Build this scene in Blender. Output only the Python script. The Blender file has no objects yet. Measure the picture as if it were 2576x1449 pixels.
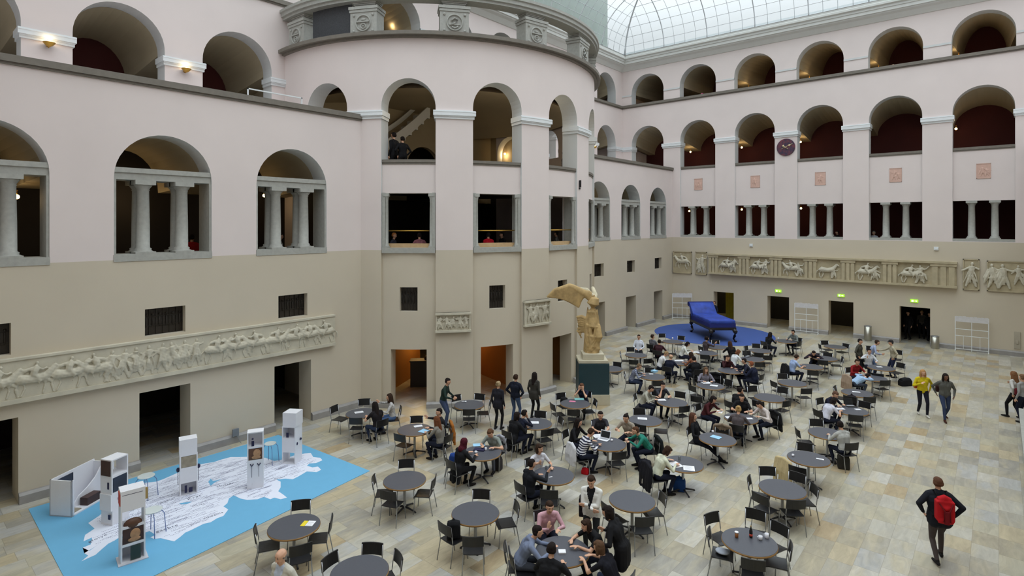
import bpy, bmesh, math, random
import numpy as np
from math import sin, cos, pi, sqrt, radians as R, atan2, hypot
from mathutils import Vector, Matrix, Euler
random.seed(7)
SC = bpy.context.scene
COL = SC.collection

# ---------------------------------------------------------------- camera
TH, FPX, CX, HY, EYE = 0.711, 1421.8, 1288.0, 562.4, 7.1
cd = bpy.data.cameras.new('camera'); cam = bpy.data.objects.new('camera', cd); COL.objects.link(cam)
cd.sensor_fit = 'HORIZONTAL'; cd.sensor_width = 36.0; cd.lens = FPX / 2576 * 36.0
cd.shift_y = -(724.5 - HY) / 2576
cd.clip_start = 0.05; cd.clip_end = 300
cam.location = (0, 0, EYE); cam.rotation_euler = (pi / 2, 0, TH)
SC.camera = cam

# ---------------------------------------------------------------- colour management, sky
SC.view_settings.view_transform = 'Standard'; SC.view_settings.look = 'None'
SC.view_settings.gamma = 1.0; SC.view_settings.use_curve_mapping = False
SC.view_settings.exposure = -0.28
SC.cycles.max_bounces = 7; SC.cycles.diffuse_bounces = 5; SC.cycles.glossy_bounces = 3
SC.cycles.transparent_max_bounces = 10; SC.cycles.transmission_bounces = 3
SC.cycles.caustics_reflective = False; SC.cycles.caustics_refractive = False
SC.cycles.sample_clamp_indirect = 4.0
SKY_Z, SKY_H = 5.3, 0.98
w = bpy.data.worlds.new('overcast_sky'); SC.world = w; w.use_nodes = True
nt = w.node_tree; nt.nodes.clear()
tc = nt.nodes.new('ShaderNodeTexCoord'); sep = nt.nodes.new('ShaderNodeSeparateXYZ')
mr = nt.nodes.new('ShaderNodeMapRange'); mr.inputs['From Min'].default_value = 0.3; mr.inputs['From Max'].default_value = 1
mr.inputs['To Min'].default_value = SKY_H; mr.inputs['To Max'].default_value = SKY_Z
bg = nt.nodes.new('ShaderNodeBackground'); bg.inputs['Color'].default_value = (0.93, 0.97, 1.0, 1)
ow = nt.nodes.new('ShaderNodeOutputWorld')
nt.links.new(tc.outputs['Generated'], sep.inputs[0]); nt.links.new(sep.outputs['Z'], mr.inputs['Value'])
nt.links.new(mr.outputs[0], bg.inputs['Strength']); nt.links.new(bg.outputs[0], ow.inputs[0])

# ---------------------------------------------------------------- helpers
def lin(c):
    return tuple((v / 255 / 12.92) if v / 255 <= 0.04045 else ((v / 255 + 0.055) / 1.055) ** 2.4 for v in c[:3]) + (1.0,)

def node_mat(name):
    m = bpy.data.materials.new(name); m.use_nodes = True
    n = m.node_tree; b = n.nodes['Principled BSDF']
    return m, n, b

def mat(name, c, rough=0.6, noise=0.06, scale=6.0, metal=0.0, spec=0.5, emit=None, es=0.0, bump=0.0, coord='Object'):
    m, n, b = node_mat(name)
    b.inputs['Roughness'].default_value = rough; b.inputs['Metallic'].default_value = metal
    b.inputs['Specular IOR Level'].default_value = spec
    base = lin(c)
    t = n.nodes.new('ShaderNodeTexCoord'); nz = n.nodes.new('ShaderNodeTexNoise')
    nz.inputs['Scale'].default_value = scale; nz.inputs['Detail'].default_value = 4
    n.links.new(t.outputs[coord], nz.inputs['Vector'])
    mx = n.nodes.new('ShaderNodeMixRGB'); mx.blend_type = 'MIX'
    mx.inputs[1].default_value = tuple(max(0, v * (1 - noise * 2)) for v in base[:3]) + (1,)
    mx.inputs[2].default_value = tuple(min(1, v * (1 + noise * 2)) for v in base[:3]) + (1,)
    n.links.new(nz.outputs['Fac'], mx.inputs[0]); n.links.new(mx.outputs[0], b.inputs['Base Color'])
    if emit is not None:
        b.inputs['Emission Color'].default_value = lin(emit); b.inputs['Emission Strength'].default_value = es
    if bump:
        bp = n.nodes.new('ShaderNodeBump'); bp.inputs['Strength'].default_value = bump; bp.inputs['Distance'].default_value = 0.02
        n.links.new(nz.outputs['Fac'], bp.inputs['Height']); n.links.new(bp.outputs[0], b.inputs['Normal'])
    return m

def remesh(mb, name, vox, smooth=2):
    me = bpy.data.meshes.new('t'); me.from_pydata(mb.v, [], mb.f); o = bpy.data.objects.new('t', me); COL.objects.link(o)
    m_ = o.modifiers.new('r', 'REMESH'); m_.mode = 'VOXEL'; m_.voxel_size = vox; m_.use_smooth_shade = True
    if smooth: s_ = o.modifiers.new('s', 'SMOOTH'); s_.factor = 0.5; s_.iterations = smooth
    dg = bpy.context.evaluated_depsgraph_get(); out = bpy.data.meshes.new_from_object(o.evaluated_get(dg)); out.name = name
    bpy.data.objects.remove(o); bpy.data.meshes.remove(me); return out

class MB:
    def __init__(s): s.v = []; s.f = []; s.m = []; s.sm = []
    def poly(s, pts, m=0, smooth=False):
        i = len(s.v); s.v += [tuple(p) for p in pts]; s.f.append(tuple(range(i, i + len(pts)))); s.m.append(m); s.sm.append(smooth)
    def box(s, c, d, m=0, rot=None, M=None):
        x, y, z = d[0] / 2, d[1] / 2, d[2] / 2
        P = [Vector((a * x, b * y, e * z)) for a in (-1, 1) for b in (-1, 1) for e in (-1, 1)]
        if rot: 
            E = Euler(rot).to_matrix(); P = [E @ p for p in P]
        P = [p + Vector(c) for p in P]
        if M is not None: P = [M @ p for p in P]
        i = len(s.v); s.v += [tuple(p) for p in P]
        for q in ((0, 1, 3, 2), (4, 6, 7, 5), (0, 4, 5, 1), (2, 3, 7, 6), (0, 2, 6, 4), (1, 5, 7, 3)):
            s.f.append(tuple(i + k for k in q)); s.m.append(m); s.sm.append(False)
    def bx(s, x0, x1, y0, y1, z0, z1, m=0):
        s.box(((x0 + x1) / 2, (y0 + y1) / 2, (z0 + z1) / 2), (abs(x1 - x0), abs(y1 - y0), abs(z1 - z0)), m)
    def ring(s, rings, m=0, smooth=True, close=True, caps=True):
        i = len(s.v); n = len(rings[0])
        for r in rings: s.v += [tuple(p) for p in r]
        for a in range(len(rings) - 1):
            for k in range(n if close else n - 1):
                k2 = (k + 1) % n
                s.f.append((i + a * n + k, i + a * n + k2, i + (a + 1) * n + k2, i + (a + 1) * n + k)); s.m.append(m); s.sm.append(smooth)
        if caps and close:
            s.f.append(tuple(i + k for k in range(n))[::-1]); s.m.append(m); s.sm.append(False)
            j = i + (len(rings) - 1) * n
            s.f.append(tuple(j + k for k in range(n))); s.m.append(m); s.sm.append(False)
    def lathe(s, prof, c=(0, 0, 0), seg=20, m=0, smooth=True, sx=1, sy=1):
        s.ring([[(c[0] + r * cos(2 * pi * k / seg) * sx, c[1] + r * sin(2 * pi * k / seg) * sy, c[2] + z) for k in range(seg)] for r, z in prof], m, smooth)
    def tube(s, pts, r, seg=8, m=0):
        pts = [Vector(p) for p in pts]; rs = r if isinstance(r, (list, tuple)) else [r] * len(pts)
        rings = []
        up = Vector((0, 0, 1))
        for k, p in enumerate(pts):
            d = (pts[min(k + 1, len(pts) - 1)] - pts[max(k - 1, 0)]).normalized()
            a = up.cross(d)
            if a.length < 0.05: a = Vector((1, 0, 0)).cross(d)
            a.normalize(); b = d.cross(a)
            rings.append([p + a * rs[k] * cos(2 * pi * q / seg) + b * rs[k] * sin(2 * pi * q / seg) for q in range(seg)])
        s.ring(rings, m)
    def ball(s, c, r, m=0, seg=10, rings=7, sc=(1, 1, 1), M=None):
        rr = []
        for a in range(rings + 1):
            t = -pi / 2 + pi * a / rings; q = max(cos(t), 0.02)
            ring = [Vector((r * q * cos(2 * pi * k / seg) * sc[0], r * q * sin(2 * pi * k / seg) * sc[1], r * sin(t) * sc[2])) for k in range(seg)]
            if M is not None: ring = [M @ p for p in ring]
            rr.append([p + Vector(c) for p in ring])
        s.ring(rr, m)
    def build(s, name, mats, parent=None, loc=None, bevel=0, **tags):
        me = bpy.data.meshes.new(name); me.from_pydata(s.v, [], s.f)
        if not isinstance(mats, (list, tuple)): mats = [mats]
        for m in mats: me.materials.append(m)
        me.polygons.foreach_set('material_index', s.m); me.polygons.foreach_set('use_smooth', s.sm)
        me.update()
        o = bpy.data.objects.new(name, me); COL.objects.link(o)
        if parent: o.parent = parent
        if loc is not None: o.location = loc
        if bevel:
            bv = o.modifiers.new('bevel', 'BEVEL'); bv.width = bevel; bv.segments = 2; bv.limit_method = 'ANGLE'
        for k, v in tags.items(): o[k] = v
        return o

def empty(name, loc=(0, 0, 0), rz=0.0, label=None, cat=None, group=None, kind=None):
    o = bpy.data.objects.new(name, None); COL.objects.link(o); o.location = loc; o.rotation_euler = (0, 0, rz)
    o.empty_display_size = 0.2
    return tag(o, label, cat, group, kind)
def tag(o, label=None, cat=None, group=None, kind=None):
    if label: o['label'] = label
    if cat: o['category'] = cat
    if group: o['group'] = group
    if kind: o['kind'] = kind
    return o
def copy_tree(o, parent=None):
    c = o.copy(); COL.objects.link(c); c.parent = parent
    for k in ('label', 'category', 'group'):
        if parent is None and k in c: del c[k]
    for ch in list(o.children): copy_tree(ch, c)
    return c

S_, C_ = sin(TH), cos(TH)
def at(px, py, z=0.0):                     # the place a pixel of the photograph shows at height z
    u = (px - CX) / FPX; v = -(py - HY) / FPX
    t = (z - EYE) / v
    return Vector(((-S_ + C_ * u) * t, (C_ + S_ * u) * t, z))
def at_y(px, py, y):
    u = (px - CX) / FPX; v = -(py - HY) / FPX
    t = y / (C_ + S_ * u); return Vector(((-S_ + C_ * u) * t, y, EYE + v * t))
def at_x(px, py, x):
    u = (px - CX) / FPX; v = -(py - HY) / FPX
    t = x / (-S_ + C_ * u); return Vector((x, (C_ + S_ * u) * t, EYE + v * t))

# ---------------------------------------------------------------- materials of the building
def wall_mat(name, top, low, split=6.07):
    m, n, b = node_mat(name); b.inputs['Roughness'].default_value = 0.85; b.inputs['Specular IOR Level'].default_value = 0.25
    g = n.nodes.new('ShaderNodeNewGeometry'); sp = n.nodes.new('ShaderNodeSeparateXYZ'); n.links.new(g.outputs['Position'], sp.inputs[0])
    gt = n.nodes.new('ShaderNodeMath'); gt.operation = 'GREATER_THAN'; gt.inputs[1].default_value = split; n.links.new(sp.outputs['Z'], gt.inputs[0])
    mx = n.nodes.new('ShaderNodeMixRGB'); mx.inputs[1].default_value = lin(low); mx.inputs[2].default_value = lin(top)
    n.links.new(gt.outputs[0], mx.inputs[0])
    nz = n.nodes.new('ShaderNodeTexNoise'); nz.inputs['Scale'].default_value = 0.6; nz.inputs['Detail'].default_value = 6
    n.links.new(g.outputs['Position'], nz.inputs['Vector'])
    mr = n.nodes.new('ShaderNodeMapRange'); mr.inputs['To Min'].default_value = 0.93; mr.inputs['To Max'].default_value = 1.06
    n.links.new(nz.outputs['Fac'], mr.inputs['Value'])
    mu = n.nodes.new('ShaderNodeMixRGB'); mu.blend_type = 'MULTIPLY'; mu.inputs[0].default_value = 1
    n.links.new(mx.outputs[0], mu.inputs[1]); n.links.new(mr.outputs[0], mu.inputs[2]); n.links.new(mu.outputs[0], b.inputs['Base Color'])
    return m
M = {}
M['wall'] = wall_mat('painted_plaster', (221, 210, 207), (200, 190, 172))
M['reveal'] = wall_mat('painted_reveal', (206, 208, 208), (196, 185, 166))
M['stone'] = mat('grey_stone', (164, 164, 158), 0.7, 0.10, 9, bump=0.2)
M['ledge'] = mat('brown_grey_stone', (116, 110, 101), 0.65, 0.10, 7)
M['skirt'] = mat('skirting_stone', (148, 145, 143), 0.5, 0.12, 4)
M['white'] = mat('white_paint', (222, 226, 228), 0.5, 0.02)
M['cornice'] = mat('cornice_paint', (205, 206, 202), 0.6, 0.03, 2)
M['vault'] = mat('cream_vault_plaster', (176, 164, 138), 0.85, 0.06, 0.6)
M['red'] = mat('oxblood_wall', (74, 22, 20), 0.8, 0.12, 1)
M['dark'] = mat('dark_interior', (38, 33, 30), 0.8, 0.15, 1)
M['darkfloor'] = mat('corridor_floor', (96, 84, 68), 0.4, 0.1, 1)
M['ochre'] = mat('ochre_interior', (170, 120, 60), 0.7, 0.1, 1)
M['plaster'] = mat('cast_plaster', (196, 190, 172), 0.8, 0.12, 3.0, bump=0.25)
M['plasterdk'] = mat('aged_plaster', (178, 166, 138), 0.8, 0.15, 3.0, bump=0.25)
M['brass'] = mat('brass', (190, 150, 70), 0.35, 0.05, metal=0.9)
M['bulb'] = mat('lamp_glass', (255, 220, 160), 0.4, 0.0, emit=(255, 205, 130), es=14)
M['tube'] = mat('lit_shade', (255, 240, 200), 0.4, 0.0, emit=(255, 232, 180), es=3.0)
M['black'] = mat('black_lacquer', (18, 18, 20), 0.45, 0.1)
M['iron'] = mat('dark_bronze_grille', (52, 46, 40), 0.5, 0.2, 20, metal=0.3)

def floor_mat():
    m, n, b = node_mat('limestone_slabs')
    g = n.nodes.new('ShaderNodeNewGeometry'); sp = n.nodes.new('ShaderNodeSeparateXYZ'); n.links.new(g.outputs['Position'], sp.inputs[0])
    def mth(op, a, c=None):
        q = n.nodes.new('ShaderNodeMath'); q.operation = op
        for i, v in enumerate((a, c)):
            if v is None: continue
            if isinstance(v, (int, float)): q.inputs[i].default_value = v
            else: n.links.new(v, q.inputs[i])
        return q.outputs[0]
    W, Lh = 0.46, 0.82
    xr = mth('DIVIDE', sp.outputs['X'], W); row = mth('FLOOR', xr)
    wn = n.nodes.new('ShaderNodeTexWhiteNoise'); wn.noise_dimensions = '1D'; n.links.new(row, wn.inputs['W'])
    ln = mth('ADD', mth('MULTIPLY', wn.outputs['Value'], 0.35), 0.62)
    yr = mth('ADD', mth('DIVIDE', sp.outputs['Y'], ln), mth('MULTIPLY', wn.outputs['Value'], 37.0)); cell = mth('FLOOR', yr)
    cb = n.nodes.new('ShaderNodeCombineXYZ'); n.links.new(row, cb.inputs[0]); n.links.new(cell, cb.inputs[1])
    w2 = n.nodes.new('ShaderNodeTexWhiteNoise'); w2.noise_dimensions = '3D'; n.links.new(cb.outputs[0], w2.inputs['Vector'])
    rp = n.nodes.new('ShaderNodeValToRGB'); rp.color_ramp.interpolation = 'CONSTANT'
    cols = [(0, (164, 159, 146)), (0.16, (173, 167, 148)), (0.32, (178, 174, 162)), (0.46, (154, 150, 140)), (0.56, (176, 164, 138)), (0.66, (170, 169, 165)), (0.78, (161, 153, 134)), (0.88, (186, 182, 172)), (0.95, (166, 148, 118))]
    e = rp.color_ramp.elements; e[0].position = 0; e[0].color = lin(cols[0][1]); e[1].position = cols[1][0]; e[1].color = lin(cols[1][1])
    for p, c in cols[2:]:
        q = e.new(p); q.color = lin(c)
    n.links.new(w2.outputs['Value'], rp.inputs[0])
    nz = n.nodes.new('ShaderNodeTexNoise'); nz.inputs['Scale'].default_value = 2.6; nz.inputs['Detail'].default_value = 8; nz.inputs['Roughness'].default_value = 0.62; nz.inputs['Distortion'].default_value = 1.2
    vm = n.nodes.new('ShaderNodeVectorMath'); vm.operation = 'MULTIPLY_ADD'; vm.inputs[1].default_value = (2.2, 0.6, 1)
    n.links.new(g.outputs['Position'], vm.inputs[0]); sc = n.nodes.new('ShaderNodeVectorMath'); sc.operation = 'SCALE'; sc.inputs['Scale'].default_value = 13
    n.links.new(w2.outputs['Color'], sc.inputs[0]); n.links.new(sc.outputs[0], vm.inputs[2]); n.links.new(vm.outputs[0], nz.inputs['Vector'])
    mr = n.nodes.new('ShaderNodeMapRange'); mr.inputs['From Min'].default_value = 0.3; mr.inputs['From Max'].default_value = 0.7; mr.inputs['To Min'].default_value = 0.82; mr.inputs['To Max'].default_value = 1.14
    n.links.new(nz.outputs['Fac'], mr.inputs['Value'])
    mu = n.nodes.new('ShaderNodeMixRGB'); mu.blend_type = 'MULTIPLY'; mu.inputs[0].default_value = 1
    n3 = n.nodes.new('ShaderNodeTexNoise'); n3.inputs['Scale'].default_value = 1.7; n3.inputs['Detail'].default_value = 5; n.links.new(vm.outputs[0], n3.inputs['Vector'])
    r3 = n.nodes.new('ShaderNodeMapRange'); r3.inputs['From Min'].default_value = 0.46; r3.inputs['From Max'].default_value = 0.72; r3.inputs['To Max'].default_value = 0.6; n.links.new(n3.outputs['Fac'], r3.inputs['Value'])
    mt = n.nodes.new('ShaderNodeMixRGB'); mt.inputs[2].default_value = lin((188, 176, 146)); n.links.new(r3.outputs[0], mt.inputs[0]); n.links.new(rp.outputs[0], mt.inputs[1])
    n.links.new(mt.outputs[0], mu.inputs[1]); n.links.new(mr.outputs[0], mu.inputs[2])
    fx = mth('FRACT', xr); fy = mth('FRACT', yr)
    jx = mth('LESS_THAN', mth('MINIMUM', fx, mth('SUBTRACT', 1, fx)), 0.009); jy = mth('LESS_THAN', mth('MINIMUM', fy, mth('SUBTRACT', 1, fy)), 0.008)
    j = mth('MULTIPLY', mth('MAXIMUM', jx, jy), 0.4)
    mj = n.nodes.new('ShaderNodeMixRGB'); mj.inputs[2].default_value = lin((110, 100, 84)); n.links.new(j, mj.inputs[0]); n.links.new(mu.outputs[0], mj.inputs[1])
    n.links.new(mj.outputs[0], b.inputs['Base Color'])
    r2 = n.nodes.new('ShaderNodeMapRange'); r2.inputs['To Min'].default_value = 0.22; r2.inputs['To Max'].default_value = 0.42
    n.links.new(nz.outputs['Fac'], r2.inputs['Value']); n.links.new(r2.outputs[0], b.inputs['Roughness'])
    b.inputs['Specular IOR Level'].default_value = 0.5
    return m
M['floor'] = floor_mat()

# ---------------------------------------------------------------- hall dimensions (metres)
XL, XU, YF, YN, XR, XRU = -18.83, -23.17, 40.6, -0.6, 1.25, 5.6
RCX, RCY, RR = -22.5, 20.15, 8.18
BAY = 4.03
LW = [2.009 + 4.023 * n for n in (0, 1, 2, 7, 8, 9)]
FB = [-16.878 + 4.055 * k for k in range(-1, 5)]

def wall(mb, fm, s0, s1, z0, z1, t, ops, ds=None, mf=0, back=True):
    """wall of thickness t along s, openings (sa, sb, za, zb, arched, reveal material)"""
    S = {s0, s1}
    for (a, b, za, zb, ar, mr_) in ops:
        n = 20 if ar else 1
        for k in range(n + 1):
            S.add((a + b) / 2 - (b - a) / 2 * cos(pi * k / n) if ar else (a if k == 0 else b))
    if ds:
        k = s0
        while k < s1: S.add(k); k += ds
    S = sorted(x for x in S if s0 - 1e-6 <= x <= s1 + 1e-6)
    S2 = [S[0]]
    for x in S[1:]:
        if x - S2[-1] > 1e-5: S2.append(x)
    def top(o, s):
        if not o[4]: return o[3]
        h = (o[1] - o[0]) / 2; c = (o[0] + o[1]) / 2
        rz = o[4] if isinstance(o[4], float) else h
        return o[3] + rz * sqrt(max(0, 1 - ((s - c) / h) ** 2))
    for a, b in zip(S2, S2[1:]):
        mid = (a + b) / 2
        act = sorted([o for o in ops if o[0] < mid < o[1]], key=lambda o: o[2])
        la = lb = z0; lo = None
        for o in act + [None]:
            ha, hb = (o[2], o[2]) if o else (z1, z1)
            if max(ha - la, hb - lb) > 1e-4:
                mb.poly([fm(a, 0, la), fm(b, 0, lb), fm(b, 0, hb), fm(a, 0, ha)], mf)
                if back: mb.poly([fm(b, t, lb), fm(a, t, la), fm(a, t, ha), fm(b, t, hb)], mf)
            if lo is not None: mb.poly([fm(a, 0, la), fm(a, t, la), fm(b, t, lb), fm(b, 0, lb)], lo[5])
            if o is not None:
                mb.poly([fm(a, 0, ha), fm(b, 0, hb), fm(b, t, hb), fm(a, t, ha)], o[5])
                la, lb = top(o, a), top(o, b); lo = o
        mb.poly([fm(a, 0, z1), fm(b, 0, z1), fm(b, t, z1), fm(a, t, z1)], mf)
    for o in ops:
        for s in (o[0], o[1]):
            zt = o[3]
            mb.poly([fm(s, 0, o[2]), fm(s, t, o[2]), fm(s, t, zt), fm(s, 0, zt)], o[5])

def fleft(x0):
    return lambda s, d, z: (x0 - d, s, z)
def ffar(y0):
    return lambda s, d, z: (s, y0 + d, z)
def frot(R0, cx=RCX, cy=RCY):
    return lambda s, d, z: (cx + (R0 - d) * cos(R(s)), cy + (R0 - d) * sin(R(s)), z)

ST = dict(kind='structure')
# floor slab runs under the walls and into the rooms behind the doors
b = MB(); b.bx(-30, 7, -1.5, 50, -0.3, 0.0); b.build('floor', M['floor'], **ST)

# --- left wall, lower storeys
ops = []
for yc in LW:
    ops.append((yc - 1.3, yc + 1.3, 6.12, 8.42, True, 1))
    ops.append((yc - 0.54, yc + 0.54, 3.80, 4.60, False, 0))
    ops.append((yc - 0.68, yc + 0.68, -0.08, 2.19, False, 0))
b = MB()
wall(b, fleft(XL), YN, RCY - 7.25, -0.1, 11.16, 0.85, [o for o in ops if o[1] < 12.6])
wall(b, fleft(XL), RCY + 7.25, YF, -0.1, 11.16, 0.85, [o for o in ops if o[0] > 27])
b.build('wall_left', [M['wall'], M['reveal']], **ST)
# --- terrace over it and the upper left wall
b = MB(); b.bx(XU + 0.02, XL - 0.03, YN, 12.1, 10.6, 10.9); b.bx(XU + 0.02, XL - 0.03, 28.2, YF - 0.02, 10.6, 10.9); b.build('wall_terrace_left', M['wall'], **ST)
ops = []; o3 = []
allw = [2.009 + 4.023 * n for n in range(10)]
for i, yc in enumerate(allw):
    if i in (0, 1, 2, 7, 8, 9): ops.append((yc - 1.36, yc + 1.36, 10.95, 13.42, True, 1))
    o3.append((yc - 1.37, yc + 1.37, 16.58, 17.50, True, 1))
b = MB()
wall(b, fleft(XU), YN, 12.1, 10.9, 20.4, 0.75, [o for o in ops + o3 if o[1] < 12.1])
wall(b, fleft(XU), 12.1, 28.2, 14.2, 20.4, 0.75, [o for o in o3 if 12.1 < (o[0] + o[1]) / 2 < 28.2])
wall(b, fleft(XU), 28.2, YF + 5, 10.9, 20.4, 0.75, [o for o in ops + o3 if o[0] > 28.2])
b.build('wall_left_upper', [M['wall'], M['reveal']], **ST)
# --- far wall with piers; infill panels sit back between the piers
ops = []
doors_far = [-15.0, -11.30, -7.55, -3.72]
sd = [(-15.67, -14.23), (-11.97, -10.59), (-8.25, -6.87), (-4.48, -3.01)]
for a, c in sd: ops.append((a, c, -0.08, 2.18, False, 0))
for k, xc in enumerate(FB):
    if k > 0: ops.append((xc - 1.33, xc + 1.33, 6.10, 13.42, True, 1))
    else: ops.append((xc - 1.36, xc + 1.36, 10.95, 13.42, True, 1))
    ops.append((xc - 1.37, xc + 1.37, 16.58, 17.50, True, 1))
b = MB(); wall(b, ffar(YF), -27.6, XRU + 0.4, -0.1, 20.4, 0.70, ops); b.build('wall_far', [M['wall'], M['reveal']], **ST)
for k, xc in enumerate(FB[1:]):
    b = MB(); wall(b, ffar(YF + 0.13), xc - 1.33, xc + 1.33, 8.38, 11.2, 0.55, [])
    b.build('wall_far_panel', [M['wall'], M['reveal']], **ST)
# --- rotunda
ops = []
ANG = [-100, -75, -50, -25, 0, 25, 50, 75, 100]
for a in ANG:
    if abs(a) > 60: ops.append((a - 7.4, a + 7.4, 11.0, 11.64, 1.06, 1))
    else: ops.append((a - 7.4, a + 7.4, -0.08, 11.64, 1.06, 1))
b = MB(); wall(b, frot(RR), -108, 108, -0.1, 14.3, 0.75, ops, ds=1.5)
b.build('wall_rotunda', [M['wall'], M['reveal']], **ST)
for a in ANG[2:-2]:
    b = MB()
    wall(b, frot(RR - 0.11), a - 7.4, a + 7.4, -0.1, 9.42, 0.6,
         [(a - 4.95, a + 4.95, -0.08, 2.22, False, 0), (a - 2.45, a + 2.45, 3.7, 4.63, False, 0), (a - 7.39, a + 7.39, 6.1, 8.28, False, 0)], ds=1.5)
    b.build('wall_rotunda_panel', [M['wall'], M['reveal']], **ST)
# --- side and rear walls of the hall (behind and beside the viewpoint)
b = MB(); b.bx(XR, XR + 0.8, YN, YF, 0, 11.16); b.build('wall_right', M['wall'], **ST)
b = MB(); b.bx(XR, XRU, YN, YF, 10.6, 10.9); b.bx(XRU, XRU + 0.7, YN, YF, 10.6, 20.4); b.build('wall_right_upper', M['wall'], **ST)
b = MB(); b.bx(-24, XRU, YN - 0.7, YN, 0, 20.4); b.build('wall_near', M['wall'], **ST)
# --- corridors behind the openings
def vault_far(xc, zs, y0, y1, r0, rb, rzb, zsb, n=16):
    b_ = MB()
    A = [(xc - r0 * cos(pi * k / n), y0, zs + r0 * sin(pi * k / n)) for k in range(n + 1)]
    B = [(xc - rb * cos(pi * k / n), y1, zsb + rzb * sin(pi * k / n)) for k in range(n + 1)]
    return A, B
def vaults(name, cents, zs, d0, d1, r0, rb, rzb, zsb, fm, ztop):
    b_ = MB(); n = 16
    for c in cents:
        A = [fm(c - r0 * cos(pi * k / n), d0, zs + r0 * sin(pi * k / n)) for k in range(n + 1)]
        B = [fm(c - rb * cos(pi * k / n), d1, zsb + rzb * sin(pi * k / n)) for k in range(n + 1)]
        for k in range(n): b_.poly([A[k], B[k], B[k + 1], A[k + 1]], 0, True)
        h = BAY / 2
        for q in (-1, 1):   # flat soffit between the vaults, running back
            b_.poly([fm(c + q * h, d0, zs), fm(c + q * r0, d0, zs), fm(c + q * rb, d1, zsb), fm(c + q * h, d1, zsb)], 0)
    return b_.build(name, M['vault'], **ST)
ff, fl = ffar(YF), fleft(XU)
vaults('ceiling_far_second', FB, 13.40, 0.69, 4.2, 1.38, 1.46, 1.3, 13.0, ff, 14.9)
vaults('ceiling_far_third', FB, 17.49, 0.69, 5.6, 1.38, 1.05, 1.95, 17.5, ff, 19)
b = MB()
for xc in FB: b.bx(xc + 1.05, xc + BAY - 1.05, YF + 5.5, YF + 5.6, 15.2, 17.5)
b.build('wall_far_third_piers', M['vault'], **ST)
b = MB(); b.bx(-27.6, 7, YF + 5.6, YF + 5.8, 15.2, 19.6); b.build('wall_far_third_rear', M['red'], **ST)
vaults('ceiling_left_second', [allw[i] for i in (0, 1, 2, 7, 8, 9)], 13.40, 0.74, 4.0, 1.375, 1.2, 1.5, 12.9, fl, 14.9)
vaults('ceiling_left_third', allw[3:], 17.49, 0.74, 4.0, 1.38, 1.15, 1.9, 16.6, fl, 19)
vaults('ceiling_left_first', LW, 8.41, 0.84, 4.2, 1.315, 1.1, 1.45, 8.2, fleft(XL), 10)
b = MB()
for z in (4.9, 10.0, 15.2, 19.6): b.bx(-27.6, 7, YF + 0.7, YF + (4.5 if z < 15 else 5.8), z - 0.12, z)
b.bx(-27.6, 7, YF + 0.7, YF + 4.5, 9.6, 9.88)
b.build('floor_far_corridors', M['darkfloor'], **ST)
b = MB(); b.bx(-27.6, 7, YF + 4.2, YF + 4.4, 4.9, 15.1); b.build('wall_far_corridor', M['red'], **ST)
b = MB(); b.bx(XU - 4.4, XU - 0.75, YN, 12.0, 10.3, 10.5); b.bx(XU - 4.4, XU - 0.75, 28.3, YF, 10.3, 10.5); b.bx(XU - 4.4, XU - 0.75, YN, YF, 15.2, 15.32); b.bx(XU - 4.4, XU - 0.75, YN, YF, 19.5, 19.6)
b.bx(XL - 5, XL - 0.85, YN, 12, 4.8, 5.0); b.bx(XL - 5, XL - 0.85, 28.3, YF, 4.8, 5.0)
b.build('floor_left_corridors', M['darkfloor'], **ST)
b = MB(); b.bx(XU - 4.2, XU - 4.0, YN, 12.0, 10.5, 19.5); b.bx(XU - 4.2, XU - 4.0, 28.3, YF, 10.5, 19.5); b.bx(XU - 4.2, XU - 4.0, 12.0, 28.3, 15.3, 19.5)
b.build('wall_left_corridor', M['red'], **ST)
b = MB(); b.bx(XL - 5.1, XL - 4.9, YN, 12.2, 0, 10.5); b.bx(XL - 5.1, XL - 4.9, 28.1, YF, 0, 10.5)
b.bx(XL - 5, XL - 0.85, 12.0, 12.2, 0, 10.6); b.bx(XL - 5, XL - 0.85, 28.1, 28.3, 0, 10.6); b.bx(XL - 5, XL - 0.85, YF + 0.1, YF + 0.3, 0, 10.6)
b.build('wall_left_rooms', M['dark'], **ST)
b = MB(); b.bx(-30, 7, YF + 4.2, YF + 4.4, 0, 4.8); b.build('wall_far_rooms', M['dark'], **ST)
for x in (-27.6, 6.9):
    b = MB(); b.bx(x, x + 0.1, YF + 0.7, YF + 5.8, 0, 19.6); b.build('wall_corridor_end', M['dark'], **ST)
for x in (-17.2, -13.1, -9.4, -5.6, -1.5):
    b = MB(); b.bx(x, x + 0.15, YF + 0.7, YF + 4.2, 0, 4.7); b.build('wall_lobby_divider', M['vault'], **ST)
b = MB(); b.bx(-28, XU - 0.75, 12.02, 12.12, 10.4, 15.1); b.bx(-28, XU - 0.75, 28.2, 28.3, 10.4, 15.1); b.build('wall_left_corridor_end', M['vault'], **ST)
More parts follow.
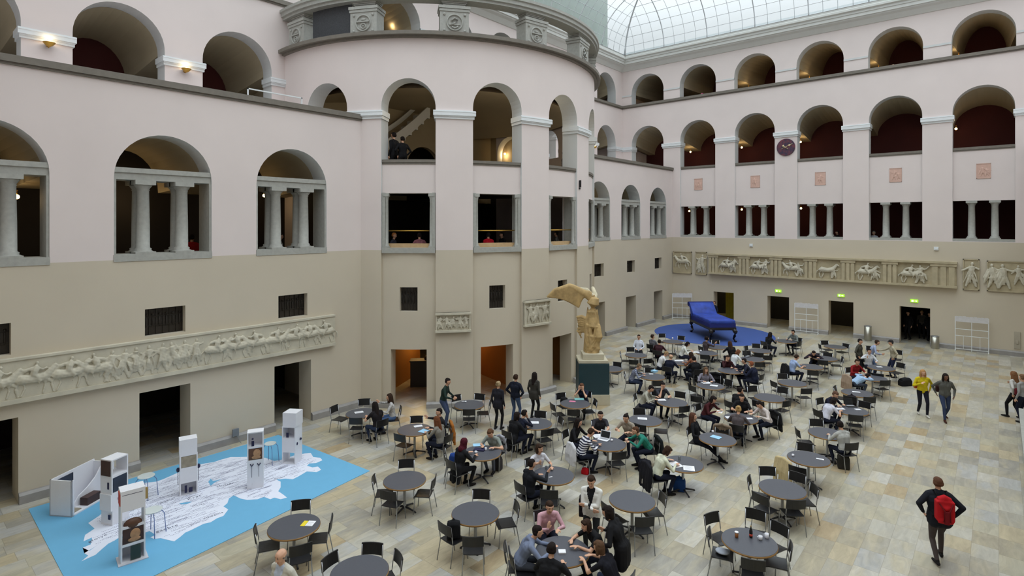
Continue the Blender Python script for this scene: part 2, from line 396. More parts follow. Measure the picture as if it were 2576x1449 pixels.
# inside the rotunda
b = MB()
for z0_, z1_, r_ in ((4.75, 5.0, 7.3), (8.7, 8.85, 7.3), (14.0, 14.2, 7.5)):
    b.lathe([(0.05, z0_), (r_, z0_), (r_, z1_), (0.05, z1_)], (RCX, RCY, 0), 64, smooth=False)
b.build('floor_rotunda', M['darkfloor'], **ST)
b = MB(); n = 48; prof = [(7.42, 11.0), (7.42, 11.9), (7.0, 12.6), (6.2, 13.2), (4.5, 13.6), (0.1, 13.8)]
rr = [[(RCX + r_ * cos(2 * pi * k / n), RCY + r_ * sin(2 * pi * k / n), z_) for k in range(n)] for r_, z_ in prof[2:]]
b.ring(rr, 0, True, True, False); b.build('ceiling_rotunda', M['vault'], **ST)
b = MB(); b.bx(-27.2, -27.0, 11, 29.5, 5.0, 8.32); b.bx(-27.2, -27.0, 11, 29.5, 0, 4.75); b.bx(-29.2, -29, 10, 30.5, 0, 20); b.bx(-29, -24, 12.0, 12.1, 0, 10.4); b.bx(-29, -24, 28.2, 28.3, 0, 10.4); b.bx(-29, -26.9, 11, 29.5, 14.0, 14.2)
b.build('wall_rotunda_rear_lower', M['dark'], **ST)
b = MB()
wall(b, fleft(-26.2), 12.0, 28.4, 8.45, 14.0, 0.3, [(16.0, 18.6, 8.45, 10.4, True, 0), (21.0, 23.6, 8.45, 10.4, True, 0)])
b.build('wall_rotunda_rear_upper', M['vault'], **ST)

# --- imposts (white bands at the springing of the arches)
def impost(pts, closed=False):
    pass
tn = [0]
def trim(mb, mats, name=None):
    tn[0] += 1; return mb.build('trim_%d' % tn[0], mats, **ST)
def impost_box(c, ext, z0, z1, fm):
    b_ = MB(); s0, s1 = ext
    for (pr, za, zb) in ((0.05, z0, z0 + 0.08), (0.085, z0 + 0.08, z0 + 0.12), (0.12, z0 + 0.12, z1 - 0.07), (0.13, z1 - 0.07, z1 - 0.03), (0.10, z1 - 0.03, z1)):
        ws = 0.05 if pr < 0.1 else 0.09
        N = max(1, int((s1 - s0) / 1.5)) if fm is FR else 1
        for k in range(N):
            u0 = s0 - (ws_a(ws) if fm is FR else ws) + 0 if k == 0 else s0 + (s1 - s0) * k / N
            u1 = s1 + (ws_a(ws) if fm is FR else ws) if k == N - 1 else s0 + (s1 - s0) * (k + 1) / N
            P = [fm(u, d, z) for z in (za, zb) for u, d in ((u0, -pr), (u1, -pr), (u1, 0.72), (u0, 0.72))]
            i = len(b_.v); b_.v += P
            for q in ((0, 1, 5, 4), (1, 2, 6, 5), (2, 3, 7, 6), (3, 0, 4, 7), (0, 3, 2, 1), (4, 5, 6, 7)):
                b_.f.append(tuple(i + t for t in q)); b_.m.append(0); b_.sm.append(False)
    trim(b_, M['white'])
def ws_a(w_): return math.degrees(w_ / RR)
FR = frot(RR)
fxl, fxu = fleft(XL), fleft(XU)
for i in range(len(allw) - 1):                       # upper left wall
    if i in (2, 6): continue
    if i in (3, 4, 5): continue
    impost_box(0, (allw[i] + 1.36, allw[i + 1] - 1.36), 12.92, 13.24, fxu)
impost_box(0, (allw[2] + 1.36, 12.0), 12.92, 13.24, fxu)
impost_box(0, (28.3, allw[7] - 1.36), 12.92, 13.24, fxu)
impost_box(0, (allw[9] + 1.36, YF - 0.01), 12.92, 13.24, fxu)
for k in range(len(FB) - 1): impost_box(0, (FB[k] + 1.34, FB[k + 1] - 1.34), 12.88, 13.24, ff)
impost_box(0, (FB[-1] + 1.34, FB[-1] + 2.7), 12.88, 13.24, ff); impost_box(0, (XU + 0.02, FB[0] - 1.36), 12.88, 13.24, ff)
for a0, a1 in zip(ANG, ANG[1:]): impost_box(0, (a0 + 7.4, a1 - 7.4), 11.16, 11.48, FR)
# thin string at the third-floor arches
def band(fm, s0, s1, z0, z1, pr, m_, curved=False):
    b_ = MB(); N = max(1, int((s1 - s0) / 1.5)) if curved else 1
    for k in range(N):
        u0 = s0 + (s1 - s0) * k / N; u1 = s0 + (s1 - s0) * (k + 1) / N
        P = [fm(u, d, z) for z in (z0, z1) for u, d in ((u0, -pr), (u1, -pr), (u1, 0.05), (u0, 0.05))]
        i = len(b_.v); b_.v += P
        for q in ((0, 1, 5, 4), (1, 2, 6, 5), (2, 3, 7, 6), (3, 0, 4, 7), (0, 3, 2, 1), (4, 5, 6, 7)):
            b_.f.append(tuple(i + t for t in q)); b_.m.append(0); b_.sm.append(False)
    return b_
for k in range(len(FB) - 1): trim(band(ff, FB[k] + 1.37, FB[k + 1] - 1.37, 17.30, 17.42, 0.04, 0), M['reveal'])
trim(band(ff, FB[-1] + 1.37, XRU, 17.30, 17.42, 0.04, 0), M['reveal'])
trim(band(ff, XU, FB[0] - 1.37, 17.30, 17.42, 0.04, 0), M['reveal'])
for i in range(3, 9): trim(band(fxu, allw[i] + 1.37, allw[i + 1] - 1.37, 17.30, 17.42, 0.04, 0), M['reveal'])
# stone ledges
def ledge(fm, s0, s1, z1, pr, t, m_='ledge', curved=False, h=0.2, dp=0.9):
    b_ = MB(); N = max(1, int((s1 - s0) / 1.5)) if curved else 1
    for (p_, za, zb) in ((pr * 0.45, z1 - h - 0.05, z1 - h + 0.02), (pr, z1 - h + 0.02, z1)):
        for k in range(N):
            u0 = s0 + (s1 - s0) * k / N; u1 = s0 + (s1 - s0) * (k + 1) / N
            P = [fm(u, d, z) for z in (za, zb) for u, d in ((u0, -p_), (u1, -p_), (u1, dp), (u0, dp))]
            i = len(b_.v); b_.v += P
            for q in ((0, 1, 5, 4), (1, 2, 6, 5), (2, 3, 7, 6), (3, 0, 4, 7), (0, 3, 2, 1), (4, 5, 6, 7)):
                b_.f.append(tuple(i + t for t in q)); b_.m.append(0); b_.sm.append(False)
    trim(b_, M[m_])
ledge(fxl, YN, RCY - 7.28, 11.34, 0.10, 0)
ledge(fxl, RCY + 7.28, YF, 11.34, 0.10, 0)
ledge(ff, XU, XRU, 16.60, 0.12, 0, dp=0.3)
ledge(fxu, 12.1, YF - 0.02, 16.60, 0.12, 0, dp=0.3)
ledge(fxu, YN, 12.1, 16.60, 0.12, 0, dp=0.3)
ledge(FR, -106, 106, 14.46, 0.30, 0, curved=True, h=0.16, dp=0.7)
for xc in FB[1:]: ledge(ffar(YF + 0.13), xc - 1.33, xc + 1.33, 11.38, 0.05, 0, h=0.16, dp=0.5)
for a in ANG[2:-2]: ledge(frot(RR - 0.11), a - 7.4, a + 7.4, 9.58, 0.06, 0, curved=True, h=0.13, dp=0.6)
# skirting stone, with gaps at the doors
def skirt(fm, runs, n0, curved=False, h=0.27, pr=0.13):
    for (s0, s1) in runs:
        b_ = MB(); N = max(1, int((s1 - s0) / 2)) if curved else 1
        for k in range(N):
            u0 = s0 + (s1 - s0) * k / N; u1 = s0 + (s1 - s0) * (k + 1) / N
            pts = [(-pr, 0), (-pr, h - 0.06), (-pr + 0.06, h), (0.02, h), (0.02, 0)]
            A = [fm(u0, d, z) for d, z in pts]; B = [fm(u1, d, z) for d, z in pts]
            b_.ring([A, B], 0, False, True, True)
        n0[0] += 1
        b_.build('baseboard_%s' % n0[1] + ('' if n0[0] == 1 else '.%03d' % n0[0]), M['skirt'], **ST)
ys = [YN] + [v for yc in LW[:3] for v in (yc - 0.68, yc + 0.68)] + [RCY - 7.3]
skirt(fxl, list(zip(ys[0::2], ys[1::2])), [0, 'left'])
ys = [RCY + 7.3] + [v for yc in LW[3:] for v in (yc - 0.68, yc + 0.68)] + [YF]
skirt(fxl, list(zip(ys[0::2], ys[1::2])), [0, 'left_rear'])
xs = [XL] + [v for p in sd for v in p] + [XR]
skirt(ff, list(zip(xs[0::2], xs[1::2])), [0, 'far'])
sk = [-62]
for a in ANG[2:-2]: sk += [a - 4.95, a + 4.95]
sk += [62]
skirt(FR, list(zip(sk[0::2], sk[1::2])), [0, 'rotunda'], True, 0.22, 0.12)
# door returns: the skirting turns into each doorway on the left
# --- cornice and glass roof
CXW = [(XU, YN), (XRU, YN), (XRU, YF), (XU, YF)]
def loop(ins, z):
    return [(XU + ins, YN + ins, z), (XRU - ins, YN + ins, z), (XRU - ins, YF - ins, z), (XU + ins, YF - ins, z)]
b = MB()
prof = [(-0.05, 19.3), (0.0, 19.34), (0.06, 19.36), (0.12, 19.44), (0.26, 19.62), (0.42, 19.72), (0.44, 19.78), (0.52, 19.80), (0.52, 19.98), (0.57, 20.0), (0.57, 20.12), (0.68, 20.18), (0.68, 20.30), (0.60, 20.36), (0.60, 20.52), (0.5, 20.54), (-0.3, 20.54), (-0.3, 20.3)]
b.ring([loop(i_, z_) for i_, z_ in prof], 0, False, True, False)
b.build('trim_cornice', M['cornice'], **ST)
GA, GB, G0, GZ = 5.2, 3.7, 0.62, 20.52
def gz_(s): 
    s = min(s, GA); return GZ + GB * sqrt(max(0, 1 - (1 - s / GA) ** 2))
NS = 9
arc = [(GA * (1 - cos(pi / 2 * k / NS)), GZ + GB * sin(pi / 2 * k / NS)) for k in range(NS + 1)]
gl = MB()
gl.ring([loop(G0 + s_, z_) for s_, z_ in arc] , 0, True, True, False)
gl.poly(loop(G0 + GA, GZ + GB), 0)
ribs = MB()
for k, (s_, z_) in enumerate(arc):
    L_ = loop(G0 + s_, z_ - 0.02)
    for q in range(4): ribs.tube([L_[q], L_[(q + 1) % 4]], 0.018, 4)
for q in range(4):
    ribs.tube([loop(G0 + s_, z_ - 0.03)[q] for s_, z_ in arc], 0.06, 6)
step = 0.83
def meridian(p, side, rad):
    pts = []
    for k in range(25):
        t = pi / 2 * k / 24; s_ = GA * (1 - cos(t)); z_ = GZ + GB * sin(t) - 0.03
        if side in (0, 2):
            if min(p - (XU + G0), (XRU - G0) - p) < s_: break
            pts.append((p, YF - G0 - s_ if side == 2 else YN + G0 + s_, z_))
        else:
            if min(p - (YN + G0), (YF - G0) - p) < s_: break
            pts.append((XU + G0 + s_ if side == 3 else XRU - G0 - s_, p, z_))
    if len(pts) > 1: ribs.tube(pts, rad, 4)
for i in range(1, 34):
    p = XU + G0 + step * i
    if p < XRU - G0:
        for sd_ in (0, 2): meridian(p, sd_, 0.038 if i % 4 == 0 else 0.016)
for i in range(1, 49):
    p = YN + G0 + step * i
    if p < YF - G0:
        for sd_ in (1, 3): meridian(p, sd_, 0.038 if i % 4 == 0 else 0.016)
xa, xb, ya, yb, zt = XU + G0 + GA, XRU - G0 - GA, YN + G0 + GA, YF - G0 - GA, GZ + GB - 0.03
v_ = xa
while v_ < xb: ribs.tube([(v_, ya, zt), (v_, yb, zt)], 0.03, 4); v_ += step
v_ = ya
while v_ < yb: ribs.tube([(xa, v_, zt), (xb, v_, zt)], 0.03, 4); v_ += step
M['rib'] = mat('glazing_bars', (196, 200, 204), 0.5, 0.02)
def glass_mat():
    m = bpy.data.materials.new('skylight_glass'); m.use_nodes = True; n = m.node_tree; n.nodes.clear()
    tr = n.nodes.new('ShaderNodeBsdfTransparent'); tr.inputs[0].default_value = (0.88, 0.93, 0.94, 1)
    tl = n.nodes.new('ShaderNodeBsdfTranslucent'); tl.inputs[0].default_value = (0.9, 0.94, 0.95, 1)
    gs = n.nodes.new('ShaderNodeBsdfGlossy'); gs.inputs['Roughness'].default_value = 0.25
    m1 = n.nodes.new('ShaderNodeMixShader'); m1.inputs[0].default_value = 0.10
    m2 = n.nodes.new('ShaderNodeMixShader'); m2.inputs[0].default_value = 0.05
    o = n.nodes.new('ShaderNodeOutputMaterial')
    n.links.new(tr.outputs[0], m1.inputs[1]); n.links.new(tl.outputs[0], m1.inputs[2])
    n.links.new(m1.outputs[0], m2.inputs[1]); n.links.new(gs.outputs[0], m2.inputs[2]); n.links.new(m2.outputs[0], o.inputs[0])
    return m
M['glass'] = glass_mat()
ro = ribs.build('ceiling', M['rib'], **ST)
gl.build('glazing', M['glass'], ro)
# neighbouring roofs seen dimly through the glass
b = MB(); b.bx(-33, -29, -5, 48, 18, 33); b.build('wall_outer_left', mat('weathered_cladding', (128, 140, 132), 0.9, 0.1, 1), **ST)
b = MB(); b.bx(-34, 8, 47.5, 50, 18, 23.2); b.build('wall_outer_far', mat('outer_roof_band', (206, 214, 218), 0.9, 0.05, 1), **ST)
# ================================================================ windows, stonework, fittings
wn_ = [0]
def col_profile(h, r):
    return [(r * 1.45, 0), (r * 1.45, 0.07), (r * 1.2, 0.09), (r * 1.25, 0.14), (r, 0.17), (r * 0.98, h * 0.4), (r * 0.88, h - 0.3), (r * 0.98, h - 0.28), (r * 0.9, h - 0.25), (r * 1.3, h - 0.15), (r * 1.35, h - 0.13)]
def column(parent, p, h, r, seg=18, name='column', m_='stone', rz=0):
    b_ = MB(); b_.lathe(col_profile(h, r), p, seg)
    q = r * 1.5; b_.box((p[0], p[1], p[2] + h - 0.065), (q * 2, q * 2, 0.13), 0, (0, 0, rz))
    b_.box((p[0], p[1], p[2] + 0.03), (q * 2, q * 2, 0.06), 0, (0, 0, rz))
    return b_.build(name, M[m_], parent)
for yc in LW:                                   # arched windows of the left wall
    wn_[0] += 1; w_ = empty('window_%d' % wn_[0], (XL, yc, 6.12), kind='structure')
    b_ = MB(); b_.bx(-0.86, 0.02, -1.31, 1.31, -0.10, 0.10); b_.build('window_sill', M['stone'], w_)
    b_ = MB(); b_.bx(-0.82, -0.06, -1.3, 1.3, 2.24, 2.44); b_.bx(-0.82, -0.02, -1.3, 1.3, 2.44, 2.58)
    b_.build('lintel', M['stone'], w_)
    for s in (-1, 1):
        for d in (-0.24, -0.68): column(w_, (d, 0.52 * s, 0.10), 2.14, 0.175)
    b_ = MB(); b_.bx(-0.84, -0.03, -1.3, -1.24, 0.1, 2.24); b_.bx(-0.84, -0.03, 1.24, 1.3, 0.1, 2.24); b_.build('jamb', M['stone'], w_)
for xc in FB[1:]:                               # flat windows of the far wall
    wn_[0] += 1; w_ = empty('window_%d' % wn_[0], (xc, YF + 0.13, 6.1), kind='structure')
    b_ = MB(); b_.bx(-1.33, 1.33, -0.10, 0.55, -0.02, 0.14); b_.build('window_sill', M['stone'], w_)
    for s in (-1, 1):
        for d in (0.2, 0.48): column(w_, (0.50 * s, d, 0.14), 2.14, 0.165)
for a in ANG[2:-2]:                             # rotunda windows with slender corner columns and a rail
    c = Vector((RCX + (RR - 0.11) * cos(R(a)), RCY + (RR - 0.11) * sin(R(a)), 6.1))
    wn_[0] += 1; w_ = empty('window_%d' % wn_[0], c, R(a), kind='structure')
    hw = 1.03
    b_ = MB(); b_.bx(-0.6, 0.07, -hw, hw, -0.14, 0.06); b_.build('window_sill', M['stone'], w_)
    for s in (-1, 1):
        b_ = MB(); b_.bx(-0.58, 0.0, s * hw, s * (hw - 0.12), 0.06, 2.2); b_.build('jamb', M['stone'], w_)
        column(w_, (-0.08, s * (hw - 0.16), 0.06), 2.12, 0.07, 12)
    b_ = MB(); b_.bx(-0.5, -0.2, -hw + 0.14, hw - 0.14, 0.06, 0.22); b_.build('timber_shelf', mat('pale_timber', (190, 160, 120), 0.5, 0.1, 8), w_)
    b_ = MB(); b_.tube([(-0.15, -hw + 0.12, 0.72), (-0.15, hw - 0.12, 0.72)], 0.025); b_.build('handrail', M['brass'], w_)
# grilles in the small square openings
def grille(loc, w_, h_, rz):
    g_ = MB(); g_.box((0, 0.02, 0), (w_, 0.03, h_))
    n = 6
    for k in range(n + 1):
        x = -w_ / 2 + w_ * k / n
        g_.box((x, -0.01, 0), (0.02, 0.03, h_))
    for k in range(4): g_.box((0, -0.01, -h_ / 2 + h_ * k / 3), (w_, 0.03, 0.02))
    for k in range(n):
        x = -w_ / 2 + w_ * (k + 0.5) / n
        g_.ball((x, -0.02, h_ * 0.25), 0.035, seg=6, rings=4); g_.tube([(x, -0.02, h_ * 0.18), (x, -0.02, -h_ * 0.2)], 0.022, 5)
    o = g_.build('window_%d' % (wn_[0] + 1), M['iron'], loc=loc, **ST); wn_[0] += 1
    o.rotation_euler = (0, 0, rz)
for yc in LW: grille((XL - 0.25, yc, 4.2), 1.08, 0.8, pi / 2)
for a in ANG[2:-2]:
    rr_ = RR - 0.35; grille((RCX + rr_ * cos(R(a)), RCY + rr_ * sin(R(a)), 4.165), 0.7, 0.93, R(a) + pi / 2)

# --- stone piers, beam and parapet on top of the rotunda
b_ = MB()
N = 80
def arcring(prof, a0, a1, n):
    b = MB()
    rr = []
    for k in range(n + 1):
        t = R(a0 + (a1 - a0) * k / n)
        rr.append([(RCX + r_ * cos(t), RCY + r_ * sin(t), z_) for r_, z_ in prof])
    b.ring(rr, 0, False, True, True)
    return b
trim(arcring([(7.72, 15.76), (8.28, 15.76), (8.28, 15.86), (8.36, 15.88), (8.36, 16.02), (8.42, 16.05), (8.42, 16.16), (7.70, 16.16)], -95, 95, 90), M['stone'])
PA = [-87.5, -62.5, -37.5, -12.5, 12.5, 37.5, 62.5, 87.5]
def medallion(parent, kind, r0, m_):
    b = MB(); n = 26
    b.ring([[(r_ * cos(2 * pi * k / n), y_, r_ * sin(2 * pi * k / n)) for k in range(n)] for r_, y_ in ((r0 * 1.0, 0.0), (r0 * 0.98, -0.05), (r0 * 0.86, -0.05), (r0 * 0.84, -0.01))], 0, True, True, False)
    if kind == 0:       # bar above a small ring
        b.box((0, -0.04, r0 * 0.15), (r0 * 1.6, 0.05, 0.045)); b.ring([[(q * cos(2 * pi * k / 16), y_, -r0 * 0.38 + q * sin(2 * pi * k / 16)) for k in range(16)] for q, y_ in ((r0 * 0.4, 0), (r0 * 0.36, -0.05), (r0 * 0.25, -0.05), (r0 * 0.2, 0))], 0, True, True, False)
        b.ball((0, -0.02, r0 * 0.42), r0 * 0.22, 0, 10, 6, (1.4, 0.3, 0.6)); b.ball((0, -0.03, -r0 * 0.38), r0 * 0.12, 0, 8, 5)
    elif kind == 1:     # beast
        b.tube([(-r0 * 0.45, -0.02, r0 * 0.3), (-r0 * 0.2, -0.04, r0 * 0.55), (r0 * 0.05, -0.05, r0 * 0.25), (-r0 * 0.3, -0.05, -r0 * 0.1), (-r0 * 0.1, -0.05, -r0 * 0.3), (r0 * 0.5, -0.05, -r0 * 0.25), (r0 * 0.6, -0.03, r0 * 0.2)], 0.04, 6)
        b.box((0, -0.03, -r0 * 0.42), (r0 * 1.2, 0.04, 0.04)); b.ball((r0 * 0.35, -0.02, r0 * 0.35), 0.05, 0, 7, 4)
        b.ball((0, -0.03, -r0 * 0.62), 0.05, 0, 7, 4)
    else:               # bird with scroll
        b.tube([(-r0 * 0.4, -0.03, 0.05), (0, -0.05, r0 * 0.5), (r0 * 0.35, -0.05, 0.1), (0, -0.05, -r0 * 0.1), (-r0 * 0.4, -0.04, -0.1)], 0.035, 6)
        b.box((0, -0.03, -r0 * 0.25), (r0 * 1.3, 0.04, 0.04)); b.tube([(-r0 * 0.3, -0.03, -r0 * 0.5), (0, -0.05, -r0 * 0.7), (r0 * 0.4, -0.04, -r0 * 0.45)], 0.03, 5)
    for sx in (-1, 1):
        for sz in (-1, 1):
            b.ball((sx * 0.40, -0.015, sz * 0.31), 0.055, 0, 7, 4)
    o = b.build('medallion', M[m_], parent); return o
for i, a in enumerate(PA):
    t = R(a); w_ = empty('trim_pier', (RCX + 8.2 * cos(t), RCY + 8.2 * sin(t), 14.46), t + pi / 2, kind='structure')
    # local: -y is out of the rotunda
    b_ = MB(); b_.bx(-0.56, 0.56, 0.0, 0.62, 0, 0.86)
    b_.build('pier_block', M['stone'], w_)
    b_ = MB()
    for (e_, z0_, z1_) in ((0.03, 0.86, 0.96), (0.055, 0.97, 1.08)): b_.bx(-0.56 - e_, 0.56 + e_, -e_, 0.62 + e_, z0_, z1_)
    for k in range(6):
        q = k / 5; ww = 0.40 + 0.16 * q; b_.bx(-ww, ww, 0.14 - 0.14 * q, 0.60, 1.08 + 0.05 * k, 1.08 + 0.05 * k + 0.043)
    b_.build('pier_capital', M['stone'], w_)
    md = medallion(w_, i % 3 if i != 1 else 0, 0.33, 'stone'); md.location = (0, 0.0, 0.43)
    if i == 2: 
        pass
# dark netting panel beside the first pier
b_ = MB(); t0_, t1_ = -81.5, -67
P = [(RCX + 8.0 * cos(R(t0_ + (t1_ - t0_) * k / 6)), RCY + 8.0 * sin(R(t0_ + (t1_ - t0_) * k / 6))) for k in range(7)]
for a, c in zip(P, P[1:]): b_.poly([(a[0], a[1], 14.46), (c[0], c[1], 14.46), (c[0], c[1], 15.76), (a[0], a[1], 15.76)])
o = b_.build('safety_screen', mat('speckled_dark_mesh', (62, 64, 68), 0.7, 0.45, 40))
so = o.modifiers.new('thick', 'SOLIDIFY'); so.thickness = 0.02
tag(o, 'dark speckled mesh screen filling the first opening of the stone gallery', 'screen')
b_ = MB()
for k in range(9): b_.ball((0, 0.12 * k, 0.92 + 0.04 * (k % 2)), 0.05, 0, 6, 4)
b_.tube([(0, -0.05, 0.85), (0, 1.05, 0.85)], 0.03, 6); b_.tube([(0, -0.05, 1.0), (0, 1.05, 1.0)], 0.025, 6)
for k in range(5): b_.tube([(0, 0.25 * k, 0), (0, 0.25 * k, 0.87)], 0.02, 5)
o = b_.build('handrail', M['white'], loc=(RCX + 5.9, RCY - 4.9, 14.2)); o.rotation_euler = (0, 0, 0.9)
tag(o, 'white ornamental railing on the roof terrace behind the stone piers', 'railing')

# --- reliefs
def figure(b, u, v, h, d=0.05, rnd=random):
    """small carved standing person at (u, v) of height h; the panel plane is local xz, -y outwards"""
    q = lambda a, c, dd=1.0: (u + a * h, -d * dd, v + c * h)
    l = rnd.uniform(-0.08, 0.08); s = rnd.choice((-1, 1))
    b.ball(q(l, 0.9), h * 0.064, 0, 8, 6, (0.85, 1, 1.15))
    for k in range(5):
        a0 = rnd.uniform(-0.15, 0.15); b.tube([q(a0 * 0.6, 0.62, 1.5), q(a0, 0.42, 1.6), q(a0 * 1.6 + rnd.uniform(-.05, .05), 0.16, 1.1)], [h * 0.02, h * 0.028, h * 0.015], 5)
    b.tube([q(l * 0.8, 0.82), q(l * 0.5, 0.66), q(0, 0.48)], [h * 0.10, h * 0.105, h * 0.085], 7)
    b.tube([q(0, 0.5), q(0.1 * s, 0.26), q(0.13 * s + rnd.uniform(-.05, .05), 0.02)], [h * 0.085, h * 0.06, h * 0.035], 6)
    b.tube([q(0, 0.5), q(-0.09 * s, 0.25), q(-0.16 * s, 0.02)], [h * 0.085, h * 0.06, h * 0.035], 6)
    a1 = rnd.uniform(-0.1, 0.35); a2 = rnd.uniform(-0.2, 0.3)
    b.tube([q(l + 0.1, 0.76), q(0.24, 0.66 + a1 * 0.4), q(0.34 + rnd.uniform(-.1, .05), 0.66 + a1)], [h * 0.045, h * 0.04, h * 0.03], 5)
    b.tube([q(l - 0.1, 0.76), q(-0.22, 0.64 + a2 * 0.4), q(-0.3, 0.6 + a2)], [h * 0.045, h * 0.04, h * 0.03], 5)
    if rnd.random() < 0.85: b.tube([q(-0.12, 0.7), q(-0.2 * s, 0.45), q(-0.28 * s, 0.2)], [h * 0.05, h * 0.08, h * 0.03], 5)
def horse(b, u, v, h, s=1, d=0.06, rider=True, rnd=random):
    q = lambda a, c, dd=1.0: (u + s * a * h, -d * dd, v + c * h)
    b.tube([q(-0.42, 0.5), q(-0.3, 0.56), q(0, 0.52), q(0.25, 0.56), q(0.34, 0.6)], [h * 0.08, h * 0.15, h * 0.13, h * 0.14, h * 0.1], 8)
    b.tube([q(0.3, 0.6), q(0.44, 0.76), q(0.5, 0.88)], [h * 0.12, h * 0.085, h * 0.05], 7)
    b.tube([q(0.48, 0.88), q(0.62, 0.76)], [h * 0.06, h * 0.035], 6)
    for (x0, k1, f1) in ((-0.34, (-0.42, 0.28), (-0.36, 0.04)), (-0.26, (-0.2, 0.28), (-0.3, 0.04)), (0.28, (0.42, 0.36), (0.46, 0.14)), (0.24, (0.26, 0.26), (0.2, 0.04))):
        b.tube([q(x0, 0.48), q(*k1), q(*f1)], [h * 0.075, h * 0.04, h * 0.03], 6)
    b.tube([q(-0.42, 0.55), q(-0.56, 0.42), q(-0.56, 0.2)], [h * 0.03, h * 0.04, h * 0.015], 5)
    if rider:
        b.tube([q(-0.02, 0.62, 1.3), q(0.02, 0.78, 1.3), q(0.06, 0.92, 1.3)], [h * 0.09, h * 0.1, h * 0.05], 7); b.ball(q(0.08, 0.99, 1.2), h * 0.052, 0, 7, 5); b.tube([q(-0.02, 0.86, 1.2), q(-0.2, 0.8, 1.1), q(-0.34, 0.7, 0.9)], [h * 0.05, h * 0.06, h * 0.03], 6)
        b.tube([q(0.02, 0.64, 1.5), q(0.14, 0.46, 1.5), q(0.08, 0.28, 1.5)], [h * 0.06, h * 0.05, h * 0.03], 6)
        b.tube([q(0.06, 0.88, 1.3), q(0.2, 0.78, 1.3), q(0.32, 0.82, 1.2)], h * 0.035, 5)
rl = random.Random(3)
def reliefmesh(parent, b, m_='plaster'):
    """carvings are worked into one crumbly low relief"""
    me = remesh(b, 'carving', 0.019, 2); n = len(me.vertices); c = np.empty(n * 3, np.float32); me.vertices.foreach_get('co', c); c = c.reshape(-1, 3)
    y0 = c[:, 1].max(); c[:, 1] = y0 + (c[:, 1] - y0) * 0.8
    c[:, 1] += 0.004 * np.sin(c[:, 0] * 61 + c[:, 2] * 23) * np.sin(c[:, 2] * 47 - c[:, 0] * 19); c[:, 0] += 0.002 * np.sin(c[:, 2] * 70); me.vertices.foreach_set('co', c.ravel()); me.update()
    me.materials.append(M[m_]); o = bpy.data.objects.new('carving', me); COL.objects.link(o); o.parent = parent; return o
# long frieze on the left wall (local x runs along the wall, -y towards the hall)
fr = empty('plaster_frieze', (XL, YN, 2.60), pi / 2, 'long pale plaster frieze of riders and draped figures on the left wall', 'frieze')
LEN = 11.63 - YN
b_ = MB(); b_.bx(0, LEN, -0.13, 0, 0.0, 1.08); b_.bx(0, LEN, -0.17, 0, 1.06, 1.12); b_.bx(0, LEN, -0.17, -0.13, -0.02, 0.09); b_.build('slab', M['plaster'], fr)
b_ = MB(); u = 0.3
while u < LEN - 0.5:
    k = rl.random()
    if 5.2 < u < 7.6 or k < 0.3: figure(b_, u, 0.10, 0.90, 0.15, rl); u += rl.uniform(0.26, 0.36)
    else: horse(b_, u + 0.35, 0.08, 0.86, rl.choice((1, 1, -1)), 0.16, True, rl); (figure(b_, u + 0.1, 0.1, rl.uniform(0.6, 0.86), 0.12, rl) if rl.random() < 0.5 else None); u += rl.uniform(0.55, 0.72)
reliefmesh(fr, b_)
def panel(name, loc, rz, w_, h_, label, cat='relief', depth=0.10, m1='plaster', m2='plaster', edge=0.05, draw=None, group=None, ledge_=False):
    o = empty(name, loc, rz, label, cat, group)
    b = MB(); b.bx(-w_ / 2, w_ / 2, -depth * 0.5, 0.01, 0, h_)
    for (x0, x1, z0, z1) in ((-w_ / 2, w_ / 2, 0, edge), (-w_ / 2, w_ / 2, h_ - edge, h_), (-w_ / 2, -w_ / 2 + edge, 0, h_), (w_ / 2 - edge, w_ / 2, 0, h_)):
        b.bx(x0, x1, -depth, 0, z0, z1)
    if ledge_: b.bx(-w_ / 2 - 0.02, w_ / 2 + 0.02, -depth - 0.06, 0, 0, edge * 1.6); b.bx(-w_ / 2 - 0.02, w_ / 2 + 0.02, -depth - 0.06, 0, h_ - edge * 1.6, h_)
    b.build('frame', M[m1], o)
    if draw:
        c = MB(); draw(c); reliefmesh(o, c, m2)
    return o
def on_rot(a, R0, z): return (RCX + R0 * cos(R(a)), RCY + R0 * sin(R(a)), z)
def d1(c):
    for k in range(5): figure(c, -0.5 + 0.25 * k, 0.08, 0.58, 0.09, rl)
def d2(c):
    for k in range(3): figure(c, -0.38 + 0.38 * k, 0.1, 0.85, 0.09, rl)
    figure(c, -0.1, 0.1, 0.5, 0.11, rl)
panel('plaster_relief', on_rot(-37.9, RR, 2.9), R(-37.9) + pi / 2, 1.34, 0.76, 'wide low plaster relief on the rounded tower, right of its first doorway', draw=d1, ledge_=True)
panel('plaster_relief', on_rot(-12.4, RR, 2.9), R(-12.4) + pi / 2, 1.36, 1.05, 'taller squarish plaster relief on the rounded tower behind the winged sculpture', draw=d2, ledge_=True)
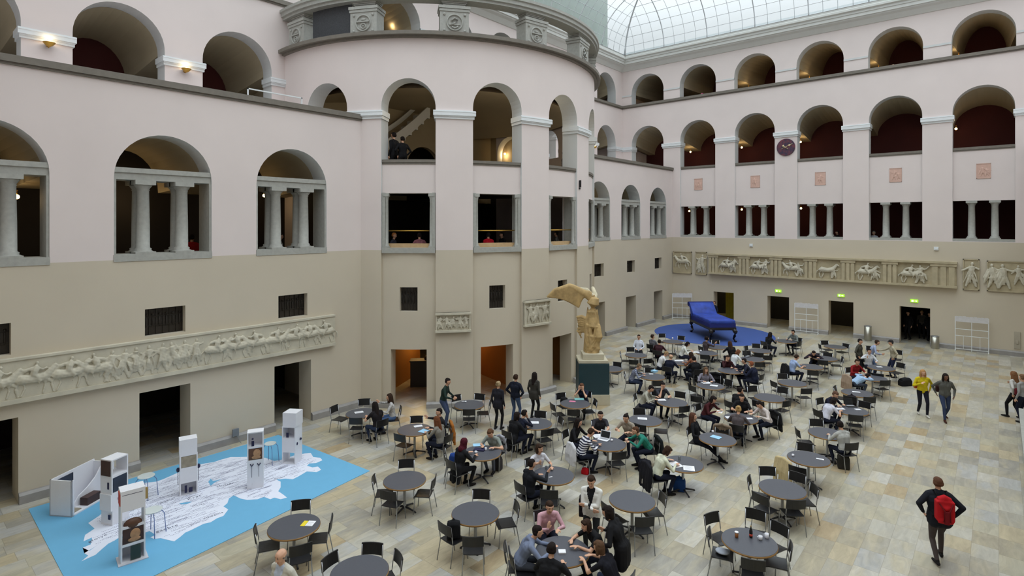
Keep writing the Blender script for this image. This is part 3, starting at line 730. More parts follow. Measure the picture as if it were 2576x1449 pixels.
# far wall: metope frieze
y_ = YF
def dm1(c): horse(c, 0, 0.3, 1.15, -1, 0.12, True, rl)
def dm2(c): figure(c, 0.05, 0.12, 1.4, 0.1, rl); figure(c, -0.1, 0.12, 0.9, 0.12, rl)
panel('plaster_relief', (-18.02, y_, 3.36), 0, 1.45, 1.64, 'square plaster relief of a horse beside the far corner', m1='plasterdk', draw=dm1)
panel('plaster_relief', (-16.57, y_, 3.34), 0, 0.84, 1.68, 'narrow plaster relief between the square horse relief and the long frieze', m1='plasterdk', draw=dm2)
mf = empty('metope_frieze', (-15.94, y_, 3.46), 0, 'long plaster frieze of fluted blocks and centaur fights on the far wall', 'frieze')
LF = 14.14
b_ = MB(); b_.bx(0, LF, -0.16, 0.01, 0.12, 1.40); b_.bx(-0.03, LF + 0.03, -0.36, 0.01, 1.36, 1.48); b_.bx(-0.03, LF + 0.03, -0.36, 0.01, 0.0, 0.12); b_.build('slab', M['plasterdk'], mf)
trg = [0.35, 2.5, 4.6, 6.7, 8.82, 11.0, 13.55]
for k, xg in enumerate(trg):
    wg = 0.76 if k not in (0, 6) else (0.7 if k == 0 else 1.15); nb = 3
    b_ = MB(); b_.bx(xg - wg / 2, xg + wg / 2, -0.22, -0.1, 0.12, 1.36)
    for q in range(nb):
        cx_ = xg - wg / 2 + wg * (q + 0.5) / nb; b_.bx(cx_ - wg / nb * 0.34, cx_ + wg / nb * 0.34, -0.30, -0.2, 0.12, 1.18)
    b_.bx(xg - wg / 2 - 0.03, xg + wg / 2 + 0.03, -0.32, -0.1, 1.2, 1.36)
    b_.build('fluted_block', M['plasterdk'], mf)
for k in range(6):
    xm = (trg[k] + trg[k + 1]) / 2 - (0.15 if k == 5 else 0)
    c = MB(); horse(c, xm - 0.1, 0.12, 1.08, (1, 1, -1, 1, 1, 1)[k], 0.26, k != 3, rl); figure(c, xm + (0.36 if k != 3 else 0.3), 0.16 if k < 3 else 0.14, (1.05, 1.1, 0.95, 0.7, 0.85, 1.12)[k], 0.26, rl)
    reliefmesh(mf, c)
def dm3(c): figure(c, 0, 0.15, 1.45, 0.14, rl)
def dm4(c): figure(c, -0.5, 0.15, 1.4, 0.14, rl); figure(c, -0.05, 0.15, 1.4, 0.14, rl); figure(c, 0.55, 0.4, 1.1, 0.14, rl)
panel('plaster_relief', (-1.17, y_, 3.40), 0, 0.72, 1.72, 'tall narrow plaster relief of one standing figure near the right end', m1='plasterdk', draw=dm3)
panel('plaster_relief', (0.28, y_, 3.40), 0, 1.55, 1.66, 'wide plaster relief of three figures at the right end of the far wall', m1='plasterdk', draw=dm4, ledge_=False)
M['terra'] = mat('pale_terracotta', (206, 172, 158), 0.8, 0.08, 5)
for k, xc in enumerate(FB[1:]):
    def dq(c, k=k):
        figure(c, -0.08 + 0.05 * (k % 3), 0.1, 0.62, 0.02, rl)
        if k in (0, 3, 4): figure(c, 0.15, 0.1, 0.5, 0.02, rl)
    lab = ['square terracotta plaque above the window nearest the far corner', 'square terracotta plaque second from the far corner', 'middle square terracotta plaque, right of the round clock', 'square terracotta plaque second from the right end', 'square terracotta plaque nearest the right end'][k]
    panel('wall_plaque', (xc + 0.02, YF + 0.13, 9.59), 0, 0.62, 0.84, lab, 'plaque', depth=0.025, m1='terra', m2='terra', draw=dq, edge=0.03)
# --- clock
ck = empty('wall_clock', (-10.78, YF, 12.2), 0, 'round dark purple clock with crossed gold hands on a pink pier', 'clock')
b_ = MB(); n = 40
b_.ring([[(0.57 * k_ * cos(2 * pi * k / n), y0, 0.57 * k_ * sin(2 * pi * k / n)) for k in range(n)] for k_, y0 in ((1, 0), (1, -0.06), (0.97, -0.08))], 0, False)
m_, nn, bb = node_mat('clock_face'); v = nn.nodes.new('ShaderNodeTexNoise'); v.inputs['Scale'].default_value = 6
rp = nn.nodes.new('ShaderNodeValToRGB'); rp.color_ramp.elements[0].position = 0.4; rp.color_ramp.elements[0].color = lin((52, 42, 66)); rp.color_ramp.elements[1].position = 0.62; rp.color_ramp.elements[1].color = lin((104, 50, 62))
tcn = nn.nodes.new('ShaderNodeTexCoord'); nn.links.new(tcn.outputs['Object'], v.inputs['Vector']); nn.links.new(v.outputs['Fac'], rp.inputs[0]); nn.links.new(rp.outputs[0], bb.inputs['Base Color']); bb.inputs['Roughness'].default_value = 0.5
b_.build('clock_face', m_, ck)
M['gold'] = mat('pale_gold', (206, 190, 150), 0.4, 0.03, metal=0.2)
for nm, p, e, w_ in (('hour_hand', (-0.19, 0.12), (0.16, -0.14), 0.04), ('minute_hand', (0.42, 0.2), (-0.26, -0.1), 0.035)):
    b_ = MB(); b_.tube([(p[0], -0.10, p[1]), (e[0], -0.10, e[1])], w_ / 2, 6); k = 0.8 if nm == 'hour_hand' else 0.55
    b_.ball((p[0] * k, -0.10, p[1] * k), 0.07, 0, 8, 5, (1, 0.3, 1)); b_.build(nm, M['gold'], ck)
# --- emergency exit signs, alarm boxes
M['sign'] = mat('green_lit_sign', (150, 205, 50), 0.4, 0.0, emit=(150, 215, 40), es=1.3)
M['signw'] = mat('white_pictogram', (245, 250, 225), 0.4, 0.0, emit=(245, 255, 220), es=1.6)
for k, (x, l_) in enumerate(((-11.26, 'green exit sign nearest the blue chaise'), (-7.54, 'green exit sign between the other two'), (-3.76, 'green exit sign nearest the right end'))):
    o = empty('exit_sign', (x, YF, 2.56), 0, l_ + ' above a far doorway', 'sign')
    b_ = MB(); b_.bx(-0.19, 0.19, -0.08, 0, -0.085, 0.085); b_.build('sign_box', M['sign'], o, bevel=0.008)
    b_ = MB(); b_.bx(-0.13, -0.03, -0.088, -0.08, -0.05, 0.05); b_.bx(0.02, 0.12, -0.088, -0.08, -0.012, 0.012)
    b_.poly([(0.09, -0.088, 0.04), (0.15, -0.088, 0), (0.09, -0.088, -0.04)]); b_.ball((-0.08, -0.088, 0.03), 0.014, 0, 6, 4, (1, 0.3, 1))
    b_.build('pictogram', M['signw'], o)
for x, z, l_ in ((-2.73, 5.66, 'small white alarm box high on the far wall, right of the middle'), (-13.03, 5.60, 'small white alarm box high on the far wall, nearer the corner')):
    b_ = MB(); b_.bx(-0.11, 0.11, -0.07, 0, -0.1, 0.1); b_.bx(-0.07, 0.07, -0.085, -0.07, -0.06, 0.02)
    tag(b_.build('alarm_box', M['white'], loc=(x, YF, z), bevel=0.01), l_, 'alarm box')
b_ = MB(); b_.bx(-0.09, 0.09, -0.05, 0, -0.16, 0.16); b_.lathe([(0.05, -0.25), (0.05, -0.17)], (0, -0.02, 0), 10)
tag(b_.build('wall_speaker', M['black'], loc=on_rot(9.0, RR + 0.02, 8.9), bevel=0.01), 'small black loudspeaker high on the right edge of the rounded tower', 'speaker')
# --- wall lamps
def uplight(loc, label):
    o = empty('wall_lamp', loc, 0, label, 'lamp')
    b_ = MB(); b_.lathe([(0.02, -0.10), (0.09, -0.06), (0.16, 0.02), (0.17, 0.04), (0.15, 0.035), (0.03, -0.03)], (0.2, 0, 0), 16); b_.build('bowl', M['brass'], o)
    b_ = MB(); b_.tube([(0, 0, -0.05), (0.1, 0, -0.1), (0.2, 0, -0.08)], 0.018, 6); b_.lathe([(0.05, -0.01), (0.05, 0.01)], (0.01, 0, -0.05), 10); b_.build('bracket', M['brass'], o)
    b_ = MB(); b_.ball((0.2, 0, 0.05), 0.05, 0, 8, 6); b_.build('bulb', M['bulb'], o)
    lt = bpy.data.lights.new('lamp_light', 'POINT'); lt.energy = 3.5; lt.color = (1, 0.8, 0.5); lt.shadow_soft_size = 0.06
    l = bpy.data.objects.new('lamp_light', lt); COL.objects.link(l); l.parent = o; l.location = (0.22, 0, 0.13)
uplight((XU, 4.03, 12.84), 'brass wall uplight on the upper left pier nearest the viewer')
uplight((XU, 8.05, 12.84), 'brass wall uplight on the upper left pier nearer the rounded tower')
uplight((XU, 36.2, 12.84), 'wall uplight on the far upper pier beside the rounded tower')
def glow(loc, e, c=(1, 0.72, 0.38), lab=None, r_=0.07):
    o = empty('globe_lamp', loc, 0, lab, 'lamp')
    b_ = MB(); b_.ball((0, 0, 0), r_, 0, 10, 8); b_.build('globe', M['bulb'], o)
    b_ = MB(); b_.tube([(0, 0, r_ * 0.8), (0, 0, r_ + 0.12)], 0.015, 6); b_.lathe([(0.04, 0), (0.02, 0.03)], (0, 0, r_ + 0.1), 8); b_.build('holder', M['brass'], o)
    lt = bpy.data.lights.new('lamp_light', 'POINT'); lt.energy = e; lt.color = c; lt.shadow_soft_size = 0.1
    l = bpy.data.objects.new('lamp_light', lt); COL.objects.link(l); l.parent = o; l.location = (0, -0.12, -0.12)
gl_ = [(at_y(1737, 382, 43.4), 14, 'glowing globe in the second-floor arch nearest the far corner'), (at_y(1866, 371, 43.4), 14, 'glowing globe in the second-floor arch left of the clock'),
       (at_y(2014, 357, 43.4), 14, 'glowing globe just right of the clock'), (at_y(2405, 324, 43.4), 14, 'glowing globe in the rightmost second-floor arch'),
       (at_y(1734, 531, 43.2), 9, 'glowing globe in the first-floor window nearest the far corner'), (at_y(1866, 527, 43.2), 9, 'glowing globe in the second far first-floor window'), (at_y(2015, 524, 43.2), 9, 'glowing globe in the third far first-floor window'),
       (at_y(1600, 222, 42.8), 8, 'small globe in the third-floor arch nearest the corner'), (at_y(1721, 200, 42.8), 14, 'small globe in the second far third-floor arch'),
       (at_x(42, 495, -21.5), 14, 'hanging globe in the nearest left window'), (at_x(340, 492, -22.6), 18, 'hanging globe in the middle left window'), (at_x(665, 492, -22.6), 8, 'hanging globe in the third left window'),
       (at_x(992, 62, -25.2), 30, 'hanging globe lamp in the arch behind the stone piers'),
       (at_x(1268, 370, -25.5), 14, 'upper of two globe lamps inside the rounded tower'), (at_x(1270, 387, -24.8), 14, 'lower of two globe lamps inside the rounded tower'),
       (at_x(1412, 356, -24), 6, 'globe lamp in the third arch of the rounded tower'), (at_x(1403, 517, -22), 18, 'globe lamp in the narrow window of the rounded tower')]
for k_, xc_ in enumerate(FB[2:]): gl_.append((Vector((xc_ - 1.15, 43.0, 17.12)), 22, 'fill globe added behind the ledge of the %s third-floor arch' % ('third far', 'fourth far', 'second rightmost', 'rightmost')[k_]))  # fill globes added low behind the ledge to make the vaults glow
for p, e, l_ in gl_: glow(p, e, lab=l_)
for x_, e_, l_ in ((-12.2, 32, 'second'), (-8.2, 40, 'third'), (-15.6, 45, 'first')):  # lamps added to lighten the lobbies behind the far doors
    o = empty('lobby_fill_light', (x_, YF + 2.6, 3.6), 0, 'added fill lamp in the lobby behind the %s far doorway' % l_, 'lamp')
    b_ = MB(); b_.lathe([(0.02, 0.1), (0.2, 0.08), (0.2, 0.03), (0.12, 0)], (0, 0, 0), 14); b_.build('shade', M['tube'], o); b_ = MB(); b_.tube([(0, 0, 0.08), (0, 0, 1.19)], 0.015, 5); b_.build('cord', M['black'], o)
    lt = bpy.data.lights.new('lamp_light', 'POINT'); lt.energy = e_; lt.color = (1, 0.9, 0.6); lt.shadow_soft_size = 0.2
    l = bpy.data.objects.new('lamp_light', lt); COL.objects.link(l); l.parent = o; l.location = (0, 0, -0.2)
# rooms behind the tower doors are lit warm
for a, e, c in ((-54, 60, (1, 0.66, 0.25)), (-22, 30, (1, 0.5, 0.18))):
    p = on_rot(a, RR - 4.2, 2.4)
    o = empty('ceiling_lamp', p, 0, 'warm room lamp behind the %s doorway of the rounded tower' % ('first' if a < -40 else 'second'), 'lamp')
    b_ = MB(); b_.lathe([(0.02, 0.12), (0.14, 0.1), (0.16, 0.03), (0.1, 0)], (0, 0, 0), 12); b_.build('shade', M['tube'], o)
    lt = bpy.data.lights.new('lamp_light', 'POINT'); lt.energy = e; lt.color = c; lt.shadow_soft_size = 0.2
    l = bpy.data.objects.new('lamp_light', lt); COL.objects.link(l); l.parent = o; l.location = (0, 0, -0.2)
b_ = MB()
for a in (-62, -38, -13, 12):
    p0, p1 = on_rot(a, RR - 0.9, 0), on_rot(a + 2, 3.0, 0)
    d = Vector(p1) - Vector(p0); b_.box(((p0[0] + p1[0]) / 2, (p0[1] + p1[1]) / 2, 2.37), (d.length, 0.15, 4.74), 0, (0, 0, atan2(d.y, d.x)))
b_.build('wall_rotunda_partition', M['ochre'], **ST)
b_ = MB(); b_.box((0, 0, 0.55), (1.1, 0.5, 1.1)); b_.box((0, 0, 1.12), (1.16, 0.56, 0.05)); b_.lathe([(0.05, 1.15), (0.09, 1.2), (0.03, 1.3)], (0.1, 0, 0), 10)
o = b_.build('reception_counter', mat('charcoal_panel', (52, 50, 50), 0.6, 0.05), loc=on_rot(-49, RR - 3.0, 0)); o.rotation_euler = (0, 0, R(45)); tag(o, 'dark counter just inside the first doorway of the rounded tower', 'counter')
# stair flight seen through the tower arches
b_ = MB()
for xs_, pa, pb, hh in ((-24.6, (955, 392), (1082, 290), 0.62), (-25.6, (955, 345), (1060, 262), 0.30)):
    p0, p1 = at_x(pa[0], pa[1], xs_), at_x(pb[0], pb[1], xs_); A = []; B = []
    for k in range(9):
        t = k / 8; bow = -0.16 * sin(pi * t); A.append((xs_, p0.y + (p1.y - p0.y) * t, p0.z + (p1.z - p0.z) * t + bow)); 
    for k in range(8):
        (x, ya_, za_), (x2, yb_, zb_) = A[k], A[k + 1]
        b_.ring([[(xs_, ya_, za_), (xs_, yb_, zb_), (xs_, yb_, zb_ + hh), (xs_, ya_, za_ + hh)], [(xs_ - 0.1, ya_, za_), (xs_ - 0.1, yb_, zb_), (xs_ - 0.1, yb_, zb_ + hh), (xs_ - 0.1, ya_, za_ + hh)]], 0, False)
        if xs_ == -24.6: b_.box((-25.1, (ya_ + yb_) / 2, (za_ + zb_) / 2 + 0.12), (0.92, abs(yb_ - ya_) + 0.02, 0.22))
tag(b_.build('staircase', M['white']), 'pale stair flight rising inside the rounded tower', 'staircase')
for (ang_, e_) in ((-52, 90), (-20, 90)):  # fill lamps added out of sight behind the piers to brighten the tower
    p = Vector(on_rot({-52: -37.8, -20: -13}[ang_], RR, 0)); p = p * (1 + 3.2 / p.length); p.z = 12.3; o = empty('tower_fill_light', p, 0, 'unseen fill lamp added inside the rounded tower behind the %s upper arch' % {-52: 'first', -20: 'second', 10: 'third'}[ang_], 'lamp')
    b_ = MB(); b_.tube([(0, 0, 0.1), (0, 0, 0.9)], 0.012, 5); b_.build('cord', M['black'], o)
    b_ = MB(); b_.ball((0, 0, 0), 0.12, 0, 10, 8); b_.build('globe', M['tube'], o)
    lt = bpy.data.lights.new('lamp_light', 'POINT'); lt.energy = e_; lt.color = (1, 0.85, 0.6); lt.shadow_soft_size = 0.3
    l = bpy.data.objects.new('lamp_light', lt); COL.objects.link(l); l.parent = o; l.location = (0, 0, -0.3)
# screens standing in the lobby behind a far door (yellow green curtain)
b_ = MB()
for k in range(14): b_.bx(-0.7 + 0.1 * k, -0.6 + 0.1 * k, 0.02 * (k % 2), 0.05 + 0.02 * (k % 2), 0.02, 2.9)
o = b_.build('curtain', mat('olive_curtain', (150, 138, 26), 0.8, 0.15, 5), loc=(-14.9, YF + 2.2, 0)); tag(o, 'olive yellow curtain inside the doorway behind the blue chaise', 'curtain')
# grey low wall at the right
b_ = MB(); b_.bx(0.56, XR, 15, 26.2, 0, 0.64); b_.bx(0.52, XR, 14.96, 26.24, 0.64, 0.72)
b_.build('trim_bench_wall', M['stone'], **ST)
# metal door plates on the left doors, socket box on the skirting, sockets
b_ = MB(); b_.bx(0, 0.06, -0.1, 0.1, -0.12, 0.12); b_.tube([(0.05, 0.03, -0.1), (0.1, 0.1, -0.3), (0.16, 0.15, -0.38)], 0.01, 5)
tag(b_.build('socket_box', mat('grey_plastic', (120, 122, 126), 0.5, 0.05), loc=(XL + 0.13, 8.0, 0.36), bevel=0.01), 'grey electrical box on the left skirting by the map rug', 'socket box')
b_ = MB(); b_.bx(-0.13, 0.13, -0.05, 0, -0.45, 0.45); b_.bx(-0.05, 0.05, -0.09, -0.05, -0.2, 0.0)
tag(b_.build('wall_cabinet', mat('beige_steel', (176, 168, 152), 0.5, 0.04), loc=(0.75, YF, 0.85), bevel=0.008), 'flat beige wall cabinet with a black handle at the right end', 'cabinet')
# ================================================================ furniture
M['seat'] = mat('black_plywood', (22, 22, 25), 0.38, 0.1, 8)
M['chrome'] = mat('satin_chrome', (170, 172, 176), 0.28, 0.02, metal=0.85)
M['top'] = mat('slate_grey_laminate', (76, 78, 86), 0.42, 0.05, 30)
M['edge'] = mat('beech_edge', (150, 112, 62), 0.5, 0.1, 12)
M['castiron'] = mat('dark_table_foot', (50, 50, 54), 0.5, 0.05)
def make_chair():
    t = empty('cafe_chair', (0, 0, -30))
    b = MB(); n = 6
    for a in range(n):
        for c in range(n):
            def P(i, k, dz=0.0):
                x = -0.205 + 0.41 * i / n; y = -0.19 + 0.40 * k / n
                z = 0.445 - 0.012 * (1 - (x / 0.205) ** 2) + (-0.025 * ((k / n - 0.8) / 0.2) ** 2 if k / n > 0.8 else 0) + dz
                return (x, y, z)
            b.poly([P(a, c), P(a + 1, c), P(a + 1, c + 1), P(a, c + 1)], 0, True)
            b.poly([P(a, c, -.014), P(a, c + 1, -.014), P(a + 1, c + 1, -.014), P(a + 1, c, -.014)], 0, True)
            if a == 0: b.poly([P(0, c), P(0, c + 1), P(0, c + 1, -.014), P(0, c, -.014)])
            if a == n - 1: b.poly([P(n, c), P(n, c, -.014), P(n, c + 1, -.014), P(n, c + 1)])
            if c == 0: b.poly([P(a, 0), P(a, 0, -.014), P(a + 1, 0, -.014), P(a + 1, 0)])
            if c == n - 1: b.poly([P(a, n), P(a + 1, n), P(a + 1, n, -.014), P(a, n, -.014)])
    b.build('seat', M['seat'], t)
    b = MB(); rr = []
    for a in range(9):
        x = -0.215 + 0.43 * a / 8; y = -0.255 + 0.03 * (x / 0.215) ** 2; 
        rr.append([(x, y + 0.012, 0.62), (x, y - 0.012, 0.62), (x, y - 0.042, 0.845), (x, y - 0.018, 0.845)])
    b.ring(rr, 0, False, True, True); b.build('backrest', M['seat'], t, bevel=0.004)
    for s in (-1, 1):
        b = MB(); b.tube([(s * 0.215, 0.21, 0), (s * 0.2, 0.17, 0.42), (s * 0.19, 0.10, 0.428)], 0.011, 7); b.build('leg', M['chrome'], t)
        b = MB(); b.tube([(s * 0.22, -0.27, 0), (s * 0.205, -0.19, 0.42), (s * 0.205, -0.20, 0.5), (s * 0.205, -0.245, 0.82)], 0.011, 7); b.build('leg', M['chrome'], t)
    b = MB()
    for s in (-1, 1): b.tube([(s * 0.19, 0.12, 0.424), (s * 0.2, -0.19, 0.424)], 0.009, 6)
    b.tube([(-0.19, -0.15, 0.422), (0.19, -0.15, 0.422)], 0.009, 6); b.build('seat_frame', M['chrome'], t)
    return t
def make_table():
    t = empty('round_table', (0, 0, -30)); n = 40
    b = MB(); b.lathe([(0.01, 0.71), (0.515, 0.71), (0.522, 0.742), (0.517, 0.746), (0.01, 0.746)], (0, 0, 0), n, smooth=False); b.build('tabletop', M['top'], t)
    b = MB(); rr = [[(r_ * cos(2 * pi * k / n), r_ * sin(2 * pi * k / n), z_) for k in range(n)] for r_, z_ in ((0.50, 0.70), (0.525, 0.704), (0.529, 0.722), (0.525, 0.739), (0.5, 0.738))]
    b.ring(rr, 0, True, True, False); b.build('edge_band', M['edge'], t)
    b = MB(); b.lathe([(0.06, 0.05), (0.045, 0.08), (0.036, 0.12), (0.036, 0.66), (0.06, 0.68), (0.16, 0.705)], (0, 0, 0), 16); b.build('column', M['chrome'], t)
    for k in range(4):
        a = pi / 4 + pi / 2 * k
        b = MB(); b.tube([(0.03 * cos(a), 0.03 * sin(a), 0.085), (0.18 * cos(a), 0.18 * sin(a), 0.055), (0.33 * cos(a), 0.33 * sin(a), 0.022)], [0.028, 0.022, 0.016], 7)
        b.lathe([(0.024, 0), (0.022, 0.02)], (0.325 * cos(a), 0.325 * sin(a), 0), 8); b.build('foot', M['castiron'], t)
    return t
CH0, TB0 = make_chair(), make_table()
used = {'c': False, 't': False}
def place(kind, proto, loc, rz):
    if not used[kind]: used[kind] = True; o = proto
    else: o = copy_tree(proto)
    o.location = loc; o.rotation_euler = (0, 0, rz); return o
TABLES = {}
# id: (px, py of the middle of the top, short phrase that points to it)
TDEF = {
 'a1': (740, 1323, 'the table with the yellow leaflet'),
 'a2': (905, 1437, 'the empty table cut off at the bottom edge'),
 'a3': (1018, 1207, 'the empty table beside the rug corner'),
 'a4': (1196, 1290, 'the empty table with the black bag chair'),
 'a5': (1392, 1195, 'the table with two glasses and a chatting pair'),
 'a6': (1590, 1258, 'the empty table behind the woman in black'),
 'a7': (1415, 1385, 'the busy front table of five people'),
 'a8': (1885, 1362, 'the front table with bottle and mugs'),
 'a9': (1968, 1229, 'the bare table behind the bottle table'),
 'a10': (2034, 1153, 'the table beside the draped cream coat'),
 'a11': (1718, 1166, 'the table of the woman writing'),
 'a12': (1805, 1104, 'the table with the blue folder'),
 'a13': (2081, 1090, 'the table of the man in grey shirt'),
 'a14': (2156, 988, 'the table with a single paper slip'),
 'a15': (2140, 1032, 'the table of the two bent readers'),
 'a16': (1993, 963, 'the bare table under the blue shirt man'),
 'a17': (1936, 1000, 'the bare table behind the white hoodie'),
 'a18': (1787, 970, 'the table heaped with white papers'),
 'a19': (1691, 1012, 'the table of the two young men'),
 'a20': (1623, 1057, 'the bare table with one white magazine'),
 'a21': (1529, 1116, 'the table with the open laptop'),
 'a22': (1347, 1065, 'the table of the black coat woman'),
 'a23': (1447, 1015, 'the table in front of the pedestal'),
 'a24': (1180, 1018, 'the table by the man in green'),
 'a25': (1043, 1080, 'the table of the orange coat'),
 'a26': (910, 1039, 'the leftmost table near the wall'),
 'a27': (1213, 1138, 'the table of the red headscarf'),
 'a28': (1864, 1052, 'the crowded table of four readers'),
 'a29': (1641, 947, 'the table of the striped jumper man'),
 'a30': (1712, 911, 'the table of the white shirt reader'),
 'a31': (1600, 893, 'the bare table nearest the pedestal'),
 'a32': (1692, 859, 'the table touching the round blue rug'),
 'a33': (1778, 888, 'the table of the white top reader'),
 'a34': (1805, 873, 'the table of the two long haired women'),
 'a35': (1536, 927, 'the table half hidden by the pedestal'),
 'a36': (1912, 882, 'the bare table by the round rug edge'),
 'a37': (1977, 858, 'the pair table near the white rack'),
 'a38': (2101, 872, 'the bare table nearest the far doors'),
 'a39': (2075, 901, 'the bare table behind the hunched man'),
 'a40': (2038, 922, 'the table of the hunched man'),
 'a41': (2217, 925, 'the table of the standing trio'),
 'a42': (1838, 932, 'the table of three dark jackets'),
 'a43': (1893, 903, 'the table with the small laptop'),
 'a44': (2195, 950, 'the table of the sprawling man'),
}
tlab = {
 'a1': 'round table with a yellow and white leaflet, beside the blue rug', 'a2': 'empty round table cut off by the bottom edge of the picture',
 'a3': 'empty round table just beyond the right corner of the blue rug', 'a4': 'empty round table between the blue rug and the busy front table',
 'a5': 'round table with two glasses where a seated pair talk', 'a6': 'empty round table just right of the man in the white cardigan',
 'a7': 'round table in front with five people leaning on it', 'a8': 'front right table holding a dark bottle, cups and white mugs',
 'a9': 'bare round table behind the one with the dark bottle', 'a10': 'round table with a paper slip beside the cream coat chair',
 'a11': 'round table covered with white sheets before a woman writing', 'a12': 'round table with a pale blue folder before a long haired woman',
 'a13': 'round table half hidden by the man in the light grey shirt', 'a14': 'round table with one white slip, right side of the hall'}
for k, (px, py, ph) in TDEF.items():
    p = at(px, py, 0.745); p.z = 0
    t = place('t', TB0, p, random.uniform(0, pi / 2)); tag(t, tlab.get(k, 'round grey table, ' + ph), 'table', 'round grey cafe tables'); TABLES[k] = (p, ph)
# ---- free chairs: (table, px, py of the middle of the backrest [, angle offset])
CH = [('a1', 757, 1270), ('a1', 649, 1341), ('a1', 824, 1316), ('a1', 757, 1382),
 ('a2', 937, 1380), ('a2', 833, 1412), ('a2', 999, 1408), ('a3', 1022, 1166), ('a3', 940, 1211), ('a3', 1078, 1211), ('a3', 976, 1246),
 ('a4', 1211, 1243), ('a4', 1118, 1330), ('a4', 1300, 1278), ('a4', 1190, 1362),
 ('a5', 1381, 1243), ('a6', 1667, 1254), ('a6', 1622, 1312), ('a6', 1535, 1278), ('a7', 1286, 1402),
 ('a8', 1790, 1303), ('a8', 1901, 1294), ('a8', 1962, 1330), ('a8', 1784, 1352, -12), ('a8', 1978, 1382), ('a8', 1895, 1420),
 ('a9', 1930, 1185), ('a9', 1888, 1213), ('a9', 2006, 1200), ('a9', 2049, 1232), ('a9', 1912, 1254), ('a9', 1999, 1264),
 ('a10', 2025, 1124), ('a10', 1972, 1166), ('a10', 2006, 1184), ('a13', 2053, 1063), ('a13', 2006, 1087), 
 ('a14', 2138, 1004), ('a14', 2106, 980), ('a14', 2188, 1006), ('a15', 2175, 1018), ('a15', 2153, 1052),
 ('a16', 1968, 946), ('a16', 1946, 966), ('a16', 2029, 984), ('a17', 1969, 981), ('a17', 1967, 1011), ('a17', 1907, 1016), ('a17', 1892, 978),
 ('a18', 1741, 977), ('a18', 1800, 946), ('a18', 1833, 962), ('a18', 1752, 1004), ('a19', 1711, 993), ('a19', 1722, 1029),
 ('a20', 1608, 1035), ('a20', 1614, 1069), ('a20', 1676, 1062), ('a21', 1558, 1146),
 ('a22', 1359, 1042), ('a22', 1411, 1058), ('a22', 1377, 1088), ('a23', 1390, 1023), ('a23', 1410, 996), ('a23', 1495, 1013), ('a23', 1443, 1038),
 ('a24', 1147, 1001), ('a24', 1207, 998), ('a24', 1230, 1017), ('a24', 1180, 1037), ('a25', 1048, 1055), ('a25', 1013, 1097),
 ('a26', 916, 1011), ('a26', 840, 1029), ('a26', 901, 1051), ('a27', 1119, 1142), ('a12', 1817, 1079),
 ('a29', 1634, 931), ('a29', 1655, 964), ('a31', 1586, 879), ('a31', 1566, 892), ('a31', 1594, 911), ('a31', 1630, 908),
 ('a32', 1665, 844), ('a32', 1714, 850), ('a33', 1773, 898), ('a34', 1800, 860), ('a34', 1772, 868), ('a35', 1553, 917),
 ('a36', 1902, 870), ('a36', 1881, 877), ('a36', 1909, 893), ('a36', 1931, 900), ('a37', 2003, 863), ('a38', 2074, 862), ('a38', 2063, 871), ('a38', 2127, 870),
 ('a39', 2082, 893), ('a39', 2070, 912), ('a39', 2098, 903), ('a40', 2045, 938), ('a41', 2258, 886), ('a41', 2266, 919), ('a41', 2190, 876), ('a41', 2208, 946),
 ('a44', 2224, 962), ('a43', 1878, 888), ('a43', 1912, 917), ('a42', 1812, 944)]
CHAIRS = []
def side_word(tp, p):
    d = Vector((p.x - tp.x, p.y - tp.y)); a = atan2(d.x * C_ + d.y * S_, -d.x * S_ + d.y * C_)   # 0 = away from the viewer, + = right
    k = int(round(a / (pi / 4))) % 8
    return ['far', 'far right', 'right', 'near right', 'near', 'near left', 'left', 'far left'][k]
seen = {}
def add_chair(tk, p, rz, occ=None):
    c = place('c', CH0, p, rz); tp, ph = TABLES[tk]
    w_ = side_word(tp, p); n = seen.get((tk, w_), 0); seen[(tk, w_)] = n + 1
    if n: w_ = ['', 'outer ', 'outermost ', 'last '][min(n, 3)] + w_
    lab = ('black chair under ' + occ) if occ else 'black chair, %s side of %s' % (w_, ph)
    ws = lab.split()
    tag(c, ' '.join(ws[:16]), 'chair', 'black cafe chairs'); CHAIRS.append((tk, c)); return c
for e in CH:
    tk, px, py = e[:3]; off = R(e[3]) if len(e) > 3 else 0
    tp = TABLES[tk][0]; bp = at(px, py, 0.735); d = Vector((tp.x - bp.x, tp.y - bp.y)); 
    if d.length < 0.74: bp = Vector((tp.x, tp.y, 0)) - Vector((d.x, d.y, 0)).normalized() * 0.74; d = Vector((tp.x - bp.x, tp.y - bp.y))
    rz = atan2(-d.x, d.y) + off; d.normalize()
    add_chair(tk, Vector((bp.x + d.x * 0.25, bp.y + d.y * 0.25, 0)), rz)

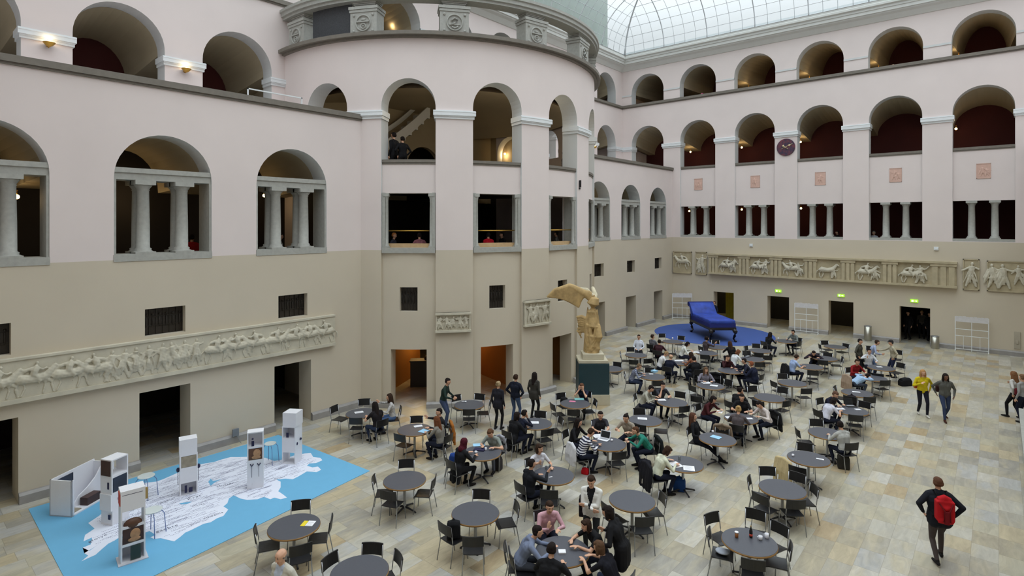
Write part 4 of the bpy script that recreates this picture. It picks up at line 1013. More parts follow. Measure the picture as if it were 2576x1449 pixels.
# ================================================================ rugs, exhibits
mp = [(-18.27, 2.80), (-18.31, 9.25), (-13.67, 9.62), (-12.72, 2.70)]
rug = empty('map_rug', (0, 0, 0), 0, 'large light blue floor rug printed with a white map', 'rug')
b = MB(); b.ring([[(x, y, 0.0) for x, y in mp], [(x, y, 0.012) for x, y in mp]], 0, False)
M['rugblue'] = mat('sky_blue_carpet', (104, 170, 208), 0.8, 0.02, 3)
b.build('carpet', M['rugblue'], rug)
coast = [(205,1412),(222,1398),(212,1392),(240,1375),(262,1360),(225,1386),(208,1378),(228,1370),(232,1352),(210,1362),(214,1346),(238,1330),(222,1316),(252,1296),(268,1276),(290,1262),(318,1240),(342,1226),(352,1216),(372,1214),(392,1212),(410,1206),(428,1198),(446,1190),(462,1184),(478,1180),(497,1170),(516,1166),(537,1163),(558,1156),(580,1150),(604,1150),(628,1149),(645,1150),(668,1152),(690,1160),(712,1156),(728,1150),(740,1146),(752,1144),(766,1141),(782,1140),(788,1150),(806,1152),(811,1158),(795,1165),(778,1166),(772,1172),(786,1176),(800,1174),(808,1182),(796,1188),(772,1186),(762,1192),(748,1200),(736,1206),(718,1204),(704,1206),(694,1206),(706,1212),(706,1226),(700,1236),(712,1244),(722,1252),(706,1256),(690,1252),(680,1256),(664,1250),(648,1256),(622,1258),(604,1254),(588,1246),(576,1254),(572,1266),(562,1274),(574,1282),(562,1298),(546,1304),(530,1314),(512,1318),(496,1326),(480,1334),(466,1340),(452,1352),(438,1362),(420,1358),(404,1354),(388,1356),(378,1352),(392,1346),(376,1336),(360,1342),(340,1342),(320,1346),(300,1352),(288,1360),(272,1368),(258,1380),(240,1396),(222,1404)]
from mathutils.geometry import tessellate_polygon
def flat(parent, name, pix, z, m_, th=0.003):
    P = [at(x, y, z) for x, y in pix]
    b = MB(); n = len(P)
    for tri in tessellate_polygon([P]): b.poly([(P[i].x, P[i].y, z + th) for i in tri])
    for i in range(n):
        a, c = P[i], P[(i + 1) % n]; b.poly([(a.x, a.y, z), (c.x, c.y, z), (c.x, c.y, z + th), (a.x, a.y, z + th)])
    return b.build(name, m_, parent)
M['mapw'] = mat('printed_white', (222, 226, 240), 0.8, 0.02)
M['ink'] = mat('grey_ink', (88, 92, 112), 0.8, 0.02)
M['inkl'] = mat('light_ink', (140, 142, 166), 0.8, 0.02)
flat(rug, 'map_land', coast, 0.012, M['mapw'])
for nm, pix in (('printed_lake', [(524, 1212), (530, 1204), (536, 1210), (556, 1206), (540, 1214), (530, 1222)]), ('printed_lake', [(450, 1266), (464, 1264), (484, 1262), (470, 1268), (456, 1269)])):
    flat(rug, nm, pix, 0.0153, M['rugblue'], 0.001)
def inside(x, y, poly):
    r_ = False; j = len(poly) - 1
    for i in range(len(poly)):
        xi, yi = poly[i]; xj, yj = poly[j]
        if (yi > y) != (yj > y) and x < (xj - xi) * (y - yi) / (yj - yi) + xi: r_ = not r_
        j = i
    return r_
cw = [(p.x, p.y) for p in (at(x, y, 0.012) for x, y in coast)]
b = MB(); rg = random.Random(5)
for i in range(2600):
    x = rg.uniform(-18.2, -12.9); y = rg.uniform(2.8, 9.6); l = rg.uniform(0.1, 0.42)
    if all(inside(x + q * 0.04, y + q * l, cw) for q in (-1, -.5, 0, 0.5, 1)) and all(inside(x + q, y, cw) for q in (-.06, .06)):
        n_ = int(l / 0.03); 
        for k in range(n_):
            yy = y - l / 2 + l * k / n_; h_ = rg.choice((0.012, 0.016, 0.022))
            b.bx(x - h_ / 2, x + h_ / 2, yy, yy + 0.018, 0.0152, 0.0160)
o = b.build('small_lettering', M['inkl'], rug); o['kind'] = 'stuff'
def text(parent, name, s, p, size, ang, m_, sp=1.5):
    c = bpy.data.curves.new(name, 'FONT'); c.body = s; c.size = size; c.space_character = sp; c.align_x = 'CENTER'; c.align_y = 'CENTER'; c.extrude = 0.0006
    o = bpy.data.objects.new(name, c); COL.objects.link(o)
    dg = bpy.context.evaluated_depsgraph_get(); me = bpy.data.meshes.new_from_object(o.evaluated_get(dg)); bpy.data.objects.remove(o)
    me.materials.clear(); me.materials.append(m_)
    o = bpy.data.objects.new(name, me); COL.objects.link(o); o.parent = parent; o.location = p; o.rotation_euler = ang if isinstance(ang, tuple) else (0, 0, ang); return o
for s, px, py, px2, py2 in (('gfoiye', 222, 1366, 268, 1346), ('gaebte', 392, 1340, 447, 1322), ('towania', 513, 1306, 561, 1290), ('Muter', 484, 1276, 514, 1268), ('Muster', 545, 1226, 588, 1216), ('Krat', 472, 1258, 505, 1248), ('Aoste', 402, 1268, 436, 1256), ('Kantner', 400, 1254, 440, 1243), ('Rio', 372, 1302, 390, 1298), ('Rouget', 690, 1206, 716, 1200)):
    p0, p1 = at(px, py, 0), at(px2, py2, 0); L = (p1 - p0).length
    o = text(rug, 'lettering', s, ((p0.x + p1.x) / 2, (p0.y + p1.y) / 2, 0.0162), 0.25, atan2(p1.y - p0.y, p1.x - p0.x), M['ink'], 1.15)
    xs = [v.co.x for v in o.data.vertices]; k = L / max(0.01, max(xs) - min(xs)); o.scale = (k, min(k, 1.6), 1)
# round blue rug and the oversized chaise
b = MB(); b.lathe([(3.66, 0), (3.66, 0.012), (0.01, 0.012)], (0, 0, 0), 72, smooth=False)
rr_ = b.build('round_rug', mat('royal_blue_carpet', (58, 84, 150), 0.85, 0.03, 2), loc=(-13.95, 36.05, 0)); tag(rr_, 'large round royal blue rug under the chaise', 'rug')
cz = empty('chaise_longue', (-13.6, 35.0, 0.012), atan2(-2.0, 1.9), 'oversized blue chaise longue with scrolled dark legs on the round rug', 'sofa')
M['velvet'] = mat('blue_velvet', (38, 66, 158), 0.65, 0.42, 2.6); M['velvetd'] = mat('deep_blue_side', (16, 30, 104), 0.8, 0.15, 2)
M['darkwood'] = mat('near_black_wood', (26, 20, 20), 0.35, 0.1, 6)
# local x runs from the headrest (-) to the foot (+)
b = MB(); b.bx(-1.5, 1.62, -0.78, 0.78, 1.08, 1.30); b.build('seat_cushion', M['velvet'], cz, bevel=0.07)
b = MB(); b.bx(-1.5, 1.6, -0.80, 0.80, 0.84, 1.12); b.build('seat_side', M['velvetd'], cz, bevel=0.03)
b = MB(); rr = []
for x_, z_ in ((-1.15, 1.28), (-1.3, 1.45), (-1.52, 1.66), (-1.72, 1.86), (-1.92, 1.93), (-2.05, 1.84), (-2.04, 1.68), (-1.92, 1.66), (-1.78, 1.60), (-1.62, 1.3), (-1.5, 1.0)):
    rr.append((x_, z_))
b.ring([[(x_, y__, z_) for x_, z_ in rr] for y__ in (-0.80, 0.80)], 0, True, True, True); b.build('headrest', M['velvet'], cz, bevel=0.03)
b = MB(); b.tube([(-1.93, -0.82, 1.8), (-1.93, 0.82, 1.8)], 0.15, 14); b.build('bolster', M['velvetd'], cz)
b = MB(); b.bx(-1.55, 1.62, -0.82, 0.82, 0.70, 0.86); b.bx(-1.7, -1.5, -0.82, 0.82, 0.7, 1.2); b.build('wooden_frame', M['darkwood'], cz, bevel=0.02)
for x_ in (-1.45, 1.5):
    for s in (-1, 1):
        b = MB(); q = 1 if x_ > 0 else -1
        b.tube([(x_, s * 0.7, 0.76), (x_ + 0.16 * q, s * 0.74, 0.6), (x_ + 0.12 * q, s * 0.72, 0.38), (x_ - 0.03 * q, s * 0.70, 0.18), (x_ + 0.08 * q, s * 0.74, 0.06), (x_ + 0.22 * q, s * 0.76, 0.05)], [0.12, 0.13, 0.085, 0.055, 0.07, 0.05], 10)
        b.ball((x_ + 0.14 * q, s * 0.76, 0.62), 0.115, 0, 10, 7, (1, 0.8, 1.2)); b.build('leg', M['darkwood'], cz)
# white metal display racks
def rack(p0, p1, label):
    d = Vector((p1[0] - p0[0], p1[1] - p0[1])); L = d.length; o = empty('display_rack', (p0[0], p0[1], 0), atan2(d.y, d.x), label, 'rack')
    b = MB()
    for x in (0, L): b.box((x, 0, 0.95), (0.035, 0.035, 1.9)); b.box((x, 0, 0.02), (0.04, 0.42, 0.04))
    b.box((L / 2, 0, 0.95), (0.025, 0.025, 1.9))
    for z in (0.12, 0.85, 1.22): b.box((L / 2, 0, z), (L, 0.03, 0.03))
    for x in (L * 0.25, L * 0.75): b.box((x, 0, 0.49), (0.018, 0.018, 0.74))
    b.build('frame', M['white'], o)
    b = MB(); b.box((L / 2, -0.01, 1.76), (L, 0.02, 0.26))
    for k in range(9): b.box((L * (k + 0.5) / 9, -0.01, 1.90 + 0.012 * (k % 3)), (L / 10, 0.02, 0.05))
    b.build('header_panel', mat('faded_white_panel', (206, 204, 206), 0.6, 0.06, 8), o)
rack((-18.35, 39.55), (-17.2, 40.35), 'white metal display rack in the far corner behind the chaise')
rack((-10.12, 40.1), (-8.78, 40.25), 'white metal display rack between the middle far doors')
rack((-1.85, 40.2), (-0.42, 40.25), 'white metal display rack at the right end of the far wall')
for x, y, l_ in ((-6.02, 40.1, 'tall'), (-2.75, 40.05, 'shorter')):
    h_ = 0.86 if l_ == 'tall' else 0.68
    o = empty('litter_bin', (x, y, 0), 0, '%s steel cylinder bin %s' % (l_, 'left of the rightmost far doorway' if l_ == 'tall' else 'right of the rightmost far doorway'), 'bin')
    b = MB(); b.lathe([(0.19, 0), (0.2, 0.02), (0.2, h_)], (0, 0, 0), 24, smooth=True); b.build('body', mat('brushed_steel', (172, 170, 160), 0.3, 0.04, 20, metal=0.9), o)
    b = MB(); b.lathe([(0.205, h_), (0.205, h_ + 0.03), (0.15, h_ + 0.04), (0.13, h_ - 0.02)], (0, 0, 0), 24); b.build('rim', M['chrome'], o)
# display towers
M['board'] = mat('white_board', (226, 226, 232), 0.45, 0.02); M['boardi'] = mat('board_inside', (196, 196, 204), 0.5, 0.02)
M['red2'] = mat('orange_red', (196, 62, 40), 0.5, 0.05); M['navy'] = mat('navy_print', (26, 26, 66), 0.5, 0.05)
M['photo'] = mat('blurred_brown_print', (92, 60, 42), 0.5, 0.45, 3.2); M['photo2'] = mat('blue_black_print', (34, 44, 62), 0.5, 0.45, 4); M['photo3'] = mat('dark_portrait_print', (60, 38, 34), 0.5, 0.4, 3)
M['photo4'] = mat('beige_print', (150, 140, 122), 0.5, 0.3, 6); M['green'] = mat('bottle_green_card', (42, 56, 50), 0.5, 0.05); M['tan'] = mat('ochre_card', (170, 142, 84), 0.5, 0.05)
def cube_frame(b, c, w_, d, h_, open_front=True, t=0.03, closed_back=False):
    x, y, z = c
    b.bx(x - w_ / 2, x + w_ / 2, y - d / 2, y + d / 2, z, z + t); b.bx(x - w_ / 2, x + w_ / 2, y - d / 2, y + d / 2, z + h_ - t, z + h_)
    b.bx(x - w_ / 2, x - w_ / 2 + t, y - d / 2, y + d / 2, z + t, z + h_ - t); b.bx(x + w_ / 2 - t, x + w_ / 2, y - d / 2, y + d / 2, z + t, z + h_ - t)
    if not open_front: b.bx(x - w_ / 2 + t, x + w_ / 2 - t, y - d / 2, y - d / 2 + t, z + t, z + h_ - t)
    if closed_back: b.bx(x - w_ / 2 + t, x + w_ / 2 - t, y + d / 2 - t, y + d / 2, z + t, z + h_ - t)
TS = 0.875
def tower(px, py, yaw, label, spec, w_=0.50, d=0.40, group=None):
    """yaw: 0 = front faces the viewpoint's picture plane"""
    p = at(px, py, 0); o = empty('display_tower', (p.x, p.y, 0.0135), TH + R(yaw), label, 'display stand'); o.scale = (0.95, 0.95, TS)
    z = 0
    for k, (h_, kind, dx) in enumerate(spec):
        b = MB(); cube_frame(b, (dx, 0, z), w_, d, h_, kind in ('open', 'shelf', 'photo', 'portrait', 'niche', 'photo2', 'photo4'), closed_back=kind in ('shelf', 'niche')); b.build('box', M['board'], o)
        if kind in ('photo', 'portrait', 'photo2', 'photo4'):
            b = MB(); b.bx(dx - w_ / 2 + 0.035, dx + w_ / 2 - 0.035, -d / 2 + 0.005, -d / 2 + 0.02, z + 0.04, z + h_ - 0.04)
            pp = b.build('picture', M[{'photo': 'photo', 'portrait': 'photo3', 'photo2': 'photo2', 'photo4': 'photo4'}[kind]], o)
            if kind in ('portrait', 'photo'):
                c = MB(); c.ball((dx + 0.04, -d / 2, z + h_ * 0.55), 0.10, 0, 12, 8, (1, 0.06, 1.25)); c.ball((dx + 0.02, -d / 2, z + h_ * 0.25), 0.09, 0, 10, 6, (1.4, 0.06, 0.6)); c.build('print', mat('skin_tone_print', (170, 130, 96), 0.6, 0.3, 9), o)
        z += h_
    return o, w_, d
def addbox(o, name, x0, x1, y0, y1, z0, z1, m_):
    b = MB(); b.bx(x0, x1, y0, y1, z0, z1); return b.build(name, M[m_], o)
o, w_, d = tower(332, 1404, 41, 'nearest white display tower with portrait and orange red side', [(0.42, 'shelf', 0), (0.42, 'portrait', 0), (0.42, 'open', 0), (0.46, 'closed', 0)], 0.46, 0.36)
addbox(o, 'side_panel', -0.245, -0.232, -0.16, 0.1, 1.38, 1.66, 'red2'); addbox(o, 'side_flag', 0.232, 0.30, -0.02, 0.0, 1.34, 1.62, 'tan'); addbox(o, 'card', -0.05, 0.14, -0.19, -0.175, 0.04, 0.38, 'green')
b = MB(); b.ball((0, -0.12, 0.88), 0.15, 0, 14, 8, (1.2, 0.5, 0.9)); b.build('dome_display', M['photo'], o)
addbox(o, 'base_board', -0.28, 0.28, -0.26, 0.2, 0, 0.02, 'boardi'); addbox(o, 'lettering', -0.2, 0.18, -0.183, -0.181, 1.62, 1.63, 'navy')
o, w_, d = tower(288, 1312, 74, 'white display tower behind the nearest one, dark red side and round print', [(0.40, 'closed', 0.02), (0.44, 'closed', -0.02), (0.46, 'photo2', 0), (0.46, 'open', 0)], 0.44, 0.36)
addbox(o, 'side_panel', -0.235, -0.222, -0.15, 0.15, 1.33, 1.73, 'photo3'); addbox(o, 'badge', -0.06, 0.06, -0.19, -0.18, 0.64, 0.70, 'navy'); addbox(o, 'badge', -0.23, -0.222, -0.1, -0.05, 0.98, 1.16, 'navy'); addbox(o, 'badge', -0.236, -0.222, -0.15, -0.08, 0.18, 0.3, 'navy')
o, w_, d = tower(474, 1240, 33, 'second white display tower on the map, dark knobs on both sides', [(0.40, 'niche', 0), (0.40, 'closed', 0), (0.40, 'photo4', 0), (0.46, 'closed', -0.01)], 0.43, 0.34)
addbox(o, 'numeral', -0.10, -0.04, -0.175, -0.165, 0.08, 0.30, 'navy'); addbox(o, 'numeral', 0.0, 0.09, -0.175, -0.165, 0.08, 0.22, 'navy')
for s in (-1, 1):
    b = MB(); b.ball((s * 0.25, 0, 0.74), 0.055, 0, 8, 6, (0.8, 0.8, 1.3)); b.tube([(s * 0.25, 0, 0.74), (s * 0.25, 0, 0.3)], 0.008, 5); b.build('knob', M['navy'], o)
o, w_, d = tower(643, 1224, 22, 'third white display tower with a brown face picture', [(0.40, 'closed', 0), (0.44, 'closed', 0), (0.42, 'photo', 0), (0.46, 'niche', 0)], 0.42, 0.30)
addbox(o, 'figure_print', -0.10, -0.03, -0.155, -0.145, 1.30, 1.46, 'navy')
b = MB(); b.ball((-0.07, -0.15, 1.52), 0.03, 0, 8, 6); b.build('figure_print', M['navy'], o)
for s in (-1, 1):
    b = MB(); b.tube([(s * 0.09 - 0.04, -0.16, 0.76), (s * 0.09, -0.16, 0.69), (s * 0.09 + 0.04, -0.16, 0.76)], 0.016, 6); b.tube([(s * 0.09, -0.16, 0.69), (s * 0.09, -0.16, 0.35)], 0.004, 4); b.build('hook', M['navy'], o)
o, w_, d = tower(735, 1162, -8, 'farthest white display tower at the top corner of the map', [(0.42, 'open', 0), (0.42, 'closed', 0), (0.42, 'niche', 0), (0.46, 'closed', 0.02)], 0.44, 0.42)
addbox(o, 'figure_print', -0.08, 0.0, -0.215, -0.205, 0.90, 1.06, 'navy'); 
b = MB(); b.ball((0.22, -0.1, 0.66), 0.04, 0, 7, 5, (0.5, 1, 1.4)); b.ball((0.24, 0.08, 0.76), 0.04, 0, 7, 5); b.build('knob', M['navy'], o)
# wedge shaped white box with sloping opening
wb = empty('display_box', (-16.94, 3.40, 0.0135), R(124), 'white wedge shaped exhibition box at the rug corner by the wall', 'display stand')
b = MB(); L, W, H = 1.25, 0.60, 0.87; t = 0.03     # local x along its length
b.bx(0, L, 0, W, 0, t); b.bx(0, t, 0, W, 0, H); b.bx(0, L, W - t, W, 0, H); b.bx(L - t, L, 0, W, 0, H * 0.95); b.bx(0, 0.07, 0, t, 0, H)
P = [(0.3, t), (L, t), (L, H * 0.95), (1.0, 0.52), (0.75, 0.36), (0.5, 0.26)]; b.ring([[(x, 0.30, z) for x, z in P], [(x, 0.33, z) for x, z in P]], 0, False)
b.build('shell', M['board'], wb)
b = MB(); b.bx(0.5, 0.9, 0.06, 0.26, 0.03, 0.22); b.build('exhibit_block', M['photo3'], wb)
b = MB(); b.bx(0.1, 0.35, 0.08, 0.3, 0.03, 0.05); b.build('photo_tray', M['photo4'], wb)
b = MB(); b.bx(0.08, 0.6, W - 0.05, W - 0.035, 0.38, 0.80); b.build('printed_panel', M['photo2'], wb)
# wire stools of blue grey rod
M['wire'] = mat('blue_grey_wire', (106, 126, 176), 0.4, 0.02)
def wirestool(px, py, lab, h_=0.55, r_=0.2, top='white'):
    p = at(px, py, 0); o = empty('wire_stool', (p.x, p.y, 0.0135), 0.5, lab, 'stool')
    for s in (-1, 1):
        b = MB(); b.tube([(s * r_ * 1.05, -0.16, 0), (s * r_ * 0.9, -0.14, h_ * 0.8), (s * r_ * 0.5, -0.1, h_)], 0.009, 6); b.build('leg', M['wire'], o)
        b = MB(); b.tube([(s * r_ * 1.05, 0.16, 0), (s * r_ * 0.9, 0.14, h_ * 0.8), (s * r_ * 0.5, 0.1, h_)], 0.009, 6); b.build('leg', M['wire'], o)
    b = MB(); b.lathe([(r_ * 0.95, h_ - 0.01), (r_, h_), (r_ * 0.95, h_ + 0.012)], (0, 0, 0), 20); b.build('seat', mat('clear_plastic', (206, 214, 214), 0.2, 0.02), o)
wirestool(384, 1345, 'wire stool beside the nearest display tower'); wirestool(368, 1252, 'wire stool behind the nearest display tower'); 
wirestool(680, 1166, 'slim white round topped stool between the two far towers', 0.58, 0.17)

# ================================================================ draped statue on its pedestal
pd = empty('pedestal', (-12.32, 19.22, 0), TH, 'dark teal pedestal block on a beige plinth, carrying the winged sculpture', 'pedestal')
M['teal'] = mat('dark_teal_panel', (26, 54, 62), 0.45, 0.08, 3); M['beige'] = mat('beige_stone', (188, 180, 158), 0.6, 0.08, 4)
b = MB(); b.bx(-0.62, 0.62, -0.55, 0.55, 0, 0.41); b.build('plinth', M['beige'], pd, bevel=0.01)
b = MB(); b.bx(-0.6, 0.6, -0.53, 0.53, 0.41, 1.62); b.build('panelled_block', M['teal'], pd, bevel=0.01)
b = MB(); b.bx(-0.6, 0.56, -0.50, 0.50, 1.62, 1.74); b.build('cap', M['beige'], pd, bevel=0.015)
stt = empty('draped_statue', (-12.32, 19.22, 1.74), TH, 'ochre plaster sculpture of a draped headless figure with a sweeping wing', 'statue')
M['ochrep'] = mat('ochre_plaster', (176, 148, 100), 0.75, 0.30, 4.5, bump=0.5); M['dusty'] = mat('dusty_plaster', (196, 186, 160), 0.8, 0.15, 5, bump=0.4)
b = MB(); b.bx(-0.42, 0.42, -0.36, 0.36, 0, 0.22); b.build('statue_base', M['beige'], stt, bevel=0.012)
b = MB()
b.tube([(-0.02, 0.02, 0.2), (-0.03, 0, 0.5), (0.0, -0.02, 0.9), (0.05, -0.03, 1.25), (0.02, 0, 1.55), (0.0, 0.02, 1.85), (0.03, 0.02, 2.15), (0.1, 0, 2.38), (0.06, 0, 2.5)], [0.30, 0.27, 0.27, 0.26, 0.21, 0.22, 0.25, 0.17, 0.08], 16)
b.tube([(0.16, -0.05, 1.3), (0.24, -0.2, 0.85), (0.2, -0.15, 0.4), (0.12, -0.1, 0.22)], [0.16, 0.15, 0.11, 0.09], 12)
b.tube([(-0.1, 0.0, 1.35), (-0.16, 0.1, 0.8), (-0.22, 0.15, 0.22)], [0.18, 0.15, 0.12], 12)
rs = random.Random(8)
for k in range(34):
    a = rs.uniform(0, 2 * pi); z0_ = rs.uniform(0.6, 1.6); x0, y0 = 0.24 * cos(a), 0.22 * sin(a); tw = rs.uniform(-0.7, 0.7)
    b.tube([(x0 * 0.8, y0 * 0.8, z0_ + 0.5), (x0 * 1.05, y0 * 1.05, z0_), (0.27 * cos(a + tw * 0.5), 0.25 * sin(a + tw * 0.5), z0_ - 0.3), (0.26 * cos(a + tw), 0.25 * sin(a + tw), max(0.22, z0_ - 0.65))], [0.03, 0.045, 0.045, 0.03], 6)
for k in range(8):   # flying cloak at the hip
    b.tube([(-0.1, 0.05, 1.45 - 0.05 * k), (-0.42 - 0.02 * k, 0.1 + 0.02 * k, 1.62 - 0.09 * k), (-0.62 + 0.03 * k, 0.12, 1.60 - 0.12 * k)], [0.09, 0.09, 0.05], 7)
me = remesh(b, 'draped_body', 0.022, 2); me.materials.append(M['ochrep']); o = bpy.data.objects.new('draped_body', me); COL.objects.link(o); o.parent = stt
for nm, s in (('wing', -1), ('wing', 1)):
    b = MB(); n = 15
    for k in range(n):
        t = k / (n - 1)
        if s < 0: root = Vector((-0.05 + 0.02 * t, 0.06, 2.28 + 0.25 * (1 - t))); tip = Vector((-0.55 - 1.25 * t, 0.10, 1.98 + 0.42 * t + 0.1 * sin(pi * t)))
        else: root = Vector((0.12, 0.15, 2.25 + 0.1 * t)); tip = Vector((0.26 - 0.12 * t, 1.0 * t + 0.35, 2.2 + 0.35 * t))
        if s < 0:
            mid = (root + tip) / 2 + Vector((0, 0.02, 0.30 + 0.22 * t))
            b.tube([root, root * 0.7 + mid * 0.3 + Vector((0, 0, 0.06)), mid, mid * 0.35 + tip * 0.65 + Vector((0, 0, 0.12)), tip], [0.09, 0.1, 0.11, 0.085, 0.045], 8)
        else:
            mid = (root + tip) / 2 + Vector((0, 0, 0.25)); b.tube([root, mid, tip], [0.08, 0.08, 0.03], 7)
    me = remesh(b, nm, 0.028, 1); me.materials.append(M['ochrep'] if s < 0 else M['dusty']); o = bpy.data.objects.new(nm, me); COL.objects.link(o); o.parent = stt
b = MB()
for k in range(9):
    t = k / 8; b.tube([(0.12 - 0.1 * t, 0.05, 2.38 + 0.12 * t), (-0.2 - 0.5 * t, 0.12, 2.72 + 0.04 * t), (-0.5 - 0.75 * t, 0.14, 2.70 - 0.10 * t)], [0.07, 0.07, 0.03], 7)
me = remesh(b, 'wing_top_feathers', 0.025, 1); me.materials.append(M['dusty']); o = bpy.data.objects.new('wing_top_feathers', me); COL.objects.link(o); o.parent = stt
# ================================================================ people
V = Vector
def ik(a, t, l1, l2, hint):
    d = t - a; L = min(d.length, (l1 + l2) * 0.985); n = d.normalized(); t = a + n * L
    x = (l1 * l1 - l2 * l2 + L * L) / (2 * L); h_ = sqrt(max(0, l1 * l1 - x * x))
    hp = hint - n * hint.dot(n); hp = hp.normalized() if hp.length > 1e-4 else V((0, 0, 1))
    return a + n * x + hp * h_, t
def hand_segs(w, d, nrm, side, curl=0.5):
    """palm, four fingers of different lengths and a thumb"""
    d = d.normalized(); nrm = (nrm - d * nrm.dot(d)).normalized(); s = d.cross(nrm) * side
    S = []
    for k, off in enumerate((-0.027, -0.009, 0.009, 0.027)):
        a = w + d * 0.012 + s * off * 0.55; e = w + d * 0.088 + s * off
        S.append((a, e, 0.0155, 0.0125, 0))
        ln = (0.060, 0.070, 0.066, 0.052)[k]; p = e; dd = d.copy()
        for q in range(3):
            ang = curl * (0.45 + 0.35 * q); dd = (dd * cos(ang) + nrm * sin(ang)).normalized() if q == 0 else (dd * cos(curl * 0.6) + (nrm * dd.dot(d) - d * dd.dot(nrm)) * sin(curl * 0.6)).normalized()
            p2 = p + dd * ln * (0.42, 0.32, 0.26)[q]; S.append((p, p2, 0.0105 - 0.001 * q, 0.0098 - 0.001 * q, 0)); p = p2
    a = w + d * 0.028 - s * 0.024; b_ = a + (d * 0.6 - s * 0.8 + nrm * 0.25).normalized() * 0.042; c = b_ + (d * 0.9 - s * 0.25 + nrm * 0.35).normalized() * 0.034
    S.append((a, b_, 0.016, 0.0125, 0)); S.append((b_, c, 0.0125, 0.0095, 0))
    return S
def skeleton(P):
    """P: pose. Returns segments (a, b, ra, rb, tag) and the head frame. forward +Y, right +X"""
    sit = P.get('sit', True); pz = P.get('pz', 0.545 if sit else 0.94)
    lean = R(P.get('lean', 5)); tw = R(P.get('twist', 0)); bulk = P.get('bulk', 1.0) * 1.05; slim = P.get('slim', 1.0)
    side = R(P.get('side', 0))
    pel = V((0, P.get('py', -0.02 if sit else 0), pz)); U = V((sin(side), sin(lean), cos(lean))).normalized()
    U2 = V((sin(side), sin(lean * 1.25), cos(lean * 1.25))).normalized()
    X = V((cos(tw), -sin(tw), 0)); wa = pel + U * 0.17; ch = pel + U * 0.34; nb = ch + U2 * 0.16; F = X.cross(U) * -1
    F = U.cross(X)
    G = []; B = bulk * slim
    X0 = V((1, 0, 0))
    for s in (-1, 1):
        G.append((pel + X0 * 0.075 * s, pel + X0 * 0.085 * s - V((0, 0, 0.03)), 0.108 * slim, 0.102 * slim, 2))
        G.append((pel + X0 * 0.065 * s + U * 0.045, wa + X * 0.055 * s, 0.105 * B, 0.092 * B, 1))
        G.append((wa + X * 0.055 * s, ch + X * 0.08 * s, 0.092 * B, 0.108 * B, 1))
        G.append((ch + X * 0.08 * s, nb + X * 0.10 * s - U2 * 0.075, 0.108 * B, 0.072 * B, 1))
        G.append((nb + X * 0.02 * s - U2 * 0.02, nb + X * 0.155 * s - U2 * 0.055, 0.056 * bulk, 0.055 * bulk, 1))
    G.append((pel, wa, 0.10 * B, 0.09 * B, 1)); G.append((wa, ch, 0.09 * B, 0.10 * B, 1)); G.append((ch, nb - U2 * 0.05, 0.10 * B, 0.07 * B, 1))
    if P.get('belly'): G.append((wa + F * 0.05, wa + F * 0.07 - U * 0.06, 0.11, 0.10, 1))
    if P.get('hoodie'):
        for k in range(7):
            a0, a1 = pi * (k / 6.0) + pi, pi * ((k + 1) / 6.0) + pi
            if k < 6: G.append((nb + X * 0.085 * cos(a0) + F * (0.075 * sin(a0) + 0.0) - U2 * 0.01, nb + X * 0.085 * cos(a1) + F * (0.075 * sin(a1)) - U2 * 0.01, 0.036, 0.036, 1))
        G.append((nb - F * 0.09 - U2 * 0.02, nb - F * 0.10 - U2 * 0.09, 0.05, 0.035, 1))
    if P.get('collar', 1):
        for k in range(8):
            a0, a1 = 2 * pi * k / 8, 2 * pi * (k + 1) / 8; q = lambda a: nb + X * 0.058 * cos(a) + F * (0.055 * sin(a)) - U2 * (0.012 + 0.02 * (1 + sin(a)) / 2)
            G.append((q(a0), q(a1), 0.016, 0.016, 1))
    if P.get('bust'):
        for s in (-1, 1): G.append((ch + X * 0.06 * s + F * 0.07, ch + X * 0.06 * s + F * 0.075, 0.05, 0.05, 1))
    # head
    hp, hy_ = R(P.get('hp', 5)), R(P.get('hy', 0))
    hd = V((0, sin(lean * 0.9 + hp * 0.45), cos(lean * 0.9 + hp * 0.45))); nk = nb + V((sin(side) * 0.04, 0, 0)); hc = nk + hd * 0.165 + V((0, 0.02, 0))
    Rm = Matrix.Rotation(hy_, 3, 'Z') @ Matrix.Rotation(-hp, 3, 'X')
    H = lambda x, y, z: hc + Rm @ V((x, y, z))
    G.append((nb - U2 * 0.03, hc - hd * 0.05, 0.054, 0.05, 0))
    G += [(H(0, -0.025, 0.03), H(0, 0.015, 0.025), 0.083, 0.078, 0), (H(0, -0.01, 0.0), H(0, 0.02, -0.02), 0.078, 0.070, 0), (H(0, 0.02, -0.03), H(0, 0.045, -0.075), 0.058, 0.034, 0),
          (H(0, 0.086, 0.012), H(0, 0.104, -0.024), 0.009, 0.014, 0), (H(-0.03, 0.072, 0.034), H(0.03, 0.072, 0.034), 0.018, 0.018, 0)]
    for s in (-1, 1): G.append((H(0.077 * s, -0.005, 0.012), H(0.081 * s, -0.012, -0.022), 0.014, 0.010, 0)); G.append((H(0.035 * s, 0.05, -0.03), H(0.03 * s, 0.05, -0.035), 0.028, 0.026, 0))
    eyes = [H(-0.03, 0.088, 0.012), H(0.03, 0.088, 0.012)]; lips = [H(-0.02, 0.080, -0.055), H(0.02, 0.080, -0.055), H(0, 0.084, -0.055)]
    brows = [(H(-0.046, 0.085, 0.036), H(-0.018, 0.092, 0.038)), (H(0.046, 0.085, 0.036), H(0.018, 0.092, 0.038))]
    # arms
    slv = P.get('sleeve', 'long')
